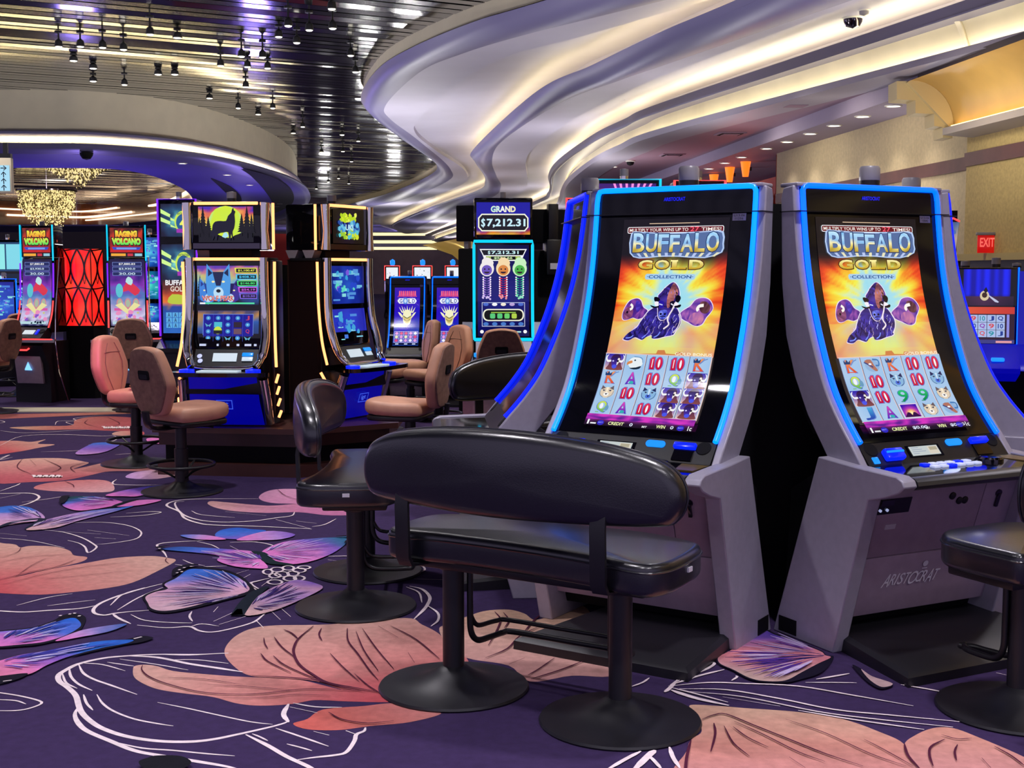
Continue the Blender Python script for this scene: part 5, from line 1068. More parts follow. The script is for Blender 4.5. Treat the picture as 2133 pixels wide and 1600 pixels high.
    A = Art(.12, .07); A.frame(0, 0, .12, .07, .006, hx('3a58e8')); A.text('igt', .03, .014, .09, .056, hx('4a68f0'), .03); A.build('maker_logo', M['screen'], lambda x, v, e: Vector((-.06+x, -1.015-v*.34-e, .49+v)), o)
    for sg in (-1, 1):
        b = MB(); b.tube([(sg*.3, -1.06, .72), (sg*.31, -1.0, .55), (sg*.315, -.95, .38)], .035, 10); b.build('lower_pillar', M['chrome'], t, ang=70)
    b = MB(); b.tube(crom([(-.27, -.965, .93), (-.25, -1.0, .84), (-.2, -1.02, .795), (0, -1.025, .79), (.2, -1.02, .795), (.25, -1.0, .84), (.27, -.965, .93)], 5), .018, 8); b.build('panel_trim', M['chrome'], t, ang=70)
    b = MB(); b.lathe([(.035, 2.0), (.035, 2.04)], (0, -.75, 0), 14, 1); b.lathe([(.036, 2.04), (.036, 2.085), (.001, 2.09)], (0, -.75, 0), 14, 0); b.build('signal_candle', [M['lensg'], M['dark']], t)
    return t
CW = (-2.12, 10.3, 0)
TG = 'two screen slot machines on the brown plinth'
tower(-4, 'tall slot machine whose top screen shows a howling wolf, facing the camera', (wolf_topper(), wolf_main(), wolf_reels()), (CW[0]+.085, CW[1], 0), TG)
tower(62, 'tall slot machine with yellow green emblem on its top screen, turned right', (emblem_topper(), blue_screen(.46, .29, 3, [(0, hx('2858c0')), (.6, hx('1830a0')), (1.4, hx('0a0c50'))]), blue_screen(.46, .27, 8, [(0, hx('2040d0')), (1.2, hx('1418a0'))], 3)), (CW[0]+.06, CW[1], 0), TG)
pl = [(-.5, -.98), (.58, -1.13), (1.2, -.72), (1.2, .3), (.1, .95), (-.45, .4)]
p2 = [(x*1.05, y*1.04) for x, y in pl]; p3 = [(x*.93, y*.9) for x, y in pl]
b = MB(); b.prism(p2, .32, .36, 'z', 0); b.prism([(x*.99, y*.97) for x, y in pl], .22, .32, 'z', 0); b.prism(p3, .09, .22, 'z', 1); b.prism(pl, 0, .09, 'z', 0)
o = b.build('machine_plinth', [M['wood'], M['pitch']], None, CW); tag(o, 'dark brown six sided plinth under the wolf slot machines', 'plinth')
b = MB(); b.prism([(.42*cos(R(60*i+2)), .42*sin(R(60*i+2))) for i in range(6)], .365, 1.55, 'z'); o = b.build('display_column', M['pitch'], None, CW); tag(o, 'matte black column standing between the wolf game towers', 'column')
# ---- volcano pair and the red lattice column
def volcano_art():
    A = Art(.36, .28); A.grid(0, 0, .36, .28, 14, 10, lambda x, y: ramp([(0, hx('c81c10')), (.4, hx('801008')), (.7, hx('d83a10')), (1, hx('401008'))], y/.28+.4*nz(x*12, y*12, 1)))
    for c, g in ((hx('200400'), .012), (None, 0)):
        f1 = c or vgrad(.17, .25, hx('f08820'), hx('f4f040')); f2 = c or vgrad(.08, .17, hx('48d858'), hx('f0f048'))
        A.text('RAGING', .06-g, .175-g, .3+g, .245+g, f1, .22+g*2, .1); A.text('VOLCANO', .02-g, .085-g, .34+g, .165+g, f2, .22+g*2)
    A.poly([(.04, .03), (.32, .03), (.34, .06), (.02, .06)], hx('2848c8')); A.rect(.07, .036, .29, .054, hx('7aa0e8')); return A
def volcano_main():
    A = Art(.38, .78); A.grid(0, 0, .38, .78, 12, 26, lambda x, y: ramp([(0, hx('1c1c50')), (.12, hx('d8d0f0')), (.3, hx('b0a0d0')), (.45, hx('4878b8')), (.62, hx('8a28b0')), (.8, hx('2a1070')), (1, hx('100830'))], y/.78+.12*nz(x*14, y*14)))
    for i, y in enumerate((.70, .645, .59)):
        A.rect(.03, y, .35, y+.045, hx('7890d8')); A.rect(.034, y+.004, .346, y+.041, hx('142058')); A.text(('$7,880.83', '$3,930.0', '30.00')[i], .1, y+.01, .28, y+.035, hx('d0e4f8') if i else W_, .04)
    A.poly([(.12, .4), (.17, .5), (.2, .55), (.25, .5), (.33, .42), (.27, .36), (.2, .42)], hx('d83048'), 2); A.poly([(.17, .52), (.2, .58), (.25, .54), (.23, .48)], hx('b8e0e0'), 2); A.ell(.1, .42, .04, .08, hx('58c0d0'))
    for x in (.1, .19, .28): A.ell(x, .27, .035, .06, hx('d08890')); A.ell(x, .27, .024, .045, hx('a8b8a0'))
    A.rect(.04, .185, .34, .215, hx('d858a8')); A.poly([(.19, .14), (.05, .25), (.12, .28), (.19, .2), (.26, .28), (.33, .25)], hx('e8e0a0')); blobs(A, .05, .07, .33, .17, 14, [hx('c8c878'), hx('8858c8'), hx('e890c0')], .028, 9); A.rect(.02, .015, .36, .05, hx('b8d8e0')); blobs(A, .1, .02, .33, .045, 6, [hx('182038')], .014, 2)
    return A
PV = profile([(-.40, .86), (-.33, 1.0), (-.29, 1.2), (-.275, 1.45), (-.27, 1.62)])
va, vm = volcano_art(), volcano_main()
def volcano(loc, psi, label):
    t = thing('slot_machine', label, 'slot machine', loc, R(psi), 'volcano slot machines beside the red lattice column')
    b = MB(); b.prism([(p.y+.02, p.z) for s, p in PV]+[(-.05, 1.66), (-.05, .8), (-.36, .8)], -.21, .21); b.box(-.205, .205, -.27, -.06, 1.66, 2.02, 0, .008); b.build('cabinet', M['black'], t)
    va.build('topper_screen', M['screen'], flat(-.18, 1.715, -.272), t); vm.build('screen', M['screen'], surf_of(PV, .38, .02), t, 16)
    A = Art(.36, .045); A.rect(0, 0, .36, .045, hx('101018')); A.rect(.01, .008, .17, .038, hx('f0a830')); A.rect(.19, .008, .25, .038, hx('c83040')); A.rect(.27, .008, .35, .038, hx('90c8d8')); A.build('info_strip', M['screen'], flat(-.18, 1.665, -.273), t)
    for sg in (-1, 1):
        for nm, z0, z1, mm in (('red_neon', .84, 1.2, 0), ('aqua_neon', 1.62, 2.03, 0), ('violet_neon', 1.2, 1.62, 0)):
            b = MB(); pts = [p+Vector((sg*.215, -.012, 0)) for s, p in PV if z0 <= p.z <= z1] if z0 < 1.5 else [Vector((sg*.21, -.275, z0)), Vector((sg*.21, -.275, z1))]
            b.tube(pts, .009, 6); b.build('light_strip', M[nm], t)
    b = MB(); dk = crom([(-.2, -.36, 0), (-.38, -.56, 0), (-.37, -.62, 0), (0, -.66, 0), (.37, -.62, 0), (.38, -.56, 0), (.2, -.36, 0)], 4); b.prism([(p.x, p.y) for p in dk], .70, .73, 'z'); b.build('deck', M['silver'], t)
    b = MB(); b.tube([(-.38, -.6, .735), (0, -.665, .738), (.38, -.6, .735)], .009, 6); b.build('deck_light', M['red_neon'], t)
    b = MB(); b.prism([(-.40, .86), (-.56, .745), (-.36, .73), (-.3, .84)], -.2, .2); o = b.build('button_panel', M['dark'], t)
    def PP_(v): return Vector((v.x, -.40-v.y*.81, .866-v.y*.58+v.z))
    b = MB(); b.box(-.06, .08, .07, .14, 0, .006, 0, 0, PP_); b.build('player_display', M['lcd'], o)
    b = MB(); b.box(.1, .13, .06, .14, 0, .01, 0, .002, PP_); b.box(-.16, -.09, .12, .16, 0, .012, 0, .003, PP_); b.build('card_slot', M['btn_blue'], o)
    for sg in (-1, 1):
        b = MB(); b.lathe([(.035, 0), (.03, .006), (.001, .004)], (sg*.165, .08, 0), 14, 0, PP_); b.build('speaker', M['pitch'], o)
    b = MB(); b.prism([(-.05, .0), (-.42, .0), (-.42, .2), (-.46, .45), (-.58, .66), (-.5, .70), (-.05, .70)], -.23, .23); b.build('base_cabinet', M['dark'], t)
    b = MB(); b.box(-.18, .16, -.455, -.41, .22, .58, 0, .006, lambda v: Vector((v.x, v.y-(v.z-.2)*.16, v.z))); o = b.build('belly_door', M['belly'], t)
    b = MB(); b.prism([(-.04, .39), (.04, .39), (.0, .47)], -.51, -.505, 'y'); b.prism([(-.045, .375), (.045, .375), (.045, .39), (-.045, .39)], -.505, -.5, 'y'); b.build('maker_logo', mat('glow_logo', '8ac0f0', .4, emit=(.5, .8, 1.), es=1.2), o)
    b = MB(); b.tube([(-.1, -.56, .63), (-.08, -.58, .61), (.04, -.58, .61), (.06, -.56, .63)], .01, 6); b.build('handle_light', M['red_neon'], o)
    b = MB(); b.tube([(.24, -.2, 1.66), (.235, -.3, 1.0), (.25, -.34, .7), (.26, -.3, .35), (.3, -.2, 0)], .008, 6); b.build('edge_trim', M['chrome'], t)
    b = MB(); b.lathe([(.03, 2.02), (.03, 2.07), (.001, 2.075)], (0, -.15, 0), 12); b.build('signal_candle', M['lensg'], t)
    return t
v1 = aty(93, 838, 14.6); v2 = aty(250, 838, 14.6)
volcano((v1.x, 14.95, 0), -14, 'volcano slot machine left of the red lattice column')
volcano((v2.x+.02, 14.95, 0), 16, 'volcano slot machine right of the red lattice column')
lc = thing('light_column', 'black column with glowing red lattice panel between volcano machines', 'column', (aty(172, 838, 15.0).x, 15.16, 0), 0)
b = MB(); b.prism([(-.16, -.18), (.16, -.18), (.26, .0), (.2, .25), (-.2, .25), (-.26, .0)], 0, .86, 'z'); b.build('base', M['pitch'], lc)
A = Art(.5, .9); A.grid(0, 0, .5, .9, 10, 14, lambda x, y: mix(hx('ff1c1c'), hx('f86038'), .2+1.2*nz(x*9, y*5)+.9*max(0, abs(x-.25)-.12)))
for y0 in (.0, .45):
    for xc in (.0, .125, .25, .375, .5):
        for sg in (1, -1): A.line([(min(.5, max(0, xc+sg*.062*sin(pi*k/10))), y0+.45*k/10) for k in range(11)], .016, hx('1a0406'))
    for xc in (.0625, .1875, .3125, .4375): A.line([(xc, y0+.04), (xc+.012, y0+.1), (xc, y0+.18), (xc-.012, y0+.1), (xc, y0+.04)], .006, hx('2a0406'))
    A.line([(0, y0+.45), (.12, y0+.43), (.25, y0+.45), (.38, y0+.43), (.5, y0+.45)], .014, hx('1a0406'), 3)
for x in (.125, .375): A.rect(x-.005, 0, x+.005, .9, hx('3a0a0c'))
def lcs(x, y, e):
    u = x/.5; k = (-.27, -.06), (-.16, -.18), (.16, -.18), (.27, -.06)
    seg = 0 if u < .25 else (1 if u < .75 else 2); t = (u/.25, (u-.25)/.5, (u-.75)/.25)[seg]
    a, b_ = k[seg], k[seg+1]; return Vector((a[0]+(b_[0]-a[0])*t, a[1]+(b_[1]-a[1])*t-.004-e*2, .86+y))
A.build('lattice_panel', M['screen'], lcs, lc)
b = MB(); b.prism([(-.155, -.17), (.155, -.17), (.25, .0), (.2, .25), (-.2, .25), (-.25, .0)], .86, 1.76, 'z'); b.build('core', M['pitch'], lc)
# ---- the GRAND jackpot machine with the cyan rim
YG = 12.5; gx = aty(1048, 600, YG).x
g = thing('slot_machine', 'cyan rimmed slot machine whose top screen reads GRAND $7,212.31', 'slot machine', (gx, YG, 0), R(2))
b = MB(); b.box(-.285, .285, -.06, .1, 1.81, 2.21, 0, .015); b.box(-.24, .24, 0, .3, .8, 1.9, 0); b.build('cabinet', M['black'], g)
A = Art(.52, .31); A.grid(0, 0, .52, .31, 12, 8, lambda x, y: ramp([(0, hx('f0b020')), (.07, hx('c02018')), (.16, hx('1410a0')), (1, hx('0c0c9c'))], y/.31+.1*nz(x*8, y*8)))
A.text('GRAND', .14, .215, .38, .275, hx('ffffe0'), .1); A.text('GRAND', .145, .22, .375, .27, lambda x, y: ramp([(0, hx('78d0c8')), (.5, W_), (1, hx('e8d890'))], (x-.14)/.24), .05)
A.poly([(.05, .03), (.47, .03), (.505, .07), (.505, .16), (.47, .2), (.05, .2), (.015, .16), (.015, .07)], hx('f4f4dc')); A.poly([(.055, .042), (.465, .042), (.492, .074), (.492, .156), (.465, .188), (.055, .188), (.028, .156), (.028, .074)], hx('08060a'))
A.text('S', .045, .075, .085, .15, hx('c8ecf8'), .06); A.rect(.062, .066, .069, .159, hx('c8ecf8')); A.text('7,212.31', .1, .066, .475, .152, hx('c8ecf8'), .08); A.build('topper_screen', M['screen'], flat(-.26, 1.855, -.062), g)
PG = profile([(-.16, .84), (-.1, 1.0), (-.06, 1.25), (-.045, 1.55), (-.045, 1.79)])
b = MB(); b.loft([[Vector((x, p.y, p.z)) for s, p in PG] for x in (-.28, .28)], False, False); b.build('screen_bezel', M['black'], g, ang=60)
A = Art(.5, .9); glow_bg(A, [(0, hx('0c1478')), (.6, hx('0a0c60')), (1.2, hx('06082c'))], .25, .4, .5, 2.)
A.poly([(.02, .86), (.48, .86), (.45, .8), (.43, .745), (.07, .745), (.05, .8)], W_); A.poly([(.035, .85), (.465, .85), (.44, .8), (.06, .8)], hx('06060c')); A.text('S', .1, .81, .125, .84, hx('c8f0f4'), .06); A.rect(.111, .806, .115, .844, hx('c8f0f4')); A.text('7,212.31', .135, .806, .4, .842, hx('c8f0f4'), .08); A.rect(.08, .755, .42, .79, hx('9cb848')); A.rect(.13, .758, .37, .787, hx('06060c')); A.text('$534.66', .16, .762, .34, .783, hx('d0f0b0'), .06)
for x, c, c2, n_ in ((.09, hx('6a50b8'), hx('f0e8e8'), hx('a880e0')), (.25, hx('d8843c'), hx('f4d8a8'), hx('e02838')), (.41, hx('48b048'), hx('c8f0c0'), hx('30c888'))):
    A.ell(x, .67, .07, .075, c2); A.poly([(x-.05, .72), (x-.02, .78), (x+.05, .76), (x+.06, .7)], c2, 2); A.ell(x, .655, .05, .05, c); A.ell(x, .64, .028, .018, hx('2a1020'), 12, 180, 360); A.ell(x-.02, .665, .008, .008, hx('180c18')); A.ell(x+.02, .665, .008, .008, hx('180c18'))
    q = random.Random(int(x*100))
    for i in range(9):
        for sg in (-1, 1): A.poly([(x, .57-i*.022), (x+sg*.045, .59-i*.022), (x+sg*.035, .57-i*.022)], n_); A.ell(x+sg*.035, .585-i*.022, .008, .007, hx('f8f0f8'))
    for i in range(7): A.ell(x+q.uniform(-.04, .04), .38+q.uniform(-.01, .03), .01, .01, mix(n_, W_, .5))
A.frame(.04, .1, .46, .34, .006, hx('c0c8e8')); A.poly(rrect(.4, .12, .05, 4, .25, .215), hx('f4f4dc')); A.poly(rrect(.375, .098, .042, 4, .25, .215), hx('0c0c08')); A.rect(.13, .235, .37, .245, hx('98c848'))
for i in range(4): A.poly(rrect(.05, .05, .012, 3, .145+i*.07, .205), (hx('58c878'), hx('58c878'), hx('68d068'), hx('b0d048'))[i])
for i in range(5): A.ell(.08+i*.085, .32, .026, .016, (hx('4868c8'), W_, hx('f0e8d8'), hx('b8a0d8'), hx('4868c8'))[i]); A.ell(.08+i*.085, .125, .026, .018, hx('4878c8'))
A.ell(.04, .045, .018, .018, W_); A.ell(.46, .045, .018, .018, W_); A.rect(.1, .035, .16, .05, hx('90c0e0')); A.rect(.34, .035, .42, .05, hx('b0e0e0'))
A.build('screen', M['screen'], surf_of(PG, .5, .03), g, 18)
b = MB(); pth = [Vector((-.285, p.y-.01, p.z)) for s, p in PG]; pth = pth+[Vector((.285, p.y, p.z)) for p in reversed(pth)]; b.tube(pth+[pth[0]], .016, 6); b.build('light_strip', M['aqua_neon'], g)
b = MB(); b.prism([(-.16, .84), (-.3, .70), (-.32, .66), (0, .6), (0, .84)], -.27, .27); b.build('deck', M['silver'], g)
for x in (-.2, .2):
    b = MB(); b.box(x-.09, x+.09, -.36, -.2, .68, .715, 0, .01); b.build('button', M['btn_sky'], g)
b = MB(); b.prism([(.1, 0), (-.12, 0), (-.26, .62), (.1, .7)], -.3, .3); b.build('base_cabinet', M['silver'], g)
for sg in (-1, 1):
    b = MB(); b.prism([(.12, .0), (-.0, .0), (-.2, .6), (.02, 1.0), (.12, 1.0)], sg*.3, sg*.4); b.build('side_panel', M['silver'], g)
b = MB(); b.lathe([(.028, 2.21), (.028, 2.265), (.001, 2.27)], (0, .02, 0), 12); b.build('signal_candle', M['lensg'], g)
# its dark neighbours seen from behind / edge on
def dark_machine(u, Y, w, z0, z1, label, psi=0, bracket=False):
    p = aty(u, 600, Y); t = thing('slot_machine', label, 'slot machine', (p.x, Y, 0), R(psi), 'black backs beside the cyan rimmed machine')
    b = MB(); b.box(-w/2, w/2, 0, .12, z0, z1, 0, .012); b.build('topper', M['pitch'], t)
    b = MB(); b.box(-w*.45, w*.45, .02, .4, 0, z0-.07, 0, .02); b.build('cabinet', M['pitch'], t)
    b = MB(); b.box(-w*.12, w*.12, .03, .1, z0-.09, z0+.01); b.build('bracket', M['lensg'], t)
    if bracket:
        b = MB(); b.box(-.05, .05, -.1, 0, z0-.02, z1+.05, 0, .008); b.box(-.08, .08, -.14, 0, z0-.32, z0+.04, 0, .02); b.build('cable_riser', M['dark'], t)
        b = MB(); b.box(-.045, .045, -.145, -.139, z0-.26, z0-.2); b.build('asset_sticker', M['sticker'], t)
    return t
dark_machine(969, 12.9, .2, 1.8, 2.16, 'black back of slot machine left of the GRAND screen', -20)
dark_machine(1148, 12.9, .52, 1.78, 2.12, 'black slot machine back with cable riser, right of GRAND screen', 12, True)
# ---- dragon games: smaller curved machines further back
def dragon_art():
    A = Art(.55, .92); A.grid(0, 0, .55, .92, 16, 26, lambda x, y: ramp([(0, hx('1a4ab8')), (.3, hx('1030b0')), (.5, hx('2810c0')), (1, hx('3a18b0'))], y/.92+.35*nz(x*9, y*9, 7)))
    q = random.Random(6)
    for i in range(9):
        p = [(q.uniform(0, .55), q.uniform(.3, .9))]
        for k in range(3): p.append((p[-1][0]+q.uniform(-.08, .08), p[-1][1]+q.uniform(-.08, .08)))
        A.line(p, .004, hx('9060e8'))
    for i in range(9): A.poly([(.09+i*.042, .8), (.127+i*.042, .8), (.122+i*.042, .87), (.094+i*.042, .87)], hx('f05078') if i % 2 else hx('f06888'))
    A.rect(.07, .785, .48, .797, hx('e04870')); A.poly([(.06, .72), (.1, .68), (.44, .68), (.48, .72), (.44, .76), (.1, .76)], hx('f0f4ff'))
    for ch, x in (('G', .11), ('L', .3), ('D', .38)): A.text(ch, x, .69, x+.06, .75, hx('3a50a8') if ch != 'L' else hx('202060'), .06)
    A.ell(.235, .72, .055, .05, hx('6090e0')); A.ell(.235, .72, .03, .028, hx('c8e0f8'))
    c0 = hx('f4f0c8')
    for k in range(7): A.poly([(.16+k*.035, .54), (.2+k*.035, .54), (.275+(k-3)*.06, .63+.02*(k % 2))], c0)
    A.poly([(.08, .55), (.16, .52), (.19, .45), (.21, .37), (.26, .34), (.3, .34), (.35, .37), (.37, .45), (.4, .52), (.47, .55), (.38, .46), (.36, .55), (.28, .59), (.2, .55), (.17, .46)], c0, 2); A.poly([(.19, .5), (.28, .46), (.37, .5), (.35, .42), (.28, .37), (.21, .42)], hx('d8c070'), 2); A.line([(.2, .49), (.28, .455), (.36, .49)], .012, hx('50603a'), 3); A.line([(.21, .44), (.28, .41), (.35, .44)], .012, hx('7a8050'), 3)
    A.rect(.02, .05, .53, .25, hx('b8b0e8'))
    for i in range(5):
        for j in range(3): A.rect(.03+i*.1, .06+j*.062, .12+i*.1, .116+j*.062, hx('3040b0')); A.ell(.075+i*.1, .088+j*.062, .034, .024, q.choice([hx('e05080'), hx('f0f0c0'), hx('58c8b8'), hx('e8a0e0'), hx('f4f4ff')]))
    A.rect(0, 0, .55, .04, hx('101840'))
    for x in (.06, .25, .42): A.rect(x, .01, x+.07, .03, hx('d0dcf4'))
    return A
da = dragon_art(); KD = None
for u, lab in ((853, 'small blue rimmed dragon slot machine, left of the pair'), (934, 'small blue rimmed dragon slot machine beside the GRAND machine')):
    p = aty(u, 600, 14.5)
    t = arc_machine(-2, lab, da if KD is None else KD, 'blue_neon', (p.x+(.03 if u > 900 else -.01), 15.3, 0), (.53, .8, .775), lite=True, silver='dark', group='small dragon slot machines')
    KD = KIDS[t.name]
# ---- generic cabinet with one or two lit screens
def box_machine(u, Y, w, zt, label, screens, psi=0, rim=None, body='black', z_deck=.72, group=None, candle=True, neon_side=True, du=0):
    p = aty(u, 600, Y); t = thing('slot_machine', label, 'slot machine', (p.x, Y, 0), R(psi), group)
    b = MB(); b.box(-w/2, w/2, 0, .3, z_deck, zt, 0, .015); b.build('cabinet', M[body], t)
    b = MB(); b.box(-w/2, w/2, -.06, .34, 0, z_deck-.08, 0, .01); b.build('base_cabinet', M['dark'], t)
    b = MB(); b.prism([(.0, z_deck+.08), (-.2, z_deck-.02), (-.22, z_deck-.06), (0, z_deck-.1)], -w/2, w/2); b.build('deck', M['chromed'], t)
    for i, (z0, z1, fn) in enumerate(screens):
        A = fn(w-.06, z1-z0); A.build('screen', M['screen'], flat(-(w-.06)/2, z0, 0), t)
    if rim:
        zs = min(s[0] for s in screens)-.03
        b = MB(); b.tube([(-w/2, -.008, zs), (-w/2, -.008, zt), (w/2, -.008, zt), (w/2, -.008, zs)], .01, 6); b.build('light_strip', M[rim], t)
    if candle:
        b = MB(); b.lathe([(.03, zt), (.03, zt+.03)], (0, .1, 0), 12, 1); b.lathe([(.031, zt+.03), (.031, zt+.08), (.001, zt+.085)], (0, .1, 0), 12, 0); b.build('signal_candle', [M['lensg'], M['chrome']], t)
    return t
bs = lambda seed, cols, l=5: (lambda w, h: blue_screen(w, h, seed, cols, l))
CB = [(0, hx('58c8e8')), (.7, hx('1c58b8')), (1.3, hx('081c60'))]; CD = [(0, hx('3068d8')), (1., hx('101c90'))]; CT = [(0, hx('50e0c8')), (.7, hx('1880a0')), (1.3, hx('0a2a70'))]
def magenta_sign(w, h):
    A = Art(w, h); glow_bg(A, [(0, hx('ffd0f0')), (.4, hx('e048c0')), (1, hx('8a20c0')), (1.5, hx('3a0c70'))], w*.55, h*.3, w*.4, 3.); A.poly([(0, 0), (w*.1, h*.8), (w*.2, h*.2), (w*.25, 0)], hx('70f080'), 2)
    for i in range(7): A.poly([(w*.55, h*.2), (w*.3+i*w*.1, h), (w*.34+i*w*.1, h)], hx('ff90e0'))
    return A
box_machine(1301, 9.2, .5, 2.155, 'slot machine with magenta top screen, behind the silver machines', [(1.74, 2.125, magenta_sign), (.85, 1.6, bs(21, CD))], 0, 'aqua_neon')
box_machine(1455, 9.6, .38, 2.175, 'red rimmed slot machine top peeking over the silver machines', [(1.7, 2.1, bs(22, [(0, hx('601018')), (1.2, hx('18060c'))])), (.85, 1.6, bs(23, CD))], 0, 'red_neon')
box_machine(1212, 9.9, .24, 2.06, 'narrow black slot machine with red light edge, left of magenta screen', [(1.72, 1.78, bs(24, [(0, hx('400810')), (1.2, hx('0c0408'))], 1))], -8, 'red_neon', 'pitch', candle=False)
def wonder(w, h):
    A = Art(w, h); glow_bg(A, [(0, hx('88e8d8')), (.5, hx('1a4a70')), (1.2, hx('0a0a28'))], w*.5, h*.5, h*.6, 3.)
    for k in (0, 1): A.poly([(0, h*(.85-k*.25)), (w*.3, h*(.68-k*.22)), (w*.28, h*(.6-k*.22)), (w*.55, h*(.45-k*.2)), (w*.3, h*(.5-k*.2)), (w*.3, h*(.58-k*.22)), (0, h*(.72-k*.25))], hx('d0f890'))
    A.ell(w*.68, h*.45, w*.26, h*.34, hx('c8e850')); A.ell(w*.68, h*.43, w*.21, h*.26, hx('1c5a90')); A.text('WONDER', w*.5, h*.66, w*.86, h*.74, hx('183050'), .04); A.text('4', w*.58, h*.25, w*.8, h*.6, hx('e8f060'), .08); A.rect(w*.48, h*.12, w*.9, h*.24, hx('a030b0')); return A
def wonder_main(w, h):
    A = wonder(w, h*.4); B = Art(w, h); B.grid(0, 0, w, h*.6, 10, 12, lambda x, y: ramp([(0, hx('2a68c0')), (.5, hx('184098')), (.55, hx('e88a30')), (.7, hx('d04820')), (1, hx('101018'))], y/(h*.6)+.1*nz(x*12, y*12)))
    for vs, fs, c, l in A.items: B.raw([(x, y+h*.6) for x, y in vs], fs, (lambda cc: (lambda x, y: cc(x, y-h*.6)))(c) if callable(c) else c)
    B.text('BUFFALO', w*.1, h*.54, w*.9, h*.6, W_, .08); B.text('GOLD', w*.25, h*.47, w*.75, h*.53, hx('e8d8c8'), .06); B.poly([(w*.15, h*.36), (w*.3, h*.44), (w*.7, h*.42), (w*.85, h*.36), (w*.7, h*.33), (w*.3, h*.33)], hx('b8c838'), 2)
    for i in range(4):
        for j in range(3): B.rect(w*(.1+i*.2), h*(.06+j*.06), w*(.28+i*.2), h*(.115+j*.06), hx('58a8e0')); B.text('A', w*(.15+i*.2), h*(.065+j*.06), w*(.23+i*.2), h*(.11+j*.06), hx('182858'), .04)
    return B
box_machine(372, 13.4, .40, 2.25, 'violet rimmed slot machine with a number 4 logo, behind wolf machine', [(1.86, 2.2, wonder), (.85, 1.78, wonder_main)], 0, 'violet_neon', 'black', group='left background machines')
box_machine(312, 17.5, .36, 2.0, 'turquoise lit slot machine between volcano game and the violet one', [(1.56, 1.96, bs(31, CB)), (1.12, 1.5, bs(32, CT)), (.8, 1.06, bs(33, CB))], 5, None, 'black', group='left background machines')
box_machine(14, 19.5, .62, 1.98, 'tall cabinet with pale turquoise screen panels at the left edge', [(1.5, 1.94, lambda w, h: Art(w, h).rect(0, 0, w, h, hx('18406a')).rect(.02, .03, w*.48, h-.03, hx('90e8e8')).rect(w*.52, .03, w-.02, h-.03, hx('80d8e8'))), (1.0, 1.46, lambda w, h: Art(w, h).rect(0, 0, w, h, hx('0c1c30')).rect(.02, .03, w*.48, h-.03, hx('90e4ec')))], 0, None, 'black', group='left background machines')
box_machine(44, 18.2, .22, 1.34, 'small blue slot machine between left edge and volcano game', [(.98, 1.3, bs(35, CD)), (.72, .95, bs(36, [(0, hx('d8e0f0')), (1.2, hx('4060c0'))]))], 0, None, 'black', .66, group='left background machines')
box_machine(8, 16.6, .3, 1.4, 'blue glowing curved slot machine cut by the left edge', [(.75, 1.36, bs(37, CD))], 20, 'blue_neon', 'black', .66, group='left background machines')
def white_screen(seed):
    def f(w_, h_):
        A = Art(w_, h_); A.rect(0, 0, w_, h_, hx('eef2f8'))
        if seed: blobs(A, .02, .02, w_-.02, h_-.02, 8, [hx('60787c'), hx('a8d8d0'), hx('d0a0c0')], .012, seed)
        return A
    return f
for u, w, lab, sd in ((817, .28, 'far slot machine with white screen, leftmost of three with blue bulbs', 3), (880, .36, 'far slot machine with white screen and pink rim, middle of three', 5), (943, .28, 'far slot machine with plain pale screen, rightmost of three', 0)):
    t = box_machine(u, 24, w, 1.6, lab, [(1.36, 1.57, white_screen(sd))], 0, 'red_neon', 'black', .7, 'far white screen machines', False)
    b = MB(); b.lathe([(.03, 1.6), (.05, 1.64), (.045, 1.7), (.001, 1.73)], (0, .1, 0), 12); b.build('bulb', M['btn_sky'], t)
# ---- blue curtain game at the right, and the fan shaped sign
YR = 10.2; p = aty(2052, 700, YR); t = thing('slot_machine', 'blue glossy slot machine with stage curtain screen, under the exit sign', 'slot machine', (p.x, YR, 0), R(-14))
blue_body = mat('blue_glow_body', '10149a', .2, spec=.6, emit=(.01, .02, .8), es=.5)  # glow put into the body paint so it stays blue
b = MB(); b.box(-.235, .235, 0, .12, .9, 1.53, 0, .01); b.build('cabinet', M['black'], t)
b = MB(); b.prism([(-.01, 1.5), (.1, 1.5), (.1, .72), (-.22, .72), (-.2, .78), (-.05, .92)], .238, .33); b.build('side_panel', blue_body, t)
A = Art(.45, .29)
A.grid(0, 0, .45, .29, 60, 6, lambda x, y: mix(hx('0408a0'), hx('1020f4'), .5+.5*sin(x*90)+.3*sin(x*37)) if .05 < x < .4 and y > .07 else hx('05040c')); A.grid(.02, .0, .43, .075, 20, 4, lambda x, y: mix(hx('4a2848'), hx('140a20'), abs(x-.2)*3+(.05-y)*4)); A.ell(.21, .08, .035, .04, hx('d8c8a0')); A.ell(.21, .085, .02, .022, hx('3a2418')); A.poly([(.2, .12), (.22, .15), (.235, .12), (.22, .1)], hx('10101c')); A.poly([(.23, .09), (.28, .06), (.32, .03), (.29, .03)], hx('c0c4e0'), 2)
A.build('upper_screen', M['screen'], flat(-.225, 1.225, -.004), t)
A = Art(.44, .29); A.rect(0, 0, .44, .29, hx('2a1024')); A.grid(0, .235, .44, .29, 8, 2, lambda x, y: mix(hx('e05830'), hx('c03028'), x*2)); q = random.Random(2)
for i in range(5):
    for j in range(3): A.rect(.03+i*.068, .05+j*.06, .094+i*.068, .107+j*.06, hx('a8bce8')); A.text(q.choice(['10', 'J', 'Q', '9']), .042+i*.068, .06+j*.06, .082+i*.068, .098+j*.06, q.choice([hx('8a3aa8'), hx('1c3a90'), hx('2890a0'), hx('d04a50')]), .06)
A.rect(.38, .05, .4, .23, hx('8a8ce0')); A.rect(0, 0, .44, .03, hx('3a3a80')); A.rect(.3, .005, .42, .022, hx('e09aa0'))
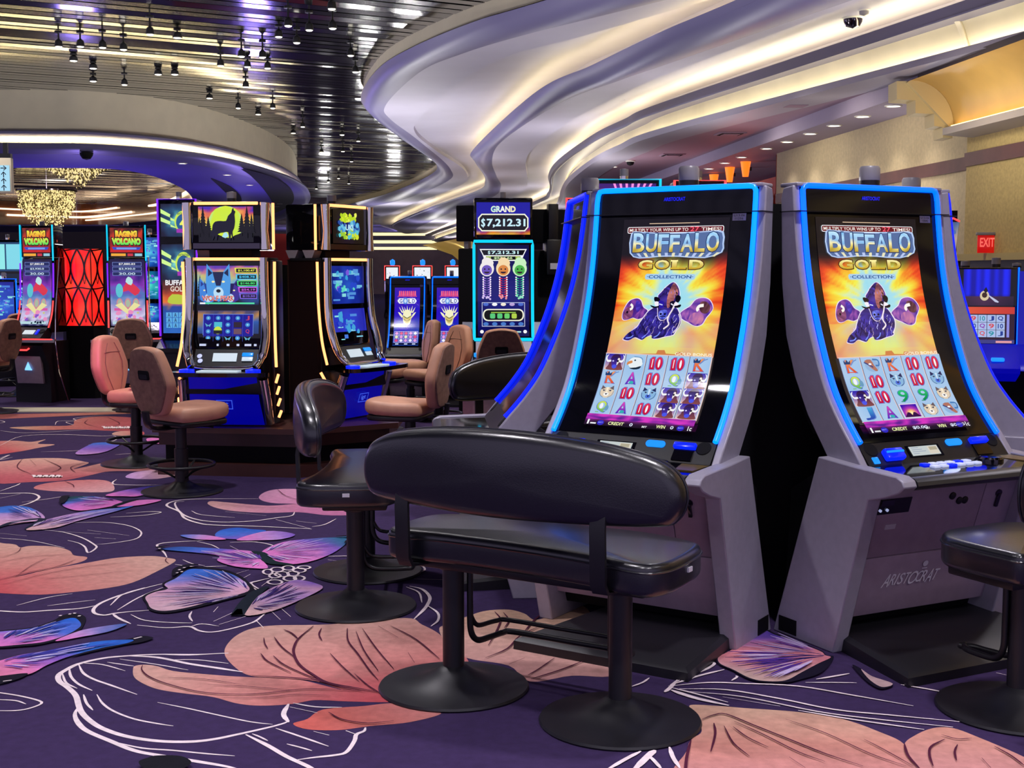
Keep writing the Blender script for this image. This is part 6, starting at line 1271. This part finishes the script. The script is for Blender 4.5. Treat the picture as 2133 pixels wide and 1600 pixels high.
A.build('lower_screen', M['screen'], lambda x, v, e: Vector((-.225+x, -.006-(.29-v)*.12-e, .925+v)), t)
b = MB(); b.tube([(-.237, -.008, .92), (-.237, -.004, 1.53)], .007, 6); b.tube([(.237, -.04, .92), (.237, -.004, 1.53)], .007, 6); b.build('light_strip', M['blue_neon'], t)
b = MB(); b.prism([(-.04, .92), (-.2, .78), (-.26, .74), (-.24, .70), (0, .62), (0, .92)], -.24, .24); b.build('deck', blue_body, t)
b = MB(); b.box(.03, .13, -.2, -.12, .79, .82, 0, .01); b.build('button', M['btn_sky'], t)
b = MB(); b.box(-.24, .34, 0, .4, 0, .70, 0, .01); b.box(.335, .5, -.1, .4, 0, 1.5, 0, .03); b.build('base_cabinet', M['pitch'], t)
for i in range(5):
    b = MB(); b.box(.36+.02*(i % 3), .4+.03*(i % 2), -.104, -.1, .62+i*.05, .632+i*.05); b.build('service_label', M['lensg'], t)
fan = thing('sign', 'narrow fan shaped topper sign with red top edge, left of exit sign', 'sign', (aty(1984, 480, 11).x, 11, 0), 0)
A = Art(.1, .36); glow_bg(A, [(0, hx('c8a890')), (.7, hx('506a98')), (1.3, hx('2a2030'))], .05, .2, .2, 5.); blobs(A, .01, .02, .09, .34, 16, [hx('d8d0b8'), hx('4868a8'), hx('a83828')], .018, 4)
def fs_(x, y, e): return Vector(((x-.05)*(.35+y*1.9), -.012-e, 1.56+y))
b = MB(); b.prism([(-.018, 1.56), (.018, 1.56), (.055, 1.92), (0, 1.95), (-.055, 1.92)], -.01, .02, 'y'); b.build('board', M['dark'], fan); A.build('face', M['screen'], fs_, fan)
b = MB(); b.tube([(-.055, -.012, 1.925), (0, -.012, 1.952), (.055, -.012, 1.925)], .009, 6); b.build('light_strip', M['red_neon'], fan)
b = MB(); b.box(-.02, .02, 0, .03, 0, 1.58); b.box(-.2, .2, -.1, .2, 0, 1.2, 0, .01); b.box(-.05, .05, .03, .1, 1.5, 2.02); b.build('post', M['pitch'], fan)
# ================================================================ seats
def cone_base(r, h=.085, rc=.045):
    pr = [(r-.004, 0), (r, .006), (r-.004, .014)]
    for k in range(1, 9):
        t = k/8; pr.append((r-.004-(r-.004-rc)*t**.75, .014+(h-.014)*t**1.9))
    return pr
def bench(loc, rz, label, group, kx=1., cols=(-.335, .335), name='double_bench'):
    t = thing(name, label, 'bench', loc, rz, group)
    outl = crom([(-.505,-.10,0),(-.47,-.185,0),(-.25,-.165,0),(.03,-.165,0),(.3,-.19,0),(.5,-.235,0),(.565,-.19,0),(.585,-.08,0),(.565,.12,0),(.5,.19,0),(.3,.24,0),(.0,.235,0),(-.3,.22,0),(-.47,.15,0),(-.515,.06,0)], 5, True)
    b = MB(); outl = [Vector(((p.x-.035)*kx+.035*kx, p.y, p.z)) for p in outl]; b.cushion([(p.x, p.y) for p in outl], .495, .602, .022, 0, .012); s = b.build('seat', M['leather'], t, ang=60)
    b = MB(); b.tube([p*1.004+Vector((0, 0, .575)) for p in outl], .004, 6, 0, True); b.build('piping', M['leather'], s)
    b = MB(); b.box(.583*kx, .590*kx, -.03, -.0, .545, .56); b.build('fabric_tag', M['sticker'], s)
    b = MB(); b.box(-.42*kx, .48*kx, -.13, .15, .465, .505, 0, .008); b.build('seat_board', M['dark'], t)
    # padded back, an arch in elevation, bowed a little in plan
    el = crom([(-.60,.80,0),(-.585,.865,0),(-.53,.915,0),(-.4,.955,0),(-.2,.98,0),(0,.987,0),(.2,.98,0),(.4,.957,0),(.54,.92,0),(.605,.87,0),(.625,.80,0),(.60,.735,0),(.54,.712,0),(.3,.705,0),(0,.70,0),(-.3,.705,0),(-.52,.71,0),(-.58,.74,0)], 4, True)
    el = [Vector((p.x*kx, p.y, 0)) for p in el]
    def bend(v): return Vector((v.x, -.255-v.z+.10*(v.x*v.x)/.36, v.y+(v.z)*.0))
    b = MB(); b.cushion([(p.x, p.y) for p in el], -.045, .035, .033, 0, .008, bend); bk = b.build('backrest', M['leather'], t, ang=60)
    b = MB(); b.tube([bend(Vector((p.x*1.0, p.y, -.022))) for p in el], .004, 6, 0, True); b.build('piping', M['leather'], bk)
    for x in ((-.38, .375) if kx == 1 else (0,)):
        b = MB(); y0 = -.255+.10*x*x/.36
        P = [(y0+.028, .76), (y0-.03, .74), (y0-.036, .70), (y0-.03, .52), (y0-.01, .488), (-.1, .475)]
        b.loft([[Vector((x+sx, y, z)) for sx in (-.027, .027)] + [Vector((x+sx, y+.012, z+.006)) for sx in (.027, -.027)] for y, z in P]); b.build('back_bracket', M['column'], t)
    for x in cols:
        b = MB(); b.lathe([(.039, .07), (.039, .48)], (x, 0, 0), 24); b.lathe([(.05, .44), (.06, .48)], (x, 0, 0), 24); b.build('column', M['column'], t)
        b = MB(); b.lathe(cone_base(.272), (x, 0, 0), 48); b.build('base', M['column'], t, ang=50)
    xl, xr = min(cols)-(.04 if kx < 1 else -.052), max(cols)+(.04 if kx < 1 else -.052)
    for dz, yf, nm in ((0, .25, 'footrest'), (.055, .21, 'footrest')):
        pts = crom([(xl, .03, .47), (xl, .03, .3), (xl, .035, .21+dz), (xl+.005, .07, .168+dz), (xl+.01, .15, .16+dz), (xl+.02, yf-.03, .16+dz), (xl+.05, yf, .16+dz), ((xl+xr)/2, yf, .16+dz), (xr-.05, yf, .16+dz), (xr-.02, yf-.03, .16+dz), (xr-.01, .15, .16+dz), (xr-.005, .07, .168+dz), (xr, .035, .21+dz), (xr, .03, .3), (xr, .03, .47)], 5) if dz == 0 or kx == 1 else None
        if pts: b = MB(); b.tube(pts, .0115 if dz == 0 else .009, 8); b.build(nm, M['dark'], t, ang=60)
    return t
bg = 'black two seat benches around the silver curved slot machines'
bn = bench((.075, 4.31, 0), R(-31.5), 'long black padded bench seen from behind, nearest the camera', bg)
dup(bn, (-.71, 5.92, 0), R(-88), 'black bench seen end on, left of the nearest bench', bg)
bench((1.735, 4.25, 0), R(27), 'black single seat stool cut by the right edge, before the right hand machine', None, .46, (0.,), 'padded_stool')
dup(bn, (.24, 7.85, 0), R(-153), 'black bench far side of the column, its back below the GRAND machine', bg)
def stool(loc, rz, label, group):
    """faces local +y"""
    t = thing('swivel_stool', label, 'chair', loc, rz, group)
    ol = crom([(-.21,-.17,0),(-.225,0,0),(-.215,.15,0),(-.15,.225,0),(0,.245,0),(.15,.225,0),(.215,.15,0),(.225,0,0),(.21,-.17,0),(.12,-.2,0),(-.12,-.2,0)], 4, True)
    b = MB(); b.cushion([(p.x, p.y) for p in ol], .49, .59, .04, 0, .012, lambda v: Vector((v.x, v.y+.06, v.z+.02*max(0, v.y)/.25))); s = b.build('seat', M['tan'], t, ang=60)
    b = MB(); b.cushion([(p.x*.95, p.y*.95) for p in ol], .46, .50, .015, 0, 0, lambda v: Vector((v.x, v.y+.06, v.z))); b.build('seat_pan', M['dark'], t, ang=60)
    el = crom([(-.11,.60,0),(-.17,.68,0),(-.215,.79,0),(-.2,.88,0),(-.15,1.0,0),(-.11,1.035,0),(0,1.05,0),(.11,1.035,0),(.15,1.0,0),(.2,.88,0),(.215,.79,0),(.17,.68,0),(.11,.60,0),(0,.585,0)], 4, True)
    def bend(v):
        z = v.y; return Vector((v.x, -.225-v.z-(z-.6)*.13+.35*v.x*v.x, z-.045))
    b = MB(); b.cushion([(p.x, p.y) for p in el], -.07, .012, .03, 0, .0, bend); bk = b.build('backrest', M['tan'], t, ang=60)
    b = MB(); b.cushion([(p.x*.93, .815+(p.y-.815)*.94) for p in el], .004, .02, .006, 0, .0, bend); b.build('back_shell', M['suede'], bk, ang=60)
    b = MB(); b.prism(rrect(.115, .062, .014, 4, 0, .86), .018, .0275, 'z', 0, bend); b.prism(rrect(.085, .03, .01, 4, 0, .85), .0275, .029, 'z', 1, bend); b.build('handle', [M['pitch'], M['dark']], bk)
    b = MB()
    for sg in (-1, 1): b.tube([bend(Vector((sg*x, z, -.0745))) for x, z in ((.05, .62), (.11, .74), (.125, .84), (.09, .93), (.05, .99))], .003, 5)
    b.tube([bend(Vector((x, .92-.25*x*x, -.0745))) for x in (-.11, -.05, 0, .05, .11)], .003, 5); b.build('seam', M['suede'], bk)
    b = MB(); b.tube(crom([(0, .0, .455), (0, -.15, .45), (0, -.25, .475), (0, -.275, .575)], 4), .016, 8, 0, False, None, 2.4); b.build('back_bracket', M['dark'], t)
    b = MB(); b.lathe([(.046, .05), (.046, .3), (.038, .3), (.038, .465), (.1, .46)], (0, 0, 0), 20); b.build('column', M['column'], t)
    b = MB(); b.lathe(cone_base(.275, .075, .05), (0, 0, 0), 40); b.build('base', M['column'], t, ang=50)
    b = MB(); b.tube([(.22*cos(a*pi/16), .22*sin(a*pi/16)+.0, .19) for a in range(32)], .0115, 8, 0, True)
    for k in range(3):
        a = k*2*pi/3; b.tube([(.04*cos(a), .04*sin(a), .1), (.12*cos(a), .12*sin(a), .15), (.215*cos(a), .215*sin(a), .186)], .008, 6)
    b.build('foot_ring', M['dark'], t, ang=60)
    b = MB(); b.tube([(.03, .02, .455), (.17, .1, .455), (.2, .12, .45)], .007, 6); b.build('lever', M['dark'], t)
    return t
tg = 'tan swivel stools at the slot machines'
st = stool((-2.25, 8.58, 0), R(-40), 'tan swivel stool with brown suede back, in front of the wolf machine', tg)
for x, y, z, rz, lab in (
 (-2.93, 9.85, 0, -103, 'tan swivel stool with pink lit backrest, behind the wolf machine stool'),
 (-.72, 8.95, 0, 77, 'tan swivel stool facing left, right of the two wolf plinth machines'),
 (-.11, 11.3, 0, 4, 'tan swivel stool with black handle slot before the GRAND machine'),
 (-5.55, 13.5, 0, 75, 'tan stool cut by the left edge, at the left volcano machine'),
 (-5.98, 15.4, 0, 30, 'brown stool half hidden behind the stool at the left edge'),
 (-4.05, 13.7, 0, 5, 'greyish tan stool behind pink lit stool, right volcano machine'),
 (-1.3, 12.0, 0, -95, 'tan stool facing right, partly hidden by the emblem slot machine'),
 (-1.04, 13.0, 0, 108, 'mauve lit tan stool showing its tufted backrest, left of two together'),
 (-.68, 11.7, 0, 125, 'tan stool turned left just beside the tufted backrest stool')):
    dup(st, (x, y, z), R(rz), lab, tg)
b = MB(); b.lathe([(.075, .597), (.085, .602), (.08, .629), (.001, .632)], (0, 0, 0), 20, 0); b.lathe([(.08, .606), (.086, .612), (.08, .618)], (0, 0, 0), 20, 1)
o = b.build('ash_tray', [M['dark'], mat('bright_brass', 'e8d8a0', .15, metal=1.)], None, (-2.85, 9.73, .014)); tag(o, 'dark round tray with brass rim lying on the pink lit stool seat', 'tray')
# ================================================================ things on the ceiling and walls, lights
glowb = mat('lamp_glass_glow', 'ffffff', .3, emit=(1., .96, .88), es=7.)
S0 = 1/2.807
kids = None
for i, (x, y, ln) in enumerate([(343,262,.17),(470,262,.17),(600,268,.2),(722,280,.17),(877,190,.2),(1290,375,.16),(1412,320,.2),(1447,382,.12),(1535,325,.2),(1565,390,.12),(1437,500,.14),(728,487,.16),(545,470,.1),(430,350,.08),(545,395,.08),(925,430,.08),(1022,430,.08),(1685,140,.2),(1808,165,.2),(1945,155,.2),(1940,40,.2),(1735,240,.16),(1630,205,.12),(2050,315,.16),(2078,412,.16),(1393,625,.16),(1595,625,.16),(1510,665,.08),(1225,570,.1),(1770,735,.18),(1715,775,.1),(1037,215,.1),(1880,885,.14),(2005,880,.2),(1850,1100,.25),(1920,1060,.2),(1980,1040,.16),(2055,940,.18),(2040,1070,.2),(2095,820,.16),(2000,785,.1)]):
    u, v = x*S0, y*S0; p = atz(u, v, CAMZ+HM-ln)
    if kids is None:
        t = thing('pendant_spotlight', 'small black pendant spotlight hanging from the slatted ceiling', 'ceiling light', (p.x, p.y, ZC), 0, 'pendant spotlights under the slatted ceiling')
        b = MB(); b.lathe([(.05, 0), (.05, -.015), (.012, -.02)], (0, 0, 0), 12); b.build('canopy', M['dark'], t)
        b = MB(); b.lathe([(.012, 0), (.012, -1)], (0, 0, 0), 8); stem_ = b.build('stem', M['dark'], t)
        b = MB(); b.lathe([(.015, .06), (.045, .03), (.055, -.03), (.05, -.045)], (0, 0, 0), 14); head_ = b.build('lamp_head', M['dark'], t)
        b = MB(); b.lathe([(.045, -.044), (.03, -.055), (.001, -.058)], (0, 0, 0), 14); bulb_ = b.build('bulb', glowb, t); kids = (t, stem_, head_, bulb_)
        cur = kids
    else:
        t = dup(kids[0], (p.x, p.y, ZC), 0, kids[0]['label'])
        ch = {c.name.split('.')[0]: c for c in COL.objects if c.parent == t}; cur = (t, ch['stem'], ch['lamp_head'], ch['bulb'])
    cur[1].scale = (1, 1, max(.02, ln-.05)); cur[2].location.z = -ln+.02; cur[3].location.z = -ln+.02
    for c in cur[2:]: c.scale = (1, 1, 1) if ln > .11 else (1.2, 1.2, .8)
# recessed downlights
def downl(p, label, group, r=.09):
    t = thing('downlight', label, 'ceiling light', p, 0, group)
    b = MB(); b.lathe([(r*.82, -.004), (r*.86, -.012), (r*1.08, -.008), (r*1.1, 0), (r*.82, 0)], (0, 0, 0), 24, 0, None, False); b.build('trim_ring', mat('white_trim_ring', 'd8d4cc', .4), t)
    b = MB(); b.lathe([(r*.82, -.003), (.001, -.003)], (0, 0, 0), 20); b.build('diffuser', glowb, t)
    return t
d0 = None
for u, v, h in ((1861,220,hSf),(1797,242,hSf),(1738,261,hSf),(1688,278,hSf),(1640,295,hSf),(1597,309,hSf),(1545,327,hSf),(1510,339,hSf),(1477,351,hSf),(1448,362,hSf),(1423,371,hSf)):
    p = atz(u, v, CAMZ+h)
    lab = 'round recessed downlight in the soffit along the right wall'
    if d0 is None: d0 = downl(p, lab, 'soffit downlights')
    else: dup(d0, p, 0, lab, 'soffit downlights')
for u, v, lab in ((1908,154,'bright round downlight in mauve ceiling, left of two near the golden vault'),(1989,125,'bright round downlight in mauve ceiling, right of two near the golden vault'),(1433,280,'round downlight alone in the mauve ceiling beside an air vent'),(1277,347,'round downlight in the far part of the mauve ceiling')):
    dup(d0, atz(u, v, CAMZ+hMv), 0, lab, 'mauve ceiling downlights')
dk = M['pitch']
for u, v, h, lab in ((1480,137,hBs+.03,'dark recessed round hole light in middle ceiling tier, nearest'),(1287,207,hBs+.02,'dark round recess in middle tier, second from right'),(1204,241,hBs+.02,'dark round recess in middle tier, third from right'),(1137,290,hBs+.02,'dark round recess in middle tier, leftmost'),(926,233,hAs,'dark oval recess in the upper ceiling tier')):
    p = atz(u, v, CAMZ+h); t = thing('recessed_light', lab, 'ceiling light', p, 0)
    b = MB(); b.lathe([(.1, -.002), (.115, -.012), (.125, 0)], (0, 0, 0), 20, 0, None, False); b.build('trim_ring', gloss_paint, t); b = MB(); b.lathe([(.1, -.003), (.001, -.003)], (0, 0, 0), 20); b.build('baffle', dk, t)
for u, v, lab in ((1521,278,'slotted air vent in the mauve ceiling, middle of three'),(1658,217,'slotted air vent in the mauve ceiling, nearest of three'),(1400,322,'slotted air vent in the mauve ceiling, farthest of three')):
    p = atz(u, v, CAMZ+hMv); t = thing('air_vent', lab, 'vent', p, R(5), 'mauve ceiling air vents')
    b = MB(); b.box(-.2, .2, -.2, .2, -.015, 0, 0, .004); b.build('frame', mauve, t); b = MB(); b.box(-.16, .16, -.16, .16, -.02, -.014, 0); b.box(-.12, .12, -.12, .12, -.028, -.02, 1); b.build('grille', [dk, mauve], t)
for u, v, h, r, lab, m_ in ((1313,334,hMv,.07,'black camera dome under the mauve ceiling','pitch'),(1777,34,hBs+.03,.1,'clear camera dome on pale ceiling tier, upper right','chromed'),(1800,17,hBs+.03,.05,'small white detector beside the clear camera dome','lensg')):
    p = atz(u, v, CAMZ+h); t = thing('ceiling_camera' if r > .06 else 'smoke_detector', lab, 'camera' if r > .06 else 'detector', p, 0)
    b = MB(); b.lathe([(r*1.3, 0), (r*1.3, -.02), (r*1.05, -.03)], (0, 0, 0), 20); b.build('mount', mat('white_trim_ring'), t)
    b = MB(); b.lathe([(r, -.028), (r*.95, -.06), (r*.7, -.028-r*.8), (.001, -.028-r)], (0, 0, 0), 20); b.build('dome', M[m_], t)
for i, (u, v) in enumerate(((380,340),(473,364),(520,385),(577,430),(583,424))):
    p = atz(u, v, CAMZ+2.1); dup(d0, p, 0, 'small bright downlight in the purple ring soffit', 'ring soffit downlights')
p = atz(180, 318, CAMZ+2.1); t = thing('ceiling_camera', 'dark camera dome under the purple ring soffit', 'camera', p, 0)
b = MB(); b.lathe([(.12, 0), (.11, -.05), (.07, -.11), (.001, -.13)], (0, 0, 0), 16); b.build('dome', dk, t)
# chandeliers of crystal strands
crystal = mat('warm_crystal', 'f8e8b8', .08, spec=.8, emit=(1., .92, .64), es=.8, var=.3, vscale=9)
crystald = mat('smoky_crystal', '5a4c30', .1, spec=.8, emit=(.5, .42, .2), es=.18)
def chandelier(u, v, Y, R0, L, shape, label, seed):
    p = aty(u, v, Y); q_ = random.Random(seed); zc = min(ZC, p.z+3)
    t = thing('chandelier', label, 'chandelier', (p.x, Y, p.z), 0)
    b = MB(); b.lathe([(R0*1.05, .05), (R0*1.05, 0), (.01, 0)], (0, 0, 0), 30); b.tube([(0, 0, .05), (0, 0, max(.06, ZC-p.z))], .02, 6); b.build('ceiling_plate', M['chromed'], t)
    b = MB()
    for i in range(420):
        a = q_.uniform(0, 2*pi); r = R0*sqrt(q_.random())
        ln = L*(shape(r/R0))*q_.uniform(.85, 1.05); n = max(2, int(ln/.12)); x, y = r*cos(a), r*sin(a)
        for k in range(n):
            z = -ln*(k+q_.random()*.6)/n; s = q_.uniform(.014, .03); mi = 0 if q_.random() < .55 else 1
            b.add([(x+s, y, z), (x, y+s, z), (x-s, y, z), (x, y-s, z), (x, y, z+s*1.6), (x, y, z-s*1.6)], [(0,1,4),(1,2,4),(2,3,4),(3,0,4),(1,0,5),(2,1,5),(3,2,5),(0,3,5)], mi)
    o = b.build('crystal_strands', [crystal, crystald], t, smooth=False); o['kind'] = 'stuff'
chandelier(160, 345, 36, .95, .78, lambda r: max(.06, 1-r), 'upper crystal chandelier tapering to a point, under the mirrored recess', 3)
chandelier(97, 399, 46, 1.0, 1.3, lambda r: .95 if r < .55 else (1.35-r*.85), 'lower drum shaped crystal chandelier, above the left volcano machine', 4)
# hanging direction sign at the left edge
YS = 12.; a = aty(-40, 342, YS); e = aty(24, 400, YS)
t = thing('sign', 'hanging cream framed direction sign with arrows at the left edge', 'sign', ((a.x+e.x)/2, YS, e.z), R(6)); w = e.x-a.x; h = a.z-e.z
b = MB(); b.box(-w/2, w/2, 0, .08, -.01, h+.06, 0, .008); b.box(-w/2-.02, w/2-.005, .005, .075, h+.06, h+.1, 1); b.build('frame', [cream, M['dark']], t)
A = Art(w-.03, h-.02); A.rect(0, 0, w-.03, h-.02, hx('a8dcf4'))
for i in range(4):
    y = h*(.86-.235*i)-.01; x = w-.085; s = .026
    if i == 0: A.line([(x-s, y), (x+s, y)], .009, hx('101c30')); A.line([(x, y+s*.8), (x+s, y), (x, y-s*.8)], .009, hx('101c30'))
    else: A.line([(x, y-s), (x, y+s)], .009, hx('101c30')); A.line([(x-s*.8, y), (x, y+s), (x+s*.8, y)], .009, hx('101c30'))
    A.text(('K', 'K', 'S', 'E')[i], w-.175, y-.022, w-.145, y+.022, hx('2a4a68'), .0)
A.build('sign_face', M['screen'], flat(-(w-.03)/2, .01, -.001), t)
for x in (-w*.3, w*.3): b = MB(); b.box(x-.02, x+.02, .02, .06, h+.09, h+.2); b.build('hanger', M['dark'], t)
# exit sign over the opening in the right wall, and the opening itself
ex = zat(2063, 506, -.14); t = thing('sign', 'red lit EXIT sign under a bracket on the ochre wall', 'sign', (ex.x-.03, ex.y, ex.z), R(-10))
b = MB(); b.box(-.095, .095, -.012, .012, -.1, .075, 0, .004); b.build('panel', mat('red_acrylic', 'c02018', .2, emit=(.85, .06, .04), es=.55), t)
A = Art(.17, .1); A.text('EXIT', .012, .005, .15, .095, hx('ff6a58'), .05); A.build('lettering', M['screen'], flat(-.085, -.045, -.013), t)
b = MB(); b.box(-.11, .1, -.03, .03, .075, .105, 0, .006); b.box(.05, .2, -.02, .02, .08, .1, 0, .004); b.build('bracket', M['lensg'], t)
zt = zat(2050, 528, -.14).z; ya = zat(1990, 535, -.14).y; yb_ = zat(2160, 528, -.14).y-1.2
fr = mat('cream_frame_paint', 'b8a468', .5)
b = MB()
for (y0, y1, z0, z1, dx0, dx1, mi) in ((yb_, ya, zt-.07, zt, .0, .06, 0), (ya-.07, ya, 0, zt, .0, .06, 0), (yb_, ya-.07, 0, zt-.07, .0, .02, 1)):
    b.add([(wx(y, -.14)-dx, y, z) for y in (y0, y1) for dx in (dx0, dx1) for z in (z0, z1)], [(2,3,7,6),(0,2,6,4),(1,5,7,3),(0,1,3,2),(4,6,7,5)], mi)
o = b.build('door_1', [fr, mat('dark_opening', '15161f', .4)], smooth=False); o['kind'] = 'structure'
for u, v, lab in ((2075, 545, 'grey signal lamp cap in the dark opening, middle of three'), (2011, 552, 'grey signal lamp cap in the dark opening, left of three'), (2118, 556, 'grey signal lamp cap in the dark opening, right of three')):
    p = aty(u, v, 10.5); t = thing('signal_lamp', lab, 'lamp', (p.x, p.y, 1.535), 0); z = p.z-1.535
    b = MB(); b.lathe([(.035, -.01), (.035, max(.01, z-.02))], (0, 0, 0), 12); b.build('base', M['dark'], t); b = MB(); b.lathe([(.036, max(.01, z-.02)), (.036, z+.03), (.001, z+.034)], (0, 0, 0), 12); b.build('lens', M['lensg'], t)
# red alcove sconces
for i, (u, v) in enumerate(((1553, 352), (1520, 364), (1487, 378))):
    Y = (21.86, 23.0, 24.3)[i]; p = aty(u, v, Y)
    t = thing('wall_sconce', ('orange glowing wall sconce in red alcove, nearest', 'orange glowing wall sconce in red alcove, middle', 'orange glowing wall sconce in red alcove, farthest')[i], 'wall light', (p.x, p.y, p.z), 0, 'alcove sconces')
    b = MB(); b.lathe([(.05, -.13), (.09, .13)], (0, 0, 0), 14); b.build('shade', mat('orange_shade_glow', 'ff8a30', .5, emit=(1., .42, .08), es=1.6), t); b = MB(); b.box(-.02, .1, -.02, .02, -.03, .03); b.build('arm', M['dark'], t)
# ---------------------------------------------------------------- lamps
def light(kind, name, loc, power, col, **k):
    d = bpy.data.lights.new(name, kind); d.energy = power; d.color = col
    for a, v in k.items(): setattr(d, a, v)
    o = bpy.data.objects.new(name, d); COL.objects.link(o); o.location = loc; return o
WARM = (1., .92, .86); COOL = (.97, .92, 1.)
for x in (-9, -5.5, -2, 1.5):
    for y in (.5, 4, 7.5, 11, 15, 20):
        o = light('SPOT', 'unseen_ceiling_spot', (x, y, ZC-.3), 330, COOL if (x > -3 and y < 9) else WARM, shadow_soft_size=.12, spot_size=R(100), spot_blend=.7)
for u, v in ((1861,220),(1797,242),(1738,261),(1688,278),(1640,295),(1597,309)):
    p = atz(u, v, CAMZ+hSf); light('SPOT', 'soffit_spot', (p.x, p.y, p.z-.03), 30, WARM, shadow_soft_size=.06, spot_size=R(110), spot_blend=.8)
for y in (3, 6, 9, 12, 15, 18): light('SPOT', 'wall_fill_spot', (wx(y)-1.9, y, 3.25), 80, (1., .92, .74), shadow_soft_size=.15, spot_size=R(120), spot_blend=1.).rotation_euler = (0, R(-58), 0)  # unseen spots added to brighten the right wall
for x, y in ((4.2, .5), (3.4, 3.2), (1.8, 1.8), (-.6, 2.2), (4.0, 7.0)): light('SPOT', 'unseen_ceiling_spot', (x, y, 3.4), 150, COOL, shadow_soft_size=.12, spot_size=R(110), spot_blend=.8)  # extra spots without fixtures, added to brighten the foreground
def uplight(x, y, z, p, col=(1., .97, .95), sz=.5):
    light('AREA', 'added_uplight', (x, y, z), p*.31, col, shape='DISK', size=sz).rotation_euler = (pi, 0, 0)  # added disks with no fixture, brightening the ceilings from below
uplight(1.14, 6.15, 1.82, 70); uplight(-2.12, 10.3, 1.6, 70); uplight(-5.0, 15.1, 1.8, 80); uplight(.0, 13.0, 2.3, 90); uplight(-.95, 15.8, 1.5, 80)
for x, y in ((-6, 5), (-6, 10), (-2.5, 3), (-9.5, 8), (-10, 14), (-4, 20), (4.2, 4), (4.2, 8), (3.2, 12), (2.2, 17), (1.2, 23), (-2, 26), (-1, 34), (4.8, 15), (-4, 36), (-3, 46), (-2.5, 11.5), (-4, 15), (-1.5, 29), (-4, 41), (-5, 55), (-4, 66), (-9, 62), (-3, 76), (1, 40)): uplight(x, y, 2.0, 80 if y < 22 else (150 if y < 48 else 420))
for x, y in ((-10, 17), (-14.5, 17.5), (-6, 18), (-2.6, 23)): uplight(x, y, 2.0, 260)
light('SPOT', 'stool_glow_lamp', (-3.0, 8.9, 1.25), 32, (1., .12, .55), shadow_soft_size=.15, spot_size=R(44), spot_blend=.6).rotation_euler = (R(62), 0, R(6))
light('POINT', 'far_wall_fill', (-18, 84, 3.), 900, (.8, .75, 1.), shadow_soft_size=.6)  # point added to lift the dark far wall, no fixture there
light('POINT', 'alcove_lamp', (wa-.22, 22.4, 2.2), 22, (1., .16, .08), shadow_soft_size=.2); light('POINT', 'alcove_lamp', (wx(29)+.55, 28.5, 2.2), 30, (1., .16, .08), shadow_soft_size=.2)
light('POINT', 'ring_lamp', (-12, 40, 4.2), 420, (1., .9, .76), shadow_soft_size=.5)
for x, y in ((-9, 27), (-14, 25), (-6.5, 33), (-19, 26)): light('POINT', 'purple_fill', (x, y, 1.2), 190, (.35, .25, 1.), shadow_soft_size=.3)  # fixtureless points added to wash the ring soffit purple
w = bpy.data.worlds.new('world'); SC.world = w; w.use_nodes = True
w.node_tree.nodes['Background'].inputs[0].default_value = (.50, .44, .68, 1); w.node_tree.nodes['Background'].inputs[1].default_value = 1.0
vs = SC.view_settings; vs.view_transform = 'Standard'; vs.look = 'None'; vs.gamma = 1; vs.exposure = 0; vs.use_curve_mapping = False
cy = SC.cycles
cy.use_denoising = True; cy.max_bounces = 6; cy.diffuse_bounces = 4; cy.glossy_bounces = 4; cy.transmission_bounces = 2; cy.sample_clamp_indirect = 4.; cy.sample_clamp_direct = 0; cy.use_adaptive_sampling = True; cy.adaptive_threshold = .02; cy.caustics_reflective = False; cy.caustics_refractive = False
